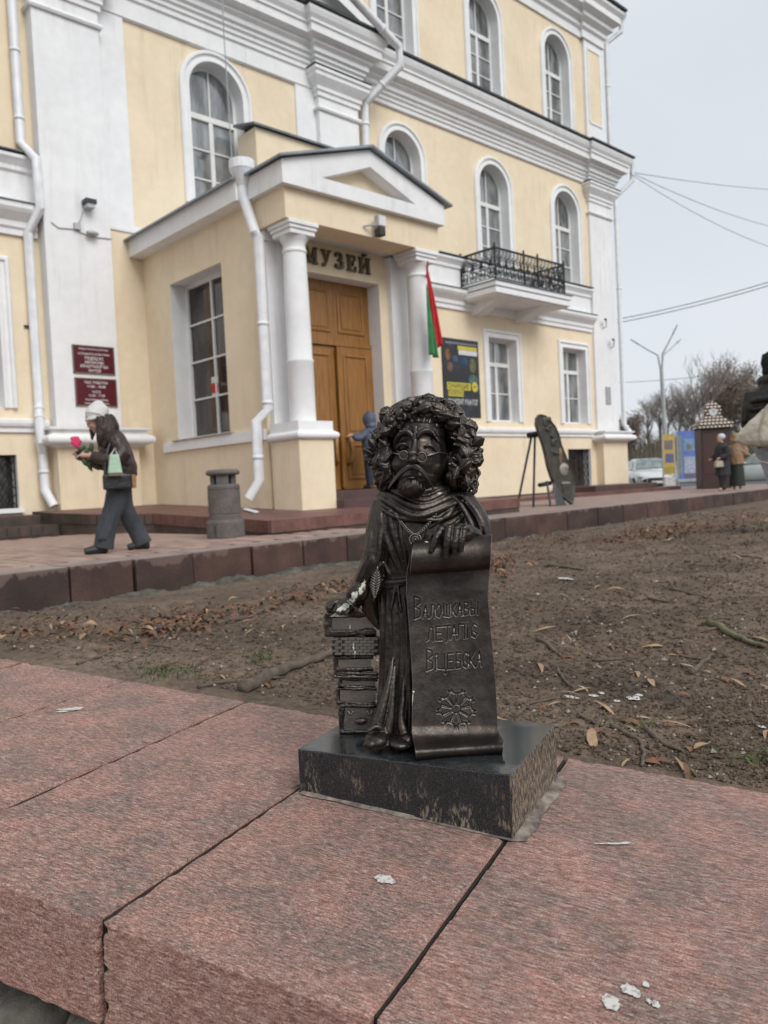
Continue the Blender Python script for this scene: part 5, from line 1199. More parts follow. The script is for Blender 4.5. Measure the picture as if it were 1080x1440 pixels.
# ---- woman with a flower, walking along the kerb
_w = onz(178, 775, 0.0); W = Fig((_w[0], _w[1], 0.0), math.atan2(.24, -.97))
pw = person('person', W, 'woman in white beanie, brown jacket and wide grey trousers, carrying a pink flower')
b = MB(); W.head(b, (.235, 0, 1.405), .55, .0, .98); W.limb(b, [(.10, 0, 1.22), (.16, 0, 1.28), (.21, 0, 1.345)], [.07, .055, .05])
W.limb(b, [(.0, 0, .80), (.03, 0, .95), (.07, 0, 1.10), (.10, 0, 1.22)], [.125, .115, .12, .08], 14)
arms = {1: [(.09, .17, 1.20), (.03, .22, 1.02), (.16, .20, .97), (.33, .09, 1.03)], -1: [(.09, -.17, 1.20), (.06, -.22, 1.0), (.20, -.18, .96), (.34, -.05, 1.02)]}
for q in (1, -1): W.limb(b, arms[q], [.055, .048, .04, .028]); W.hand(b, arms[q][-1], (1, -.25 * q, .05), q, 1.0)
legs = {1: [(.0, .09, .82), (.15, .09, .46), (.27, .085, .09)], -1: [(-.0, -.09, .82), (-.02, -.09, .46), (-.20, -.085, .10)]}
for q in (1, -1):
    W.limb(b, legs[q], [.10, .065, .045]); a = legs[q][-1]; W.limb(b, [(a[0] - .04, a[1], a[2] - .03), (a[0] + .08, a[1], .05 if q > 0 else .04), (a[0] + .16, a[1], .035)], [.042, .04, .028])
remesh(b, 'body', .009, 2, skin, pw)
j = MB(); W.limb(j, [(.0, 0, .79), (.015, 0, .90), (.05, 0, 1.06), (.09, 0, 1.19), (.14, 0, 1.29)], [.155, .165, .165, .14, .075], 18)
W.ell(j, (.085, 0, 1.17), (.12, .205, .10), .5)
for q in (1, -1): W.limb(j, arms[q][:-1] + [(arms[q][-1][0] - .03, arms[q][-1][1] + .01 * q, arms[q][-1][2] - .005)], [.085, .085, .075, .055])
for z, r in ((.86, .172), (.97, .176), (1.07, .176)): W.limb(j, [(.0 + (z - .86) * .3, -.16, z), (.12 + (z - .86) * .3, 0, z + .01), (.0 + (z - .86) * .3, .16, z)], [.03, .03, .03])
remesh(j, 'jacket', .010, 2, cloth('brown_leather', (0.045, 0.026, 0.020), (0.025, 0.015, 0.012), .42, .4, 18), pw, rough=((.016, 9, .7), (.007, 24, .5)))
t = MB(); W.limb(t, [(.0, 0, .72), (.0, 0, .84)], [.15, .15], 18)
W.limb(t, [(.0, .085, .80), (.07, .088, .62), (.14, .09, .44), (.21, .088, .24), (.25, .085, .05)], [.122, .115, .102, .098, .105], 16); W.limb(t, [(.0, -.085, .80), (.0, -.088, .62), (-.03, -.09, .44), (-.13, -.088, .24), (-.20, -.085, .06)], [.122, .112, .10, .094, .102], 16)
for x0, x1 in ((.06, .25), (.10, .30)): W.limb(t, [(x0, .18, .66), (x0 + .06, .185, .45), (x1, .18, .15)], [.02, .02, .03])
remesh(t, 'trousers', .010, 2, cloth('grey_wool', (0.055, 0.06, 0.068), (0.035, 0.038, 0.044), .9, .4, 60), pw, rough=((.014, 7, .35), (.006, 22, .4)))
for q in (1, -1):
    a = legs[q][-1]; s = MB(); W.limb(s, [(a[0] - .06, a[1], .045), (a[0] + .05, a[1], .05), (a[0] + .17, a[1], .035)], [.05, .05, .034], 10); remesh(s, 'shoe', .008, 2, cloth('black_shoe', (0.02, 0.02, 0.022), None, .5), pw)
h = MB(); W.ell(h, (.215, 0, 1.475), (.128, .112, .095), .5); W.limb(h, [(.22, 0, 1.45), (.20, 0, 1.53), (.185, 0, 1.605)], [.124, .098, .028], 14)
W.limb(h, [(.12, .0, 1.44), (.17, .10, 1.43), (.28, .085, 1.41), (.33, 0, 1.40), (.28, -.085, 1.41), (.17, -.10, 1.43), (.12, 0, 1.44)], [.014] * 7); remesh(h, 'beanie', .007, 2, cloth('white_knit', (0.80, 0.79, 0.76), (0.68, 0.67, 0.64), .95, .6, 120), pw, rough=((.005, 22, 1),))
h = MB(); W.limb(h, [(.15, .05, 1.44), (.12, .10, 1.34), (.13, .12, 1.22), (.19, .11, 1.10)], [.05, .06, .055, .02]); W.limb(h, [(.15, -.05, 1.44), (.12, -.10, 1.34), (.15, -.12, 1.2)], [.05, .055, .03]); W.limb(h, [(.13, 0, 1.44), (.08, 0, 1.33), (.06, 0, 1.2)], [.07, .08, .04]); W.limb(h, [(.215, .085, 1.43), (.205, .105, 1.33), (.215, .115, 1.22), (.23, .10, 1.12)], [.045, .05, .045, .015]); W.limb(h, [(.25, -.075, 1.40), (.26, -.08, 1.30), (.27, -.07, 1.2)], [.03, .035, .015])
remesh(h, 'hair', .008, 1, cloth('brown_hair', (0.035, 0.019, 0.012), (0.02, 0.011, 0.008), .6), pw, rough=((.010, 30, .25), (.005, 70, .3)))
bagm = cloth('black_leather', (0.015, 0.015, 0.017), None, .4)
hb2 = empty('handbag', W.p(.12, .22, .66), 'black leather handbag hanging at the walking woman\'s hip', 'bag')
m = MB(); W.limb(m, [(-.02, .235, .70), (-.02, .235, .84)], [.06, .05], 8)
m = MB(); c = [W.p(f, l, z) for z in (.66, .82) for f, l in ((-.04, .20), (.24, .20), (.24, .29), (-.04, .29))]; m.hexa(c); m.build('bag_body', bagm, hb2, bevel=.02)
MB().hexa([W.p(f, l, z) for z in (.67, .81) for f, l in ((-.085, .205), (-.042, .205), (-.042, .285), (-.085, .285))]).build('bag_side', cloth('tan_leather', (0.30, 0.16, 0.07)), hb2, bevel=.01)
MB().tube([W.p(f, l, z) for f, l, z in ((.22, .245, .81), (.2, .235, 1.0), (.12, .20, 1.2), (.05, .1, 1.27))], .012, 6).build('strap', bagm, hb2)
gb = empty('gift_bag', W.p(.12, .30, .84), 'pale green gift bag hanging from the walking woman\'s arm', 'bag')
m = MB(); m.hexa([W.p(f, l, z) for z, k_ in ((.83, 1), (1.02, .62)) for f, l in ((.10 - .07 * k_ + .03, .30), (.10 + .07 * k_ + .03, .30), (.10 + .07 * k_ + .03, .35), (.10 - .07 * k_ + .03, .35))]); m.build('bag_body', cloth('pale_green_paper', (0.42, 0.56, 0.42), (0.36, 0.50, 0.37), .5), gb, bevel=.006)
MB().tube([W.p(f, l, z) for f, l, z in ((.10, .325, 1.02), (.11, .30, 1.09), (.16, .325, 1.02))], .005, 5).build('handle', letterwhite, gb)
MB().hexa([W.p(f, l, z) for z in (.80, .83) for f, l in ((.06, .30), (.20, .30), (.20, .35), (.06, .35))]).build('bag_base', cloth('brown_card', (0.16, 0.12, 0.09)), gb)
fl = empty('flower', W.p(.40, .0, 1.05), 'single pink gerbera wrapped with dark green leaves in the woman\'s hands', 'flower')
grn = mat('dark_leaf', (0.03, 0.06, 0.025), (0.018, 0.035, 0.015), 20, .5); pink = mat('pink_petal', (0.70, 0.05, 0.16), (0.50, 0.02, 0.09), 30, .6)
MB().tube([W.p(f, 0.02, z) for f, z in ((.30, .86), (.38, 1.03), (.47, 1.17))], .008, 6).build('stem', grn, fl)
m = MB()
for k in range(18):
    a = k * 2.4; r = .012 + .0024 * k; W.ell(m, (.45 + r * .75 * math.cos(a), .04 + r * .55 * math.cos(a + .6), 1.175 + r * math.sin(a)), (.024, .020, .022), n=8, m=6)
m.build('bloom', pink, fl, smooth=True)
for (f, l, z, a) in ((.40, .06, 1.10, .6), (.36, .09, 1.06, 1.2), (.43, -.03, 1.06, .2), (.38, .07, .96, -1.0), (.33, .05, .92, -1.3), (.31, .1, 1.11, 1.5), (.42, .05, 1.0, -.3)):
    m = MB(); W.ell(m, (f, l, z), (.050, .016, .024), a); m.build('leaf', grn, fl, smooth=True)

# ---- child at the door
K = Fig((9.80, 10.80, .51), math.radians(100)); kc = person('person', K, 'child in blue-grey hooded padded jacket and jeans pulling the museum door')
b = MB(); K.head(b, (.02, 0, 1.24), .0, .1, .92); K.limb(b, [(0, 0, .72), (0, 0, .95), (0, 0, 1.10)], [.11, .12, .06]); K.limb(b, [(0, 0, 1.08), (.01, 0, 1.16)], [.045, .045])
ka = {1: [(.0, .14, 1.02), (.05, .25, .93), (.15, .33, .98)], -1: [(.0, -.14, 1.02), (.02, -.19, .82), (.08, -.18, .66)]}
for q in (1, -1): K.limb(b, ka[q], [.045, .04, .028]); K.hand(b, ka[q][-1], (.5, .4 if q > 0 else 0, -.1 if q > 0 else -1), q, .6)
kl = {1: [(0, .075, .74), (.02, .08, .42), (0, .08, .08)], -1: [(0, -.075, .74), (-.06, -.09, .44), (-.14, -.12, .10)]}
for q in (1, -1): K.limb(b, kl[q], [.08, .055, .04]); a = kl[q][-1]; K.limb(b, [(a[0] - .03, a[1], .05), (a[0] + .1, a[1], .03)], [.035, .03])
remesh(b, 'body', .009, 2, skin, kc)
jk = MB(); K.limb(jk, [(0, 0, .63), (0, 0, .74), (0, 0, .92), (0, 0, 1.06), (0, 0, 1.12)], [.155, .165, .17, .135, .08], 18); K.ell(jk, (0, 0, 1.02), (.10, .18, .09))
for q in (1, -1): K.limb(jk, ka[q], [.075, .072, .055])
for z in (.70, .78, .86, .94, 1.02): K.limb(jk, [(.02, -.15, z + .02), (-.13, -.09, z), (-.165, 0, z - .02), (-.13, .09, z), (.02, .15, z + .02)], [.022, .03, .03, .03, .022])
blue = cloth('blue_grey_nylon', (0.09, 0.112, 0.165), (0.06, 0.074, 0.112), .6, .4, 20)
remesh(jk, 'jacket', .010, 2, blue, kc, rough=((.016, 9, .7), (.007, 24, .5)))
h = MB(); K.ell(h, (.005, 0, 1.26), (.135, .12, .15)); K.ell(h, (-.02, 0, 1.15), (.11, .11, .08)); remesh(h, 'hood', .009, 2, blue, kc, rough=((.006, 16, 1),))
t = MB(); K.limb(t, [(0, 0, .60), (0, 0, .74)], [.12, .13], 14)
for q in (1, -1): K.limb(t, kl[q], [.10, .082, .07])
remesh(t, 'jeans', .009, 2, cloth('dark_denim', (0.022, 0.03, 0.05), (0.014, 0.019, 0.032)), kc, rough=((.010, 9, .5), (.005, 24, .5)))
for q in (1, -1):
    a = kl[q][-1]; s = MB(); K.limb(s, [(a[0] - .05, a[1], .05), (a[0] + .05, a[1], .05), (a[0] + .14, a[1], .035)], [.05, .05, .036]); remesh(s, 'shoe', .008, 2, cloth('grey_boot', (0.06, 0.055, 0.05)), kc)

# ---- two women by the clock kiosk
_a = atd(1016, 660, 22.6); A = Fig((_a[0], _a[1], zp(22)), math.radians(150)); pa = person('person', A, 'woman in pale blue beanie and dark coat with a beige handbag beside the clock kiosk')
b = MB(); A.head(b, (.03, 0, 1.47), .1); A.limb(b, [(0, 0, .85), (0, 0, 1.1), (0, 0, 1.3)], [.13, .14, .07]); A.limb(b, [(0, 0, 1.28), (.01, 0, 1.38)], [.05, .05])
aa = {1: [(0, .18, 1.24), (.0, .24, 1.0), (.20, .20, .92)], -1: [(0, -.18, 1.24), (.0, -.24, 1.0), (.18, -.2, .9)]}
for q in (1, -1): A.limb(b, aa[q], [.05, .045, .03]); A.hand(b, aa[q][-1], (1, 0, -.3), q, .8); A.limb(b, [(0, .08 * q, .84), (.02 * q, .08 * q, .45), (.05 * q, .08 * q, .08)], [.1, .065, .045]); A.limb(b, [(.05 * q - .04, .08 * q, .05), (.05 * q + .14, .08 * q, .03)], [.045, .035])
remesh(b, 'body', .012, 2, skin, pa)
jk = MB(); A.limb(jk, [(0, 0, .42), (0, 0, .7), (0, 0, 1.0), (0, 0, 1.22), (0, 0, 1.36)], [.21, .20, .185, .15, .08], 16); A.ell(jk, (0, 0, 1.2), (.13, .22, .11))
for q in (1, -1): A.limb(jk, aa[q], [.085, .08, .065])
remesh(jk, 'coat', .012, 2, cloth('charcoal_coat', (0.03, 0.032, 0.038), (0.02, 0.021, 0.026)), pa, rough=((.014, 8, .5),))
h = MB(); A.ell(h, (.0, 0, 1.52), (.115, .10, .09)); remesh(h, 'beanie', .010, 2, cloth('pale_blue_knit', (0.55, 0.62, 0.68), (0.45, 0.52, 0.58)), pa, rough=((.005, 22, 1),))
t = MB()
for q in (1, -1): A.limb(t, [(0, .08 * q, .5), (.02 * q, .08 * q, .3), (.05 * q, .08 * q, .03)], [.09, .08, .075])
remesh(t, 'trousers', .012, 2, bagm, pa, rough=((.014, 7, .35), (.006, 22, .4)))
hb3 = empty('handbag', A.p(.27, .2, .70), 'beige handbag held by the woman in the dark coat', 'bag'); m = MB(); m.hexa([A.p(f, l, z) for z, k_ in ((.66, 1), (.84, .8)) for f, l in ((.27 - .13 * k_, .16), (.27 + .13 * k_, .16), (.27 + .13 * k_, .27), (.27 - .13 * k_, .27))]); m.build('bag_body', cloth('beige_leather', (0.42, 0.37, 0.28)), hb3, bevel=.02); MB().tube([A.p(.18, .215, .83), A.p(.22, .215, .93), A.p(.32, .215, .93), A.p(.36, .215, .83)], .01, 6).build('handle', bagm, hb3)
_b = atd(1036, 660, 22.8); B = Fig((_b[0], _b[1], zp(22)), math.radians(20)); pb = person('person', B, 'woman with fair hair in tan jacket and long dark skirt seen from behind by kiosk')
b = MB(); B.head(b, (.02, 0, 1.46), .0); B.limb(b, [(0, 0, .85), (0, 0, 1.1), (0, 0, 1.3)], [.13, .14, .07]); B.limb(b, [(0, 0, 1.28), (.01, 0, 1.38)], [.05, .05])
ba = {1: [(0, .18, 1.24), (-.02, .25, 1.0), (.12, .18, .92)], -1: [(0, -.18, 1.24), (-.02, -.25, 1.0), (.12, -.18, .92)]}
for q in (1, -1): B.limb(b, ba[q], [.05, .045, .03]); B.hand(b, ba[q][-1], (1, -.3 * q, 0), q, .8); B.limb(b, [(0, .08 * q, .84), (0, .08 * q, .45), (0, .08 * q, .08)], [.1, .065, .045]); B.limb(b, [(-.04, .08 * q, .05), (.14, .08 * q, .03)], [.045, .035])
remesh(b, 'body', .012, 2, skin, pb)
jk = MB(); B.limb(jk, [(0, 0, .72), (0, 0, .9), (0, 0, 1.1), (0, 0, 1.24), (0, 0, 1.36)], [.20, .20, .19, .15, .10], 16); B.ell(jk, (0, 0, 1.2), (.13, .22, .11))
for q in (1, -1): B.limb(jk, ba[q], [.085, .085, .065])
remesh(jk, 'jacket', .012, 2, cloth('tan_fabric', (0.30, 0.18, 0.11), (0.23, 0.135, 0.08)), pb, rough=((.016, 9, .7), (.007, 24, .5)))
t = MB(); B.limb(t, [(0, 0, .10), (0, 0, .4), (0, 0, .75)], [.22, .20, .17], 16); remesh(t, 'skirt', .012, 2, cloth('dark_green_skirt', (0.022, 0.028, 0.022)), pb, rough=((.012, 10, .15),))
h = MB(); B.ell(h, (-.03, 0, 1.50), (.115, .105, .12)); B.ell(h, (-.06, 0, 1.40), (.09, .12, .10)); remesh(h, 'hair', .010, 1, cloth('fair_hair', (0.36, 0.24, 0.12), (0.26, 0.16, 0.08)), pb, rough=((.010, 30, .25), (.005, 70, .3)))

# ---- woman at the right edge
_q = atd(1093, 660, 7.4); zs_ = soil_h(_q[0], _q[1]); Q = Fig((_q[0], _q[1], zs_), math.radians(8)); hq = 1.62 - zs_; Q.ln = .20; pq = person('person', Q, 'person in black hat and black padded jacket, cut by the right picture edge')
k_ = hq / 1.72
b = MB(); Q.head(b, (.02, 0, 1.585 * k_), .0, 0, 1.05); Q.limb(b, [(0, 0, .9 * k_), (0, 0, 1.15 * k_), (0, 0, 1.38 * k_)], [.14, .15, .07]); Q.limb(b, [(0, 0, 1.37 * k_), (.01, 0, 1.48 * k_)], [.055, .055])
qa = {1: [(0, .16, 1.34 * k_), (-.02, .20, 1.10 * k_), (.14, .20, .96 * k_)], -1: [(0, -.16, 1.34 * k_), (.0, -.23, 1.08 * k_), (.1, -.22, .86 * k_)]}
for q in (1, -1): Q.limb(b, qa[q], [.055, .048, .032]); Q.hand(b, qa[q][-1], (.6, 0, -.8), q, .7); Q.limb(b, [(0, .09 * q, .9 * k_), (.05 * q, .09 * q, .48 * k_), (.10 * q, .09 * q, .08)], [.11, .07, .05]); Q.limb(b, [(.10 * q - .05, .09 * q, .05), (.10 * q + .16, .09 * q, .03)], [.045, .035])
remesh(b, 'body', .010, 2, skin, pq)
jk = MB(); Q.limb(jk, [(0, 0, .82 * k_), (0, 0, .95 * k_), (0, 0, 1.15 * k_), (0, 0, 1.32 * k_), (0, 0, 1.47 * k_)], [.19, .205, .20, .17, .11], 18); Q.ell(jk, (0, 0, 1.29 * k_), (.15, .22, .13))
for q in (1, -1): Q.limb(jk, qa[q], [.10, .105, .085])
for z in (.90, .99, 1.08, 1.17, 1.26): Q.limb(jk, [(.13, .15, z * k_), (0, .20, z * k_), (-.15, .14, z * k_), (-.20, 0, z * k_), (-.15, -.14, z * k_), (0, -.20, z * k_)], [.022] * 6)
Q.limb(jk, [(.09, 0, 1.45 * k_), (0, .11, 1.45 * k_), (-.11, 0, 1.45 * k_), (0, -.11, 1.45 * k_), (.09, 0, 1.45 * k_)], [.055] * 5)
remesh(jk, 'jacket', .011, 2, cloth('black_nylon', (0.008, 0.008, 0.009), (0.005, 0.005, 0.006), .45, .3, 15), pq, rough=((.016, 9, .7), (.007, 24, .5)))
h = MB(); Q.ell(h, (-.005, 0, 1.62 * k_), (.12, .112, .115)); Q.limb(h, [(0, 0, 1.60 * k_), (0, 0, 1.71 * k_)], [.112, .10], 16); Q.ell(h, (-.02, 0, 1.54 * k_), (.105, .10, .10)); remesh(h, 'hat', .009, 2, cloth('black_knit', (0.006, 0.006, 0.007)), pq, rough=((.004, 22, 1),))
t = MB(); Q.limb(t, [(0, 0, .80 * k_), (0, 0, .92 * k_)], [.17, .17], 16)
for q in (1, -1): Q.limb(t, [(0, .095 * q, .86 * k_), (.05 * q, .095 * q, .48 * k_), (.10 * q, .09 * q, .06)], [.13, .10, .085])
remesh(t, 'jeans', .010, 2, cloth('pale_denim', (0.42, 0.45, 0.48), (0.32, 0.35, 0.38)), pq, rough=((.010, 9, .5), (.005, 24, .5)))
for q in (1, -1): s = MB(); Q.limb(s, [(.10 * q - .06, .09 * q, .05), (.10 * q + .05, .09 * q, .05), (.10 * q + .19, .09 * q, .035)], [.055, .055, .04]); remesh(s, 'shoe', .009, 2, bagm, pq)
sbg = empty('shoulder_bag', Q.p(-.3, .1, .8 * k_), 'cream leather shoulder bag on the back of the black-jacketed person at the right edge', 'bag')
cream = cloth('cream_leather', (0.60, 0.54, 0.44), (0.50, 0.44, 0.35), .45, .3, 12)
m = MB(); rg = []; BL = -.02
for z, hf, hl, cf in ((.80, .15, .03, .0), (.815, .24, .06, .02), (.86, .285, .085, .03), (.93, .265, .085, .02), (1.02, .21, .07, .0), (1.10, .15, .055, -.03), (1.17, .09, .04, -.05), (1.22, .04, .028, -.06)): rg.append([Q.p(-.30 + hl * math.sin(t_) + .012 * math.sin(3 * t_ + z * 20), BL + cf + hf * math.cos(t_), z * k_ + .03 * math.cos(t_) * (1.1 - z)) for t_ in np.linspace(0, 6.283, 28, endpoint=False)])
m.loft(rg); remesh(m, 'bag_body', .010, 2, cream, sbg, rough=((.016, 7, .8), (.006, 20, .8)))
for o_ in (-.05, .10): MB().tube([Q.p(-.305 - hl_, BL + o_ * sc_ + .02 * (1 - sc_) - .03, z * k_) for z, hl_, sc_ in ((.82, .062, 1), (.86, .086, 1), (.93, .086, .95), (1.02, .070, .75), (1.10, .056, .55), (1.18, .040, .3))], .008, 5).build('bag_seam', cloth('bag_seam', (0.36, 0.30, 0.23)), sbg)
MB().tube([Q.p(-.30, BL - .06, 1.20 * k_), Q.p(-.29, BL - .07, 1.28 * k_), Q.p(-.22, BL - .06, 1.40 * k_), Q.p(-.06, BL - .02, 1.47 * k_), Q.p(.05, BL, 1.45 * k_)], [.034, .036, .036, .034, .03], 8, .3).build('strap', cream, sbg, smooth=True)
MB().tube([Q.p(-.31, BL + .29, .87 * k_), Q.p(-.31, BL + .26, .78 * k_), Q.p(-.31, BL + .14, .66 * k_), Q.p(-.31, BL, .62 * k_), Q.p(-.31, BL - .14, .70 * k_), Q.p(-.31, BL - .22, .84 * k_)], .012, 6, .5).build('long_strap', cream, sbg, smooth=True)

# ================================================================== THINGS ON AND AROUND THE BUILDING
# litter bin
bn = empty('litter_bin', (5.47, 8.87, 0), 'grey-brown concrete litter bin with hooded lid by the porch', 'bin')
binm = mat('bin_concrete', (0.135, 0.12, 0.108), (0.10, 0.088, 0.08), 6, .75, bump=.3, bscale=60, fine=(30, .2))
cx, cy = 5.47, 8.87
MB().lathe([(.0, 0), (.235, 0), (.24, .01), (.24, .20), (.225, .225), (.20, .235)], cx, cy, 32).build('base', binm, bn, bevel=.006)
MB().lathe([(.0, .23), (.205, .232), (.205, .29), (.197, .30), (.205, .31), (.205, .60), (.197, .61), (.205, .62), (.205, .655), (.185, .68), (.0, .68)], cx, cy, 32).build('drum', binm, bn)
for a in range(4):
    t = a * math.pi / 2 + .95; q = MB(); q.box(-.028, .028, -.075, .075, .675, .80); q.v = [(cx + (x + .13) * math.cos(t) - y * math.sin(t), cy + (x + .13) * math.sin(t) + y * math.cos(t), z) for x, y, z in q.v]; q.build('lid_post', binm, bn)
MB().lathe([(.0, .60), (.11, .60), (.11, .80), (.0, .80)], cx, cy, 20).build('liner', dark, bn)
MB().lathe([(.0, .795), (.19, .795), (.215, .815), (.215, .835), (.19, .865), (.0, .875)], cx, cy, 32).build('lid', binm, bn)
m = MB(); m.tube([(cx + .242 * math.cos(3.6), cy + .242 * math.sin(3.6), z) for z in (.04, .17)], .012, 6); m.build('drain_slot', dark, bn)

# plaques beside the entrance
gold = mat('plaque_rim', (0.25, 0.20, 0.15), None, 10, .5, .3)
def plaque(x0, x1, z0, z1, label, lines):
    y = 14.998; e = empty('wall_plaque', ((x0 + x1) / 2, y, z0), label, 'plaque')
    MB().box(x0, x1, y - .02, y, z0, z1).build('panel', burg, e)
    m = MB(); sweep_outline(m, FX(y), outline(x0, x1, z0, z1, False) + [(x0, z0)], [(0.0, -.001), (0.0, .026), (-.018, .026), (-.018, -.001)]); m.build('rim', gold, e)
    for (u, v_, hgt, tx) in lines: text_obj(tx, hgt, ((x0 + x1) / 2, y - .0225, z0 + v_ * (z1 - z0)), 'lettering', letterwhite, e)
def text_obj(tx, size, loc, name, m_, parent, align='CENTER', rz=0.0, ext=.001, sx=1.0):
    cu = bpy.data.curves.new('txt', 'FONT'); cu.body = tx; cu.size = size; cu.align_x = align; cu.extrude = ext; cu.offset = size * .012
    o = bpy.data.objects.new('txt', cu); C.objects.link(o); dg = bpy.context.evaluated_depsgraph_get(); me = bpy.data.meshes.new_from_object(o.evaluated_get(dg)); bpy.data.objects.remove(o)
    Mx = Matrix.Translation(loc) @ Matrix.Rotation(rz, 4, 'Z') @ Matrix.Rotation(math.pi / 2, 4, 'X') @ Matrix.Diagonal((sx, 1, 1, 1)); me.transform(Mx); me.materials.clear()
    return place(me, name, m_, parent)
plaque(6.13, 6.95, 2.96, 3.50, 'upper burgundy plaque with white museum name on the pilaster', [(0, .84, .042, 'МІНІСТЭРСТВА КУЛЬТУРЫ'), (0, .66, .055, 'УСТАНОВА КУЛЬТУРЫ'), (0, .50, .075, 'ВІЦЕБСКІ'), (0, .36, .075, 'АБЛАСНЫ'), (0, .21, .08, 'КРАЯЗНАЎЧЫ'), (0, .07, .07, 'МУЗЕЙ')])
plaque(6.14, 6.96, 2.34, 2.88, 'lower burgundy plaque with white opening hours on the pilaster', [(0, .80, .07, 'ЧАС РАБОТЫ'), (0, .66, .07, '11.00 - 18.00'), (0, .48, .06, 'КАСА'), (0, .35, .06, '11.00 - 17.30'), (0, .20, .05, 'ВЫХАДНЫ ДЗЕНЬ'), (0, .08, .04, 'ПАНЯДЗЕЛАК, АЎТОРАК')])
# exhibition poster
PX0, PX1, PZ0, PZ1, yy = 16.74, 18.27, 2.42, 4.60, YW - .03
po = empty('poster', ((PX0 + PX1) / 2, yy, PZ0), 'dark exhibition poster with yellow labels and white lettering beside the right column', 'poster')
def poster_mat():
    m, nt, n, b = _mk('poster_print'); v = _pos(nt, (1, 1, 1)); f = _noise(nt, v, 2.1, 3); f2 = _noise(nt, v, 1.3, 2)
    col = _ramp(nt, f, [(.46, (0.018, 0.019, 0.021)), (.60, (0.025, 0.032, 0.042)), (.66, (0.035, 0.065, 0.12)), (.74, (0.09, 0.12, 0.14))])
    nt.links.new(col, b.inputs['Base Color']); b.inputs['Roughness'].default_value = .5; return m
MB().box(PX0, PX1, yy, yy + .02, PZ0, PZ1).build('print', poster_mat(), po); MB().box(PX0 - .03, PX1 + .03, yy + .008, yy + .026, PZ0 - .03, PZ1 + .03).build('backing', dark, po)
yel = mat('poster_yellow', (0.58, 0.50, 0.06), None, 9, .6); pwhite = mat('poster_white', (0.66, 0.66, 0.66), None, 9, .6)
def patch(u0, u1, v0, v1, m_, lift=.004, nm='label_block', sk=0.0):
    w_, h_ = PX1 - PX0, PZ1 - PZ0; MB().hexa([(PX0 + u0 * w_, yy - lift, PZ0 + v0 * h_), (PX0 + u1 * w_, yy - lift, PZ0 + (v0 + sk) * h_), (PX0 + u1 * w_, yy - .001, PZ0 + (v0 + sk) * h_), (PX0 + u0 * w_, yy - .001, PZ0 + v0 * h_),
        (PX0 + u0 * w_, yy - lift, PZ0 + v1 * h_), (PX0 + u1 * w_, yy - lift, PZ0 + (v1 + sk) * h_), (PX0 + u1 * w_, yy - .001, PZ0 + (v1 + sk) * h_), (PX0 + u0 * w_, yy - .001, PZ0 + v1 * h_)]).build(nm, m_, po)
patch(.42, .97, .875, .925, yel); patch(.44, .97, .81, .872, pwhite); patch(.08, .74, .345, .44, yel); patch(.10, .53, .26, .335, yel); patch(.08, .97, .945, .965, mat('poster_grey', (0.25, 0.23, 0.26)))
for (u0, u1, v0, v1, c) in ((.07, .20, .72, .88, (0.45, 0.20, 0.05)), (.10, .26, .58, .70, (0.35, 0.16, 0.12)), (.74, .92, .58, .78, (0.25, 0.27, 0.10)), (.70, .96, .42, .56, (0.16, 0.30, 0.28)), (.26, .42, .70, .80, (0.10, 0.19, 0.32)), (.48, .68, .66, .78, (0.05, 0.12, 0.28))):
    m = MB(); m.ellipsoid((PX0 + (u0 + u1) / 2 * (PX1 - PX0), yy - .001, PZ0 + (v0 + v1) / 2 * (PZ1 - PZ0)), ((u1 - u0) / 2 * (PX1 - PX0), .004, (v1 - v0) / 2 * (PZ1 - PZ0)), 16, 8); m.build('printed_figure', mat('ink', tuple(x * .55 for x in c), tuple(x * .25 for x in c), 9, .6), po)
m = MB(); m.ellipsoid((PX0 + .86 * (PX1 - PX0), yy - .003, PZ0 + .40 * (PZ1 - PZ0)), (.135, .004, .15), 20, 8); m.build('yellow_seal', yel, po)
H_ = PZ1 - PZ0
text_obj('ОЖИВШИЕ', .19, (PX0 + .40 * (PX1 - PX0), yy - .0055, PZ0 + .362 * H_), 'lettering', dark, po, sx=.9); text_obj('ПОЛОТНА', .15, (PX0 + .31 * (PX1 - PX0), yy - .0055, PZ0 + .275 * H_), 'lettering', dark, po, sx=.85)
text_obj('ВИНСЕНТ ВАН ГОГ', .21, (PX0 + .52 * (PX1 - PX0), yy - .003, PZ0 + .155 * H_), 'lettering', pwhite, po, sx=.66)
text_obj('16+', .10, (PX0 + .86 * (PX1 - PX0), yy - .009, PZ0 + .385 * H_), 'lettering', dark, po)

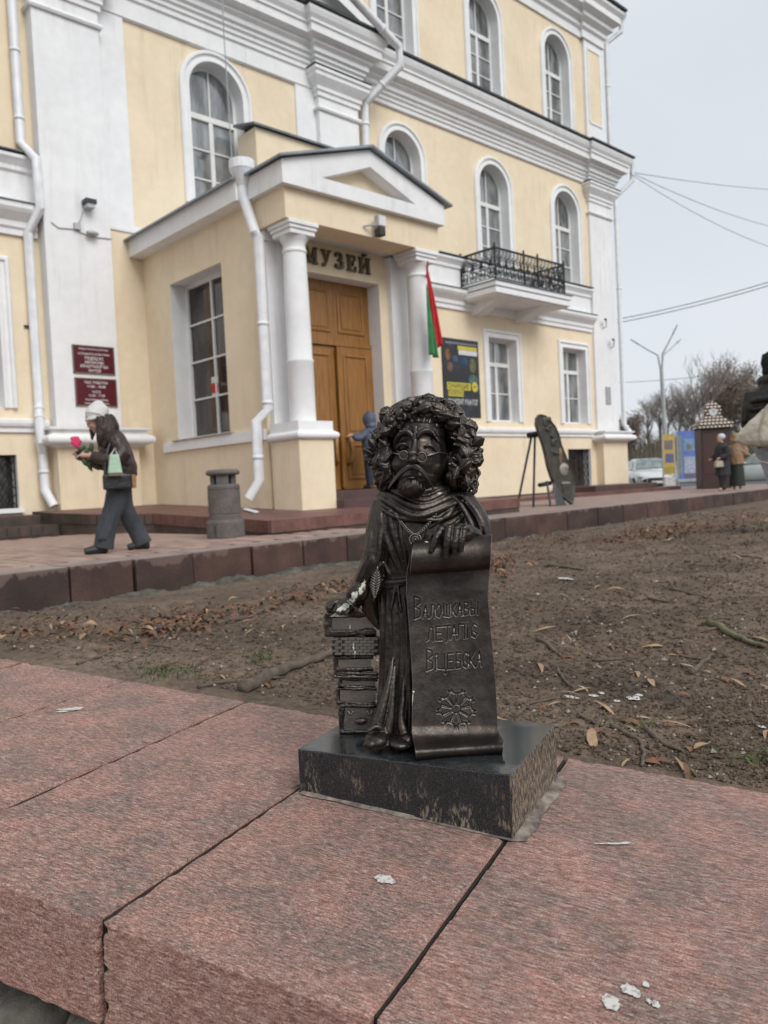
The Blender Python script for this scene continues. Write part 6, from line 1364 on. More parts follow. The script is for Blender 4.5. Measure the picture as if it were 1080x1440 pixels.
# flag on the right column
fg = empty('flag', (11.25, 10.2, 3.2), 'limp red and green flag hanging from the right porch column', 'flag')
red = mat('flag_red', (0.55, 0.012, 0.022), (0.42, 0.008, 0.016), 6, .7); green = mat('flag_green', (0.05, 0.26, 0.09), (0.035, 0.19, 0.065), 6, .7)
TOP = ony(599, 372, 10.05); BOT = ony(613, 496, 10.05); MID_ = ony(604, 430, 10.05)
def flagstrip(x_off0, x_off1, z0, z1, m_, nm, ph):
    v = []; f = []; nu, nv = 14, 24
    for i in range(nv):
        t = i / (nv - 1); z = z1 + (z0 - z1) * t; spread_ = .10 + .90 * t ** .8
        for j_ in range(nu):
            u = j_ / (nu - 1); xx = TOP[0] + (BOT[0] - TOP[0]) * t + (x_off0 + (x_off1 - x_off0) * u) * spread_; v.append((xx, 10.05 + .05 * math.sin(u * 9 + ph + t * 2) * spread_, z + .06 * u * t * (1 if ph else -1)))
    for i in range(nv - 1):
        for j_ in range(nu - 1): f.append((i * nu + j_, i * nu + j_ + 1, (i + 1) * nu + j_ + 1, (i + 1) * nu + j_))
    o = MB().add(v, f).build(nm, m_, fg, smooth=True); q = o.modifiers.new('s', 'SOLIDIFY'); q.thickness = .006
flagstrip(-.14, .02, TOP[2] - 1.62, TOP[2] - .35, green, 'green_stripe', 0.0); flagstrip(.0, .17, TOP[2] - 1.50, TOP[2], red, 'red_field', 1.3)
MB().tube([(11.1, 10.45, TOP[2] - .15), (TOP[0] + .02, 10.02, TOP[2] + .05)], .018, 6).build('pole', oak_d, fg)

# lamps, cameras, cables
def flood(loc, label, rz=0.0, white_box=True):
    e = empty('floodlight', loc, label, 'lamp', None, 0); x, y, z = loc
    MB().box(x - .06, x + .06, y - .22, y - .06, z - .19, z - .05).build('housing', dark, e, bevel=.012)
    if white_box: MB().box(x - .06, x + .12, y - .18, y - .06, z - .02, z + .17).build('lamp_head', grey_pl, e, bevel=.012); MB().box(x - .045, x + .105, y - .185, y - .175, z - .005, z + .155).build('lens', letterwhite, e)
    MB().tube([(x - .25, y, z - .02), (x - .12, y - .1, z), (x + .05, y - .1, z)], .018, 6).build('arm', grey_pl, e)
flood((9.62, 10.24, 5.04), 'white and black floodlight on the porch beam above the door')
def cctv(x, y, z, label, dx=-.2):
    e = empty('wall_camera', (x, y, z), label, 'camera'); MB().tube([(x, y, z - .25), (x, y - .12, z - .22), (x, y - .14, z)], .014, 6).build('arm', dark, e); MB().tube([(x, y - .12, z + .02), (x + dx, y - .22, z)], .04, 8).build('body', dark, e)
p = ony(121, 288, 15.0)
cm = empty('wall_camera', (p[0], 15.0, p[2]), 'small camera with dark hood on the left white pilaster', 'camera'); MB().box(p[0] - .09, p[0] + .12, 14.78, 14.98, p[2] - .02, p[2] + .06).build('hood', dark, cm); MB().box(p[0] - .06, p[0] + .09, 14.80, 14.98, p[2] - .10, p[2] - .02).build('body', grey_pl, cm)
p2 = ony(127, 330, 15.0); cm2 = empty('spotlight', (p2[0], 15.0, p2[2]), 'little wall spotlight on a cable of the left white pilaster', 'lamp'); MB().ellipsoid((p2[0], 14.9, p2[2]), (.13, .06, .05), 12, 8).build('head', zinc_d, cm2, smooth=True); MB().box(p2[0] - .32, p2[0] - .2, 14.93, 14.998, p2[2] + .04, p2[2] + .16).build('junction_box', grey_pl, cm2)
q = lambda x, y: tuple(ony(x, y, 14.985)); ca = MB(); ca.tube([q(*c) for c in ((72, 312), (82, 320), (92, 321), (104, 322), (114, 327), (127, 331), (140, 334), (158, 336))], .011, 5); ca.tube([q(*c) for c in ((104, 322), (113, 310), (117, 296))], .010, 5); ca.build('cable', zinc_d, museum)
cctv(25.0, 15.19, 5.9, 'wall camera high on the white corner pilaster'); cctv(25.45, 15.19, 5.25, 'lower wall camera on the white corner pilaster')
MB().box(25.0, 25.32, 15.17, 15.199, 3.0, 3.62).build('heritage_shield', zinc_d, tag(empty('wall_shield', (25.16, 15.18, 3.0), 'small dark shield sign low on the corner pilaster', 'sign')), bevel=.03)
p = onx(304, 543, PX + .37); sg = empty('window_notice', (PX + .37, p[1], p[2]), 'red and white paper notice inside the tall porch window', 'notice'); MB().box(PX + .345, PX + .352, p[1] - .12, p[1] + .12, p[2] - .2, p[2] + .18).build('paper', pwhite, sg); MB().box(PX + .34, PX + .346, p[1] - .11, p[1] + .11, p[2] - .13, p[2] + .06).build('red_panel', red, sg)

# relief sculpture on a stand
es = empty('relief_sculpture', (14.3, 10.2, zp(14)), 'grey bronze leaf-shaped relief leaning on a black metal stand by the wing', 'sculpture')
relm = mat('relief_bronze', (0.085, 0.08, 0.066), (0.05, 0.047, 0.04), 8, .5, .4, bump=.3, bscale=60)
def RP(x, y, back=0.0):
    px, py = 720 + x / 9., 570 + y / 9.; d = 17.2 + .95 * (px - 775) / 65.; p = atd(px, py, d); return p + back * np.array([.52, .85, 0])
R_out = [(360, 110), (430, 128), (490, 180), (560, 270), (605, 380), (635, 500), (690, 640), (745, 780), (790, 900), (803, 1000), (800, 1090), (775, 1258), (690, 1190), (600, 1110), (545, 1000), (500, 880), (462, 760), (440, 640), (405, 500), (345, 330), (318, 240), (325, 160)]
m = MB(); n = len(R_out); cen = RP(560, 640); inner = [(560 + (x - 560) * .88 + (0), 650 + (y - 650) * .93) for x, y in R_out]
m.add([RP(x, y) for x, y in R_out] + [RP(x, y, .16) for x, y in R_out] + [RP(x, y, .03) for x, y in inner], [(n + i, n + (i + 1) % n, (i + 1) % n, i) for i in range(n)] + [(i, (i + 1) % n, 2 * n + (i + 1) % n, 2 * n + i) for i in range(n)] + [tuple(range(2 * n, 3 * n)), tuple(range(2 * n - 1, n - 1, -1))])
m.build('shield', relm, es)
tanb = mat('polished_relief', (0.22, 0.15, 0.09), (0.15, 0.10, 0.06), 9, .45, .4); paleb = mat('pale_relief', (0.30, 0.28, 0.25), (0.22, 0.205, 0.18), 9, .5, .3)
for (x, y, rx, ry, rd, mm, ex) in ((440, 205, .13, .12, .025, relm, ((-.08, .1), (.09, .05))), (512, 385, .07, .07, .035, dark, ()), (535, 470, .10, .09, .04, relm, ((.06, .05), (-.07, -.06))), (550, 590, .13, .05, .035, relm, ((.07, -.03), (-.05, -.06))), (620, 670, .06, .24, .03, tanb, ((.02, .1),)), (660, 810, .16, .15, .045, paleb, ((.06, .05), (-.08, -.03))), (692, 985, .20, .035, .03, paleb, ()), (655, 1030, .05, .16, .02, relm, ()), (470, 300, .12, .07, .03, relm, ((.05, .06),))):
    k = MB(); c0 = RP(x, y, .03); k.ellipsoid(c0, (rx, rd, ry), 12, 8)
    for (ox, oz) in ex: k.ellipsoid(c0 + np.array([ox * .7, -ox * .4, oz]), (rx * .6, rd * 1.1, ry * .5), 10, 8)
    remesh(k, 'relief_figure', .015, 1, mm, es)
kk = MB()
def TP(x, y, d): return atd(720 + x / 9., 570 + y / 9., d)
for (a, b_) in (((245, 400, 17.4), (80, 1210, 17.3)), ((290, 400, 17.5), (270, 1300, 17.0)), ((440, 960, 17.2), (490, 1280, 17.0))): MB().tube([TP(*a), TP(*b_)], .025, 6).build('stand_leg', iron, es)
MB().tube([TP(210, 380, 17.3), TP(360, 355, 17.5)], .07, 6).build('stand_bracket', iron, es); MB().tube([TP(350, 1010, 17.0), TP(480, 985, 17.4)], .05, 6).build('stand_bracket', iron, es)
m = MB(); m.hexa([TP(560, 1290, 17.1), TP(690, 1270, 17.1), TP(690, 1262, 17.8), TP(560, 1280, 17.8), TP(500, 940, 17.3), TP(545, 960, 17.3), TP(545, 955, 17.7), TP(500, 935, 17.7)]); m.build('stand_foot', iron, es)
MB().tube([TP(80, 1310, 17.1), TP(560, 1295, 17.1)], .03, 6).build('stand_rail', iron, es)

# ================================================================== BEYOND THE PLAZA
def GP(px, depth, z): p = atd(px, 660, depth); return np.array([p[0], p[1], z])
# clock kiosk
kp = GP(1003, 26.5, 0); kz = zp(kp[0]) - .02; kr = math.radians(38)
ks = empty('clock_kiosk', (kp[0], kp[1], kz), 'dark brown advertising kiosk with tiled roof and small clock turret', 'kiosk')
def KB(mb, x0, x1, y0, y1, z0, z1, tx=1.0): 
    c, s = math.cos(kr), math.sin(kr); f = lambda x, y, z: (kp[0] + x * c - y * s, kp[1] + x * s + y * c, kz + z)
    mb.hexa([f(x0, y0, z0), f(x1, y0, z0), f(x1, y1, z0), f(x0, y1, z0), f(x0 * tx, y0 * tx, z1), f(x1 * tx, y0 * tx, z1), f(x1 * tx, y1 * tx, z1), f(x0 * tx, y1 * tx, z1)]); return mb
brownp = mat('kiosk_brown', (0.05, 0.022, 0.018), (0.035, 0.016, 0.013), 4, .55)
def tile_mat():
    m, nt, n, b = _mk('scallop_tiles'); br_ = nt.nodes.new('ShaderNodeTexBrick'); br_.inputs['Scale'].default_value = 1.0; br_.inputs['Color1'].default_value = (0.66, 0.60, 0.52, 1); br_.inputs['Color2'].default_value = (0.70, 0.64, 0.56, 1); br_.inputs['Mortar'].default_value = (0.07, 0.035, 0.022, 1)
    br_.inputs['Brick Width'].default_value = .17; br_.inputs['Row Height'].default_value = .11; br_.inputs['Mortar Size'].default_value = .035
    sp = nt.nodes.new('ShaderNodeSeparateXYZ'); g = nt.nodes.new('ShaderNodeNewGeometry'); cb = nt.nodes.new('ShaderNodeCombineXYZ'); ad = nt.nodes.new('ShaderNodeMath'); ad.operation = 'SUBTRACT'
    nt.links.new(g.outputs['Position'], sp.inputs[0]); nt.links.new(sp.outputs['X'], ad.inputs[0]); nt.links.new(sp.outputs['Y'], ad.inputs[1]); nt.links.new(ad.outputs[0], cb.inputs['X']); nt.links.new(sp.outputs['Z'], cb.inputs['Y']); nt.links.new(cb.outputs[0], br_.inputs['Vector']); nt.links.new(br_.outputs['Color'], b.inputs['Base Color']); b.inputs['Roughness'].default_value = .6; return m
tiles = tile_mat()
KB(MB(), -.46, .46, -.46, .46, 0, 1.98).build('body', brownp, ks, bevel=.02); KB(MB(), -.40, .40, -.472, -.46, .5, 1.8).build('side_panel', mat('kiosk_panel', (0.065, 0.03, 0.025), None, 4, .4), ks); KB(MB(), -.472, -.46, -.40, .40, .5, 1.8).build('side_panel', MATS['kiosk_panel'], ks)
KB(MB(), -.56, .56, -.56, .56, 1.985, 2.10).build('eaves', tiles, ks); KB(MB(), -.56, .56, -.56, .56, 2.105, 2.36, .46).build('roof', tiles, ks)
KB(MB(), -.25, .25, -.25, .25, 2.362, 2.66).build('turret', tiles, ks); KB(MB(), -.27, .27, -.27, .27, 2.662, 2.90, .14).build('turret_roof', tiles, ks); KB(MB(), -.02, .02, -.02, .02, 2.9, 3.2).build('finial', iron, ks)
clk = mat('clock_face', (0.62, 0.62, 0.66), None, 9, .4)
for sgn, ax in ((-1, 0), (-1, 1), (1, 0), (1, 1)):
    c, s = math.cos(kr), math.sin(kr); lx, ly = ((sgn * .256, 0), (0, sgn * .256))[ax]; C0 = np.array([kp[0] + lx * c - ly * s, kp[1] + lx * s + ly * c, kz + 2.51]); nrm = np.array([lx * c - ly * s, lx * s + ly * c, 0]) / .256; tan = np.array([-nrm[1], nrm[0], 0])
    m = MB(); m.tube([C0 - nrm * .004, C0 + nrm * .012], .125, 20); fc = m.build('clock_face', clk, ks)
    hm = MB(); hm.tube([C0 + nrm * .016, C0 + nrm * .016 + np.array([0, 0, .085])], .008, 4); hm.tube([C0 + nrm * .016, C0 + nrm * .016 + tan * .05 + np.array([0, 0, .02])], .009, 4); hm.build('clock_hand', iron, fc)
# information boards
def board(px0, px1, depth, z0, z1, label, print_m, extras):
    a, b_ = GP(px0, depth, 0), GP(px1, depth * 1.01, 0); z = zp(a[0]) - .05; e = empty('information_board', (*((a + b_) / 2)[:2], z), label, 'sign'); d = (b_ - a) / np.linalg.norm(b_ - a); nn_ = np.array([d[1], -d[0], 0])
    P_ = lambda u, zz, o=0.0: tuple(a + (b_ - a) * u + nn_ * o + np.array([0, 0, z + zz]))
    for u in (.03, .97): MB().tube([P_(u, 0), P_(u, z1 + .03)], .03, 6).build('post', zinc_d, e)
    MB().hexa([P_(.04, z0, .02), P_(.96, z0, .02), P_(.96, z0, -.03), P_(.04, z0, -.03), P_(.04, z1, .02), P_(.96, z1, .02), P_(.96, z1, -.03), P_(.04, z1, -.03)]).build('panel', print_m, e)
    for k, (u0, u1, v0, v1, c) in enumerate(extras): zz0, zz1 = z0 + (z1 - z0) * v0, z0 + (z1 - z0) * v1; MB().hexa([P_(u0, zz0, .028), P_(u1, zz0, .028), P_(u1, zz0, .021), P_(u0, zz0, .021), P_(u0, zz1, .028), P_(u1, zz1, .028), P_(u1, zz1, .021), P_(u0, zz1, .021)]).build('printed_picture', mat('print_%d' % k, c, tuple(x * .6 for x in c), 14, .5), e)
board(932, 950, 29.5, .55, 2.05, 'narrow yellow information board with small pictures near the clock kiosk', mat('board_yellow', (0.45, 0.33, 0.08), (0.36, 0.26, 0.06), 4, .5), [(.15, .8, .62, .85, (0.20, 0.16, 0.16)), (.2, .85, .30, .52, (0.12, 0.13, 0.25)), (.1, .9, .05, .2, (0.35, 0.30, 0.06)), (.1, .9, -.28, -.05, (0.55, 0.55, 0.55))])
board(952, 985, 30.5, .35, 2.20, 'blue information board with church photograph and pale map', mat('board_blue', (0.10, 0.16, 0.42), (0.08, 0.13, 0.36), 4, .5), [(.05, .22, .1, .9, (0.20, 0.24, 0.22)), (.30, .76, .58, .84, (0.18, 0.30, 0.48)), (.42, .62, .60, .72, (0.30, 0.28, 0.22)), (.30, .9, .12, .46, (0.36, 0.40, 0.52)), (.80, .95, .55, .92, (0.50, 0.55, 0.66)), (.3, .9, .02, .1, (0.16, 0.12, 0.14))])
# street lamp
lp = GP(937, 42, -.3); lamp = empty('street_lamp', tuple(lp), 'tall grey street lamp with three curved arms behind the information boards', 'street lamp')
pm_ = mat('lamp_pole', (0.42, 0.43, 0.43), (0.34, 0.35, 0.35), 3, .6)
MB().tube([lp, lp + [0, 0, 2.5], lp + [0, 0, 2.55], lp + [-.04, .05, 6.2]], [.17, .16, .12, .09], 12).build('pole', pm_, lamp)
tp_ = lp + np.array([-.04, .05, 6.1])
for (px, py, dd) in ((898, 484, 42), (946, 470, 41.5), (952, 482, 43)):
    e = atd(px, py, dd); mid = tp_ + (e - tp_) * .55 + np.array([0, 0, .30]); m1 = tp_ + np.array([0, 0, .62]) + (e - tp_) * .14; MB().tube([tp_ - [0, 0, .2], m1, mid, e], [.05, .045, .036, .03], 8).build('arm', pm_, lamp); dr_ = (e - mid) / np.linalg.norm(e - mid); MB().tube([e, e + dr_ * .5], [.075, .05], 8, .6).build('lamp_head', zinc_d, lamp)
# cars
def car(loc, head, paint, label):
    e = empty('parked_car', loc, label, 'car', 'cars on the street behind the plaza', head)
    def put(mb, nm, m_, smooth=False, bevel=0.0, parent=None):
        me = mb.mesh(nm); o = bpy.data.objects.new(nm, me); C.objects.link(o); me.materials.append(m_); o.parent = parent or e
        if smooth: me.polygons.foreach_set('use_smooth', [True] * len(me.polygons))
        if bevel: q = o.modifiers.new('b', 'BEVEL'); q.width = bevel; q.segments = 2; q.limit_method = 'ANGLE'
        return o
    secs = [(-2.2, .55, .42, .80), (-2.12, .72, .34, .95), (-1.6, .84, .28, 1.0), (-.6, .88, .24, .98), (.5, .88, .24, .96), (1.3, .87, .24, .90), (1.9, .82, .28, .78), (2.15, .66, .34, .66), (2.22, .5, .42, .58)]
    m = MB(); m.loft([[(x, -w_ * .96, zb), (x, -w_, zb + .15), (x, -w_, zt - .18), (x, -w_ * .93, zt - .03), (x, -w_ * .6, zt), (x, w_ * .6, zt), (x, w_ * .93, zt - .03), (x, w_, zt - .18), (x, w_, zb + .15), (x, w_ * .96, zb)] for x, w_, zb, zt in secs]); body = put(m, 'body', paint, True, .0)
    cab = [(-1.75, .70, .98, .99), (-1.15, .62, .98, 1.40), (-.5, .62, .98, 1.47), (.15, .60, .96, 1.44), (.95, .70, .93, .97)]
    m = MB(); m.loft([[(x, -.78, zb - .05), (x, -w_ - .10 * (zt < 1.1), zt - .03), (x, -w_ * .8, zt), (x, w_ * .8, zt), (x, w_ + .10 * (zt < 1.1), zt - .03), (x, .78, zb - .05)] for x, w_, zb, zt in cab]); put(m, 'cabin', paint, True)
    gm = glass_d; tint = MATS.get('car_glass') or glass_mat('car_glass', (0.22, 0.26, 0.26), (0.12, 0.15, 0.15), 1.7)
    put(MB().add([(.93, -.66, 1.0), (.93, .66, 1.0), (.24, .53, 1.42), (.24, -.53, 1.42)], [(0, 1, 2, 3)]), 'windscreen', tint).location = (.025, 0, .02)
    put(MB().add([(-1.72, -.62, 1.02), (-1.72, .62, 1.02), (-1.2, .53, 1.38), (-1.2, -.53, 1.38)], [(0, 1, 2, 3)]), 'rear_window', tint).location = (-.03, 0, .02)
    for s in (-1, 1):
        for (xa, xb, xc, xd) in ((-.42, .70, .12, -.42), (-1.42, -.50, -.50, -1.05)):
            put(MB().add([(xa, s * .775, 1.0), (xb, s * .775, .99), (xc, s * .655, 1.38), (xd, s * .655, 1.40)], [(0, 1, 2, 3)]), 'side_window', tint).location = (0, s * .012, 0)
        put(MB().ellipsoid((2.02, s * .62, .66), (.14, .20, .085), 12, 8), 'headlight', MATS.get('lamp_glass') or mat('lamp_glass', (0.55, 0.58, 0.60), None, 20, .1), True)
        put(MB().ellipsoid((.62, s * 1.0, 1.02), (.07, .11, .07), 10, 6), 'mirror', paint, True)
        put(MB().ellipsoid((-2.1, s * .62, .78), (.10, .17, .08), 10, 6), 'tail_light', red, True)
        for x in (-1.35, 1.35):
            t_ = put(MB().tube([(x, s * .70, .32), (x, s * .72, .32), (x, s * .88, .32), (x, s * .90, .32)], [.27, .32, .32, .27], 22), 'wheel', MATS.get('tyre') or mat('tyre', (0.02, 0.02, 0.02), None, 20, .8)); put(MB().tube([(x, s * .85, .32), (x, s * .905, .32)], .20, 16), 'rim', grey_pl, parent=t_)
    put(MB().box(2.15, 2.24, -.42, .42, .44, .60), 'grille', dark, bevel=.02); put(MB().box(2.235, 2.25, -.26, .26, .36, .46), 'number_plate', letterwhite); put(MB().box(2.10, 2.24, -.66, .66, .27, .36), 'bumper_lip', dark)
    return e
wpaint = mat('white_car_paint', (0.62, 0.66, 0.67), None, 2, .25, 0, coat=.6); spaint = mat('silver_car_paint', (0.40, 0.42, 0.41), None, 2, .3, .4, coat=.6)
c1 = GP(911, 36, -.3); car(tuple(c1), math.atan2(-c1[1], -c1[0]) + .18, wpaint, 'white car facing the camera behind the museum corner')
c2 = GP(1068, 34, -.3); car(tuple(c2), math.radians(115), spaint, 'silver car seen from the side behind the two women')
c3 = GP(972, 37, -.3); car(tuple(c3), math.radians(125), wpaint, 'pale car half hidden behind the blue information board')
# wires
def wire(A_, B_, sag, r, label, nm='overhead_wire'):
    e = MB(); e.tube([A_ + (B_ - A_) * t + np.array([0, 0, -sag * 4 * t * (1 - t)]) for t in np.linspace(0, 1, 14)], r, 5); o = e.build(nm, MATS.get('wire') or mat('wire', (0.16, 0.165, 0.17), None, 3, .7)); tag(o, label, 'wire', 'overhead wires'); return o
cor = np.array([XE + .5, 14.7, 11.2])
wire(cor, atd(1130, 268, 45), .15, .012, 'topmost wire running right from the cornice corner'); wire(cor, atd(1130, 328, 40), .3, .011, 'middle wire running right and down from the cornice corner'); wire(cor + [0, 0, -.05], atd(1130, 362, 34), .35, .010, 'lowest wire slanting down from the cornice corner')
wire(atd(868, 449, 30), atd(1140, 378, 26), .12, .015, 'upper of the two thick slanting cables across the sky'); wire(atd(868, 454, 30), atd(1140, 383, 26), .12, .015, 'lower of the two thick slanting cables across the sky')
wire(atd(870, 538, 60), atd(1140, 505, 60), .3, .02, 'distant tram wire above the bare trees')
# bare trees
bark = mat('tree_bark', (0.21, 0.18, 0.155), (0.14, 0.12, 0.10), 6, .95, bump=.4, bscale=30); twig_m = mat('twig_bark', (0.27, 0.235, 0.21), (0.19, 0.165, 0.145), 2, .95); dryleaf = mat('dry_leaf', (0.22, 0.165, 0.12), (0.15, 0.11, 0.08), 1, .9)
def tree(loc, h, seed, label, leafy=0.0, upright=.75):
    r = random.Random(seed); e = empty('bare_tree', loc, label, 'tree', 'trees beyond the street'); tr = MB(); cr_ = MB(); lf = MB(); tips = []
    def grow(p, d, L, rad, lv):
        n = 4; pts = [p]; q = p.copy(); dd = d.copy()
        for i in range(n):
            dd = dd + np.array([r.uniform(-.16, .16), r.uniform(-.16, .16), r.uniform(-.02, .12)]); dd /= np.linalg.norm(dd); q = q + dd * L / n; pts.append(q.copy())
        (tr if lv < 2 else cr_).tube(pts, [rad * (1 - .5 * i / n) for i in range(n + 1)], 7 if lv < 2 else 4 if lv < 3 else 3)
        if lv >= 4:
            tips.append(pts[-1]); tips.append(pts[2]); return
        k = (6, 6, 5, 4)[lv] if lv < 4 else 3
        for j_ in range(k):
            t = r.uniform(.35, 1.0) if lv else r.uniform(.30, 1.0); b_ = pts[min(n, int(t * n))]; a = r.uniform(0, 6.283); sp = r.uniform(.4, .85) if lv else r.uniform(.35, .7)
            nd = dd * upright + np.array([math.cos(a) * sp, math.sin(a) * sp, r.uniform(.05, .5)]); nd /= np.linalg.norm(nd); grow(b_.copy(), nd, L * r.uniform(.50, .72), max(.012, rad * r.uniform(.35, .5)), lv + 1)
    grow(np.array(loc, float), np.array([r.uniform(-.05, .05), r.uniform(-.05, .05), 1.0]), h * .50, h * .017, 0)
    tr.build('trunk', bark, e, smooth=True); cr_.build('crown', twig_m, e)
    if leafy:
        for t in tips:
            for _ in range(int(leafy)):
                c = t + np.array([r.uniform(-.5, .5), r.uniform(-.5, .5), r.uniform(-.5, .4)]); u = np.array([r.uniform(-1, 1), r.uniform(-1, 1), r.uniform(-1, 1)]) * .09; w_ = np.array([r.uniform(-1, 1), r.uniform(-1, 1), r.uniform(-1, 1)]) * .07; lf.add([c - u, c + w_, c + u, c - w_], [(0, 1, 2, 3)])
        lf.build('dry_foliage', dryleaf, e, kind='stuff')
TL = [(893, 74, 7.0, 1, 2, 'small tree with brown leaves beside the museum corner'), (912, 82, 8.5, 2, 0, 'slim bare tree left of the street lamp'), (931, 78, 9.5, 3, 0, 'bare tree directly behind the street lamp'), (955, 80, 9.0, 4, 0, 'bare spreading tree above the blue board'), (990, 72, 13.0, 5, 0, 'tallest bare tree rising above the clock kiosk'), (974, 86, 10, 6, 0, 'thin bare tree left of the tallest one'), (1020, 74, 9.5, 7, 3, 'brown-leaved tree right of the clock kiosk'), (1046, 76, 10.5, 8, 4, 'densest brown-leaved tree near the black-hatted person'), (1076, 80, 11, 9, 3, 'brown-leaved tree at the right picture edge'), (1008, 84, 9.0, 10, 0, 'bare tree half hidden behind the kiosk turret')]
for px, dep, h, sdd, lfy, lab in TL:
    p = GP(px, dep, 0); tree((p[0], p[1], float(np.interp(p[0], [58, 62, 70, 84], [-.4, 0, 1.1, 2.4]))), h, sdd, lab, lfy)
ug = MB(); ur = random.Random(11)
for k in range(5200):
    px = ur.uniform(840, 1180); dep = ur.uniform(66, 88); p = GP(px, dep, 0); z = float(np.interp(p[0], [58, 62, 70, 84], [-.4, 0, 1.1, 2.4])); h = ur.uniform(.8, 3.4); a = ur.uniform(0, 6.28); t_ = np.array([math.cos(a) * ur.uniform(0, .8), math.sin(a) * ur.uniform(0, .8), h]); s_ = np.array([.7, -.7, 0]) * ur.uniform(.015, .05); b_ = np.array([p[0], p[1], z - .1])
    ug.add([b_ - s_, b_ + s_, b_ + t_ * .6 + s_ * .6, b_ + t_, b_ + t_ * .6 - s_ * .6], [(0, 1, 2, 3, 4)])
ug.build('undergrowth', mat('brush_stems', (0.14, 0.115, 0.085), (0.08, 0.075, 0.05), .3, .95), kind='stuff')['label'] = 'brown leafless brush on the bank beyond the street'

# ================================================================== LITTER ON SOIL AND PARAPET
LEAFC = [mat('tan_leaf', (0.36, 0.24, 0.135), (0.25, 0.16, 0.09), 60, .7), mat('rust_leaf', (0.20, 0.088, 0.046), (0.12, 0.052, 0.028), 60, .75), mat('pale_leaf', (0.43, 0.34, 0.225), (0.38, 0.29, 0.18), 60, .75), mat('brown_leaf', (0.15, 0.085, 0.05), (0.09, 0.05, 0.03), 60, .8)]
def leaf_mesh(L, Wd, curl, bend, seed):
    r = random.Random(seed); v = []; f = []; n = 7
    for i in range(n):
        u = i / (n - 1); w_ = Wd * math.sin(math.pi * min(.97, max(.04, u))) ** .75 * (1 + r.uniform(-.1, .1)); x = L * (u - .5); z = bend * math.sin(math.pi * u); y0 = .10 * L * math.sin(u * 2.3) * (1 if seed % 2 else -1)
        v += [(x, y0 - w_, z + curl * w_), (x, y0, z), (x, y0 + w_, z + curl * w_ * .8)]
    for i in range(n - 1):
        for k in (0, 1): f.append((i * 3 + k, i * 3 + k + 1, (i + 1) * 3 + k + 1, (i + 1) * 3 + k))
    return v, f
LM = []
for s in range(8):
    L, Wd = ((.085, .007), (.095, .0075), (.075, .009), (.10, .007), (.050, .012), (.045, .014), (.05, .011), (.09, .006))[s]; v, f = leaf_mesh(L * .82, Wd * .85, .12 + .06 * (s % 4), .004 if s < 4 else .006, s)
    for c in range(4):
        me = MB().add(v, f).mesh('fallen_leaf'); me.materials.append(LEAFC[c]); me.polygons.foreach_set('use_smooth', [True] * len(me.polygons)); LM.append(me)
lr = random.Random(5)
used_labels = set(); loose = {}
def put_leaf(px, py, k, scale=1.0, ang=None, label=None):
    h, nrm = soil_at(px, py)
    if h is None: return
    o = bpy.data.objects.new('fallen_leaf', LM[k % len(LM)]); o.location = h + Vector((0, 0, .004)); o.scale = (scale,) * 3; q = nrm.to_track_quat('Z', 'Y') if nrm.z > 0 else (-nrm).to_track_quat('Z', 'Y')
    o.rotation_euler = (q @ Euler((lr.uniform(-.12, .12), lr.uniform(-.08, .08), ang if ang is not None else lr.uniform(0, 6.28))).to_quaternion()).to_euler()
    if label == 'AUTO':
        col_ = ('tan', 'rust-brown', 'pale straw', 'dark brown')[k % 4]; shp = 'narrow' if (k // 4) in (0, 1, 2, 3, 7) else 'broad'
        if px < 560: reg = 'on the soil beside the left leaf drift' if px < 180 else 'between the left kerb and the thick branch' if px < 360 else 'just left of the book pile'
        else: reg = ('far back near the kerb' if py < 760 else 'in the upper soil' if py < 850 else 'in the middle of the soil' if py < 950 else 'near the red slab') + (' right of the scroll' if px < 800 else ' towards the clock kiosk' if px < 950 else ' at the right side')
        label = '%s %s %s fallen leaf %s' % ('tiny' if scale < .6 else 'small', shp, col_, reg)
    if label in used_labels:        # no telling it from one already laid: it joins the loose scatter
        m4 = o.location.copy(); Mx = Matrix.LocRotScale(m4, o.rotation_euler, o.scale); loose.setdefault(k % 4, MB()).add([tuple(Mx @ v_.co) for v_ in o.data.vertices], [tuple(pl.vertices) for pl in o.data.polygons]); bpy.data.objects.remove(o); return
    used_labels.add(label); C.objects.link(o)
    return tag(o, label, 'leaf', 'fallen leaves on the soil')
def zz(x, y): return 680 + x / 2.7, 680 + y / 2.7
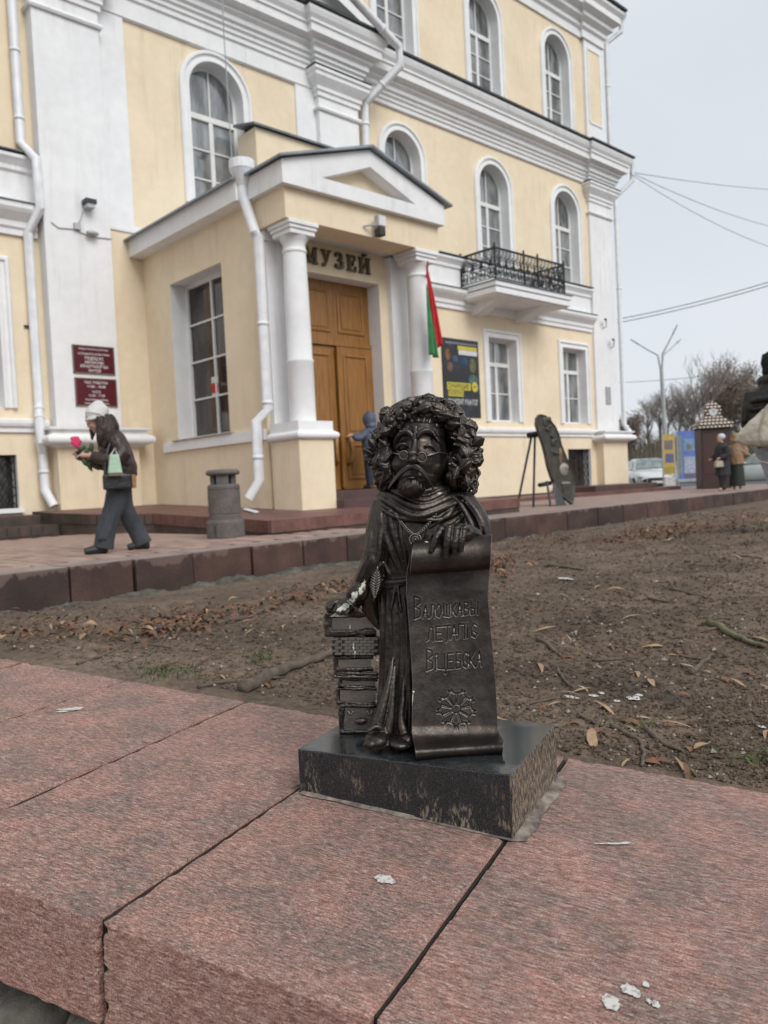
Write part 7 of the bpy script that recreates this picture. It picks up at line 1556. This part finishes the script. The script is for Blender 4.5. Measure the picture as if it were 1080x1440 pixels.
named = [((570, 510), 2, 1.1, 'tan willow leaf lying alone at the middle of the bare soil'), ((650, 622), 8, 1.2, 'long pale straw-like leaf lying level on the right soil'), ((210, 706), 12, 1.0, 'slim tan leaf on the soil just right of the scroll'), ((575, 728), 0, 1.1, 'tan leaf on the soil above the white lime patch'), ((645, 762), 8, 1.2, 'pale leaf pointing down-right below the tan one'), ((785, 705), 10, .9, 'short pale leaf standing beside a forked twig'), ((840, 722), 0, .8, 'small yellow-tan leaf right of the forked twig'),
         ((910, 750), 17, 1.2, 'curled rust-brown leaf near the right side of the soil'), ((975, 765), 12, 1.0, 'forked pale leaf at the right side of the soil'), ((455, 862), 0, 1.1, 'tan leaf below the left lime patch'), ((560, 918), 17, 1.4, 'upright rust leaf near the granite block'), ((445, 950), 21, 1.2, 'round brown leaf lying near the granite block'), ((425, 982), 8, 1.4, 'long pale leaf nearest the red slab behind the block'), ((350, 920), 17, 1.0, 'rust leaf just above the granite block corner'), ((845, 1008), 8, 1.1, 'pale leaf near the lower right soil edge'), ((775, 1015), 21, .9, 'brown curled leaf near the lower right soil edge'), ((765, 812), 25, 1.0, 'flat rust-brown leaf right of the lime patch'), ((500, 405), 8, 1.2, 'pale leaf pair in the middle distance of the soil'), ((300, 427), 8, 1.1, 'pale straw leaf right of the scroll top'), ((180, 446), 17, 1.3, 'orange-brown leaf right of the scroll'), ((1030, 596), 0, 1.5, 'tan leaf beside the mossy stick at right'), ((230, 556), 12, 1.2, 'pinkish pale leaf right of the scroll lettering'), ((960, 282), 8, 1.6, 'pale leaf far back on the soil at right'), ((930, 235), 17, 2.0, 'reddish leaf far back on the soil at right'), ((845, 315), 1, 1.8, 'tan leaf lump far back on the soil')]
for (c, k, s, lab) in named: put_leaf(*zz(*c), k, s * (.72 if k >= 16 else 1.0), None, lab)
for i in range(130):      # smaller scattered leaves
    px = lr.uniform(680, 1090); py = 715 + 380 * lr.random() ** .8
    if i % 3 == 0: px, py = lr.uniform(-10, 520), 0
    if py == 0:
        py = lr.uniform(870, 985)
        if py > 905 + .185 * px: continue
    put_leaf(px, py, lr.choice((0, 1, 2, 3, 8, 12, 9, 17, 21, 3, 7)), lr.uniform(.45, .9), None, 'AUTO')
for c_, m_ in loose.items(): m_.build('leaf_litter', LEAFC[c_], smooth=True, kind='stuff')['label'] = 'loose scatter of small %s leaves over the soil' % ('tan', 'rust', 'pale', 'brown')[c_]
def drift(name, clusters, n, sc0, label, seed):
    m = MB(); r = random.Random(seed); idx = []
    for k in range(n):
        cx, cy, sx, sy = r.choice(clusters); h, nn = soil_at(cx + r.gauss(0, sx), cy + r.gauss(0, sy))
        if h is None: continue
        s = r.randrange(8); v, f = leaf_mesh((.085, .095, .075, .10, .055, .06, .065, .09)[s] * sc0 * r.uniform(.45, .85), (.006, .007, .008, .006, .010, .011, .009, .005)[s] * sc0, .35, .010, s)
        E_ = Euler((r.uniform(-.5, .5), r.uniform(-.35, .35), r.uniform(0, 6.28))).to_matrix(); z = r.uniform(.003, .035)
        m.add([tuple(E_ @ Vector(p) + h + Vector((0, 0, z))) for p in v], f); idx += [r.choice((0, 1, 1, 1, 1, 1, 3, 3, 3, 3))] * (len(f))
    me = m.mesh(name)
    for c in LEAFC: me.materials.append(c)
    me.polygons.foreach_set('material_index', idx); me.polygons.foreach_set('use_smooth', [True] * len(me.polygons)); o = place(me, name, None, None, kind='stuff'); o['label'] = label
drift('leaf_litter', [(285, 872, 30, 9), (240, 885, 34, 9), (330, 866, 34, 9), (60, 893, 60, 10), (170, 893, 50, 9)], 270, 1.0, 'drift of dry leaves at the kerb foot on the left', 1)
drift('leaf_litter', [(410, 846, 28, 6), (470, 828, 26, 5), (440, 840, 34, 9), (510, 820, 20, 8)], 230, 1.05, 'drift of dry leaves along the kerb left of the statuette', 2)
drift('leaf_litter', [(715, 790, 22, 9), (700, 800, 12, 9), (745, 775, 25, 6), (790, 760, 25, 5)], 300, 1.1, 'leaf drift behind the scroll', 3)
drift('leaf_litter', [(930, 749, 26, 4), (900, 752, 24, 5), (960, 744, 22, 4), (880, 762, 30, 5), (1010, 735, 30, 6), (1050, 732, 20, 8)], 650, 1.35, 'rust coloured leaf drift along the far kerb', 4)
# twigs and sticks
twm = mat('twig', (0.13, 0.10, 0.075), (0.075, 0.058, 0.043), 40, .9, bump=.5, bscale=200, bdist=.002); moss = mat('mossy_twig', (0.17, 0.155, 0.085), (0.10, 0.09, 0.05), 30, .95, bump=.5, bscale=150, bdist=.003)
def stick(pts, r, label, m_=None, side=()):
    mb = MB(); P_ = []
    for (x, y) in pts:
        h, _n = soil_at(x, y)
        if h is None: continue
        P_.append(np.array(h) + [0, 0, r * .7])
    if len(P_) < 2: return
    Q_ = []
    for a, b_ in zip(P_[:-1], P_[1:]):
        for t in np.linspace(0, 1, 4, endpoint=False): p = a + (b_ - a) * t; p[2] = max(p[2], soil_h(p[0], p[1]) + r * .5); Q_.append(p + np.array([lr.uniform(-1, 1), lr.uniform(-1, 1), 0]) * r * .5)
    Q_.append(P_[-1]); n = len(Q_); mb.tube(Q_, [r * (1 - .55 * i / n) for i in range(n)], 7); o = mb.build('twig', m_ or twm, smooth=True); tag(o, label, 'twig', 'twigs on the soil')
stick([(345, 975), (385, 952), (420, 940), (450, 930), (480, 920)], .017, 'thickest fallen branch on the soil left of the statuette'); stick([(280, 968), (310, 962), (350, 958), (395, 955)], .006, 'thin stick below the thick branch')
stick([(108, 935), (150, 922), (190, 905), (240, 912)], .005, 'bent thin twig near the left leaf drift'); stick([(200, 940), (222, 912), (240, 888)], .004, 'thin twig slanting up on the left soil'); stick([(300, 880), (350, 870), (410, 842), (425, 838)], .010, 'dark stick along the left leaf drift')
stick([(430, 850), (445, 810), (452, 797)], .005, 'upright twig leaning on the kerb'); stick([zz(860, 535), zz(930, 575), zz(1000, 605), zz(1070, 628)], .012, 'mossy stick at the right of the soil', moss); stick([zz(790, 725), zz(830, 690), zz(872, 655)], .008, 'forked twig in the right soil, thicker arm'); stick([zz(735, 655), zz(790, 668), zz(840, 672)], .006, 'forked twig in the right soil, thinner arm')
stick([zz(200, 595), zz(250, 628), zz(292, 660)], .008, 'dark twig right of the scroll'); stick([zz(410, 675), zz(500, 672), zz(600, 665)], .005, 'long level twig in the middle soil'); stick([zz(285, 710), zz(300, 740), zz(330, 775)], .005, 'short bent twig left of the level twig'); stick([zz(490, 925), zz(560, 965), zz(600, 990), zz(612, 1035), zz(600, 1080)], .006, 'crooked twig reaching the red slab', None); stick([zz(610, 930), zz(650, 965), zz(700, 1005), zz(760, 1025)], .006, 'grey twig near the lower right soil')
stick([zz(120, 890), zz(170, 840), zz(290, 818)], .005, 'twig above the granite block'); stick([zz(240, 312), zz(300, 320), zz(380, 332)], .014, 'mossy greenish stick right of the scroll top', moss); stick([zz(690, 225), zz(720, 210), zz(760, 178)], .014, 'mossy stick in the far rust leaf drift', moss); stick([zz(360, 880), zz(400, 905), zz(450, 925)], .005, 'reddish twig by the granite block corner'); stick([zz(960, 275), zz(1000, 278), zz(1060, 285)], .008, 'far level twig at right'); stick([zz(760, 300), zz(800, 300), zz(830, 296)], .010, 'far dark stick in the middle'); stick([zz(710, 402), zz(780, 420), zz(850, 440)], .006, 'thin twig in the upper right soil'); stick([zz(630, 440), zz(680, 450), zz(730, 455)], .006, 'short twig in the upper middle soil')
# crumbs
cr2 = MB(); r = random.Random(21)
for k in range(15000):
    if k < 11000: px = r.uniform(660, 1085); py = 720 + 400 * r.random()
    else: px = r.uniform(-5, 540); py = r.uniform(850, 1005)
    if py > 913 + .187 * px - 4: continue
    h, _n = soil_at(px, py)
    if h is None: continue
    s = r.uniform(.0012, .0045) * (1.0 if r.random() < .93 else 1.7) * (.7 + .3 * (h - Vector((0, 0, HC))).length); a = r.uniform(0, 6.28); vv_ = [(1, 0, .1), (-.3, .9, 0), (-.5, -.8, .15), (.1, .1, .9), (.0, -.1, -.6)]
    cr2.add([(h.x + s * (x * math.cos(a) - y * math.sin(a)) * r.uniform(.7, 1.4), h.y + s * (x * math.sin(a) + y * math.cos(a)) * r.uniform(.7, 1.4), h.z + s * (z + .3)) for x, y, z in vv_], [(0, 1, 3), (1, 2, 3), (2, 0, 3), (1, 0, 4), (2, 1, 4), (0, 2, 4)])
me = cr2.mesh('soil_crumbs'); me.materials.append(soil_m); me.materials.append(mat('pale_grit', (0.34, 0.30, 0.25), (0.22, 0.19, 0.16), 90, .9)); me.polygons.foreach_set('material_index', [1 if (i // 6) % 17 == 0 else 0 for i in range(len(me.polygons))]); place(me, 'soil_crumbs', None, kind='stuff')['label'] = 'small clods and grit on the soil'
# grass tufts
gm_ = mat('grass_blade', (0.085, 0.115, 0.035), (0.05, 0.065, 0.022), 30, .7)
def tuft(px, py, wd, n, hgt, label):
    m = MB(); r = random.Random(int(px)); h0, _n = soil_at(px, py)
    if h0 is None: return
    for k in range(n):
        x = h0.x + r.gauss(0, wd) * RW[0] + r.gauss(0, .02); y = h0.y + r.gauss(0, wd) * RW[1] + r.gauss(0, .02); z = soil_h(x, y); a = r.uniform(0, 6.28); b_ = r.uniform(.3, 1.0) * hgt; H = hgt * r.uniform(.4, 1.0); c, s = math.cos(a), math.sin(a); w_ = .0011
        m.add([(x - s * w_, y + c * w_, z), (x + s * w_, y - c * w_, z), (x + c * b_ * .4 + s * w_, y + s * b_ * .4 - c * w_, z + H * .7), (x + c * b_, y + s * b_, z + H)], [(0, 1, 2), (0, 2, 3)])
    o = m.build('grass', gm_, kind='stuff'); o['label'] = label
tuft(235, 946, .05, 110, .020, 'thin green grass tuft near the left slabs'); tuft(365, 930, .018, 30, .026, 'small grass tuft beside the fallen branch'); tuft(1062, 1070, .022, 70, .018, 'green moss-like tuft at the lower right soil'); tuft(905, 1020, .018, 50, .013, 'tiny moss tuft by the granite block')
# droppings on the slabs and soil
limew = mat('white_lime', (0.55, 0.53, 0.50), (0.30, 0.26, 0.235), 160, .85, lo=.36, hi=.50)
sb_b = MB(); 
def dropping(pts, label, soil=False):
    m = MB(); r = random.Random(int(pts[0][0])); first_ = None
    for (px, py, rx, ry) in pts:
        if soil:
            h, _n = soil_at(px, py)
            if h is None: continue
            c = np.array(h) + [0, 0, .003]; dep = (c - [0, 0, HC]).dot(-TW)
        else:
            rr = ray(px, py); nrm = np.cross(V, U + np.array([0, 0, SL])); tt = (P0 - [0, 0, HC]).dot(nrm) / rr.dot(nrm); c = np.array([0, 0, HC]) + rr * tt + [0, 0, .0011]; dep = tt
        k = dep / FPX; first_ = first_ if first_ is not None else c; ring = []; n = 26; r0 = RW * rx * k * .9; f0 = np.array([-RW[1], RW[0], 0]) * ry * k * 2.2
        for j_ in range(n): t = 6.283 * j_ / n; q_ = 1 + .55 * float(vnoise(j_ * .55 + rx, py * .13)) + r.uniform(-.12, .12); ring.append(c + (r0 * math.cos(t) + f0 * math.sin(t)) * q_ + [0, 0, (SL * 0)])
        m.add([c + [0, 0, .0001]] + ring, [(0, 1 + j_, 1 + (j_ + 1) % n) for j_ in range(n)])
    o = m.build('bird_dropping', limew, smooth=True); tag(o, label, 'dropping', 'bird droppings')
dropping([(541, 1237, 14, 5), (534, 1234, 7, 3), (549, 1240, 7, 3)], 'white bird dropping on the slab below the granite block')
dropping([(98, 998, 18, 3), (88, 1001, 8, 2), (110, 996, 8, 2)], 'white bird dropping on the slab at far left'); dropping([(884, 1392, 11, 6), (893, 1397, 8, 5), (909, 1386, 5, 3), (922, 1413, 6, 4), (913, 1409, 4, 3)], 'cluster of white droppings on the lower right slab'); dropping([(860, 1411, 13, 8)], 'pale smeared dropping on the lower right slab'); dropping([(860, 1187, 26, 1.2), (880, 1186, 8, 1.2)], 'thin white streak on the right slab')
dropping([(800, 981, 8, 3), (808, 983, 7, 3), (835, 980, 7, 3), (846, 976, 4, 3)], 'left lime patch on the soil right of the block', True); dropping([(890, 983, 11, 5), (868, 987, 5, 3), (899, 979, 6, 3)], 'right lime patch on the soil right of the block', True); dropping([(794, 814, 9, 5), (802, 815, 5, 3)], 'small white lump on the soil right of the scroll', True); dropping([(1072, 1024, 6, 3)], 'white fleck at the right soil edge', True)
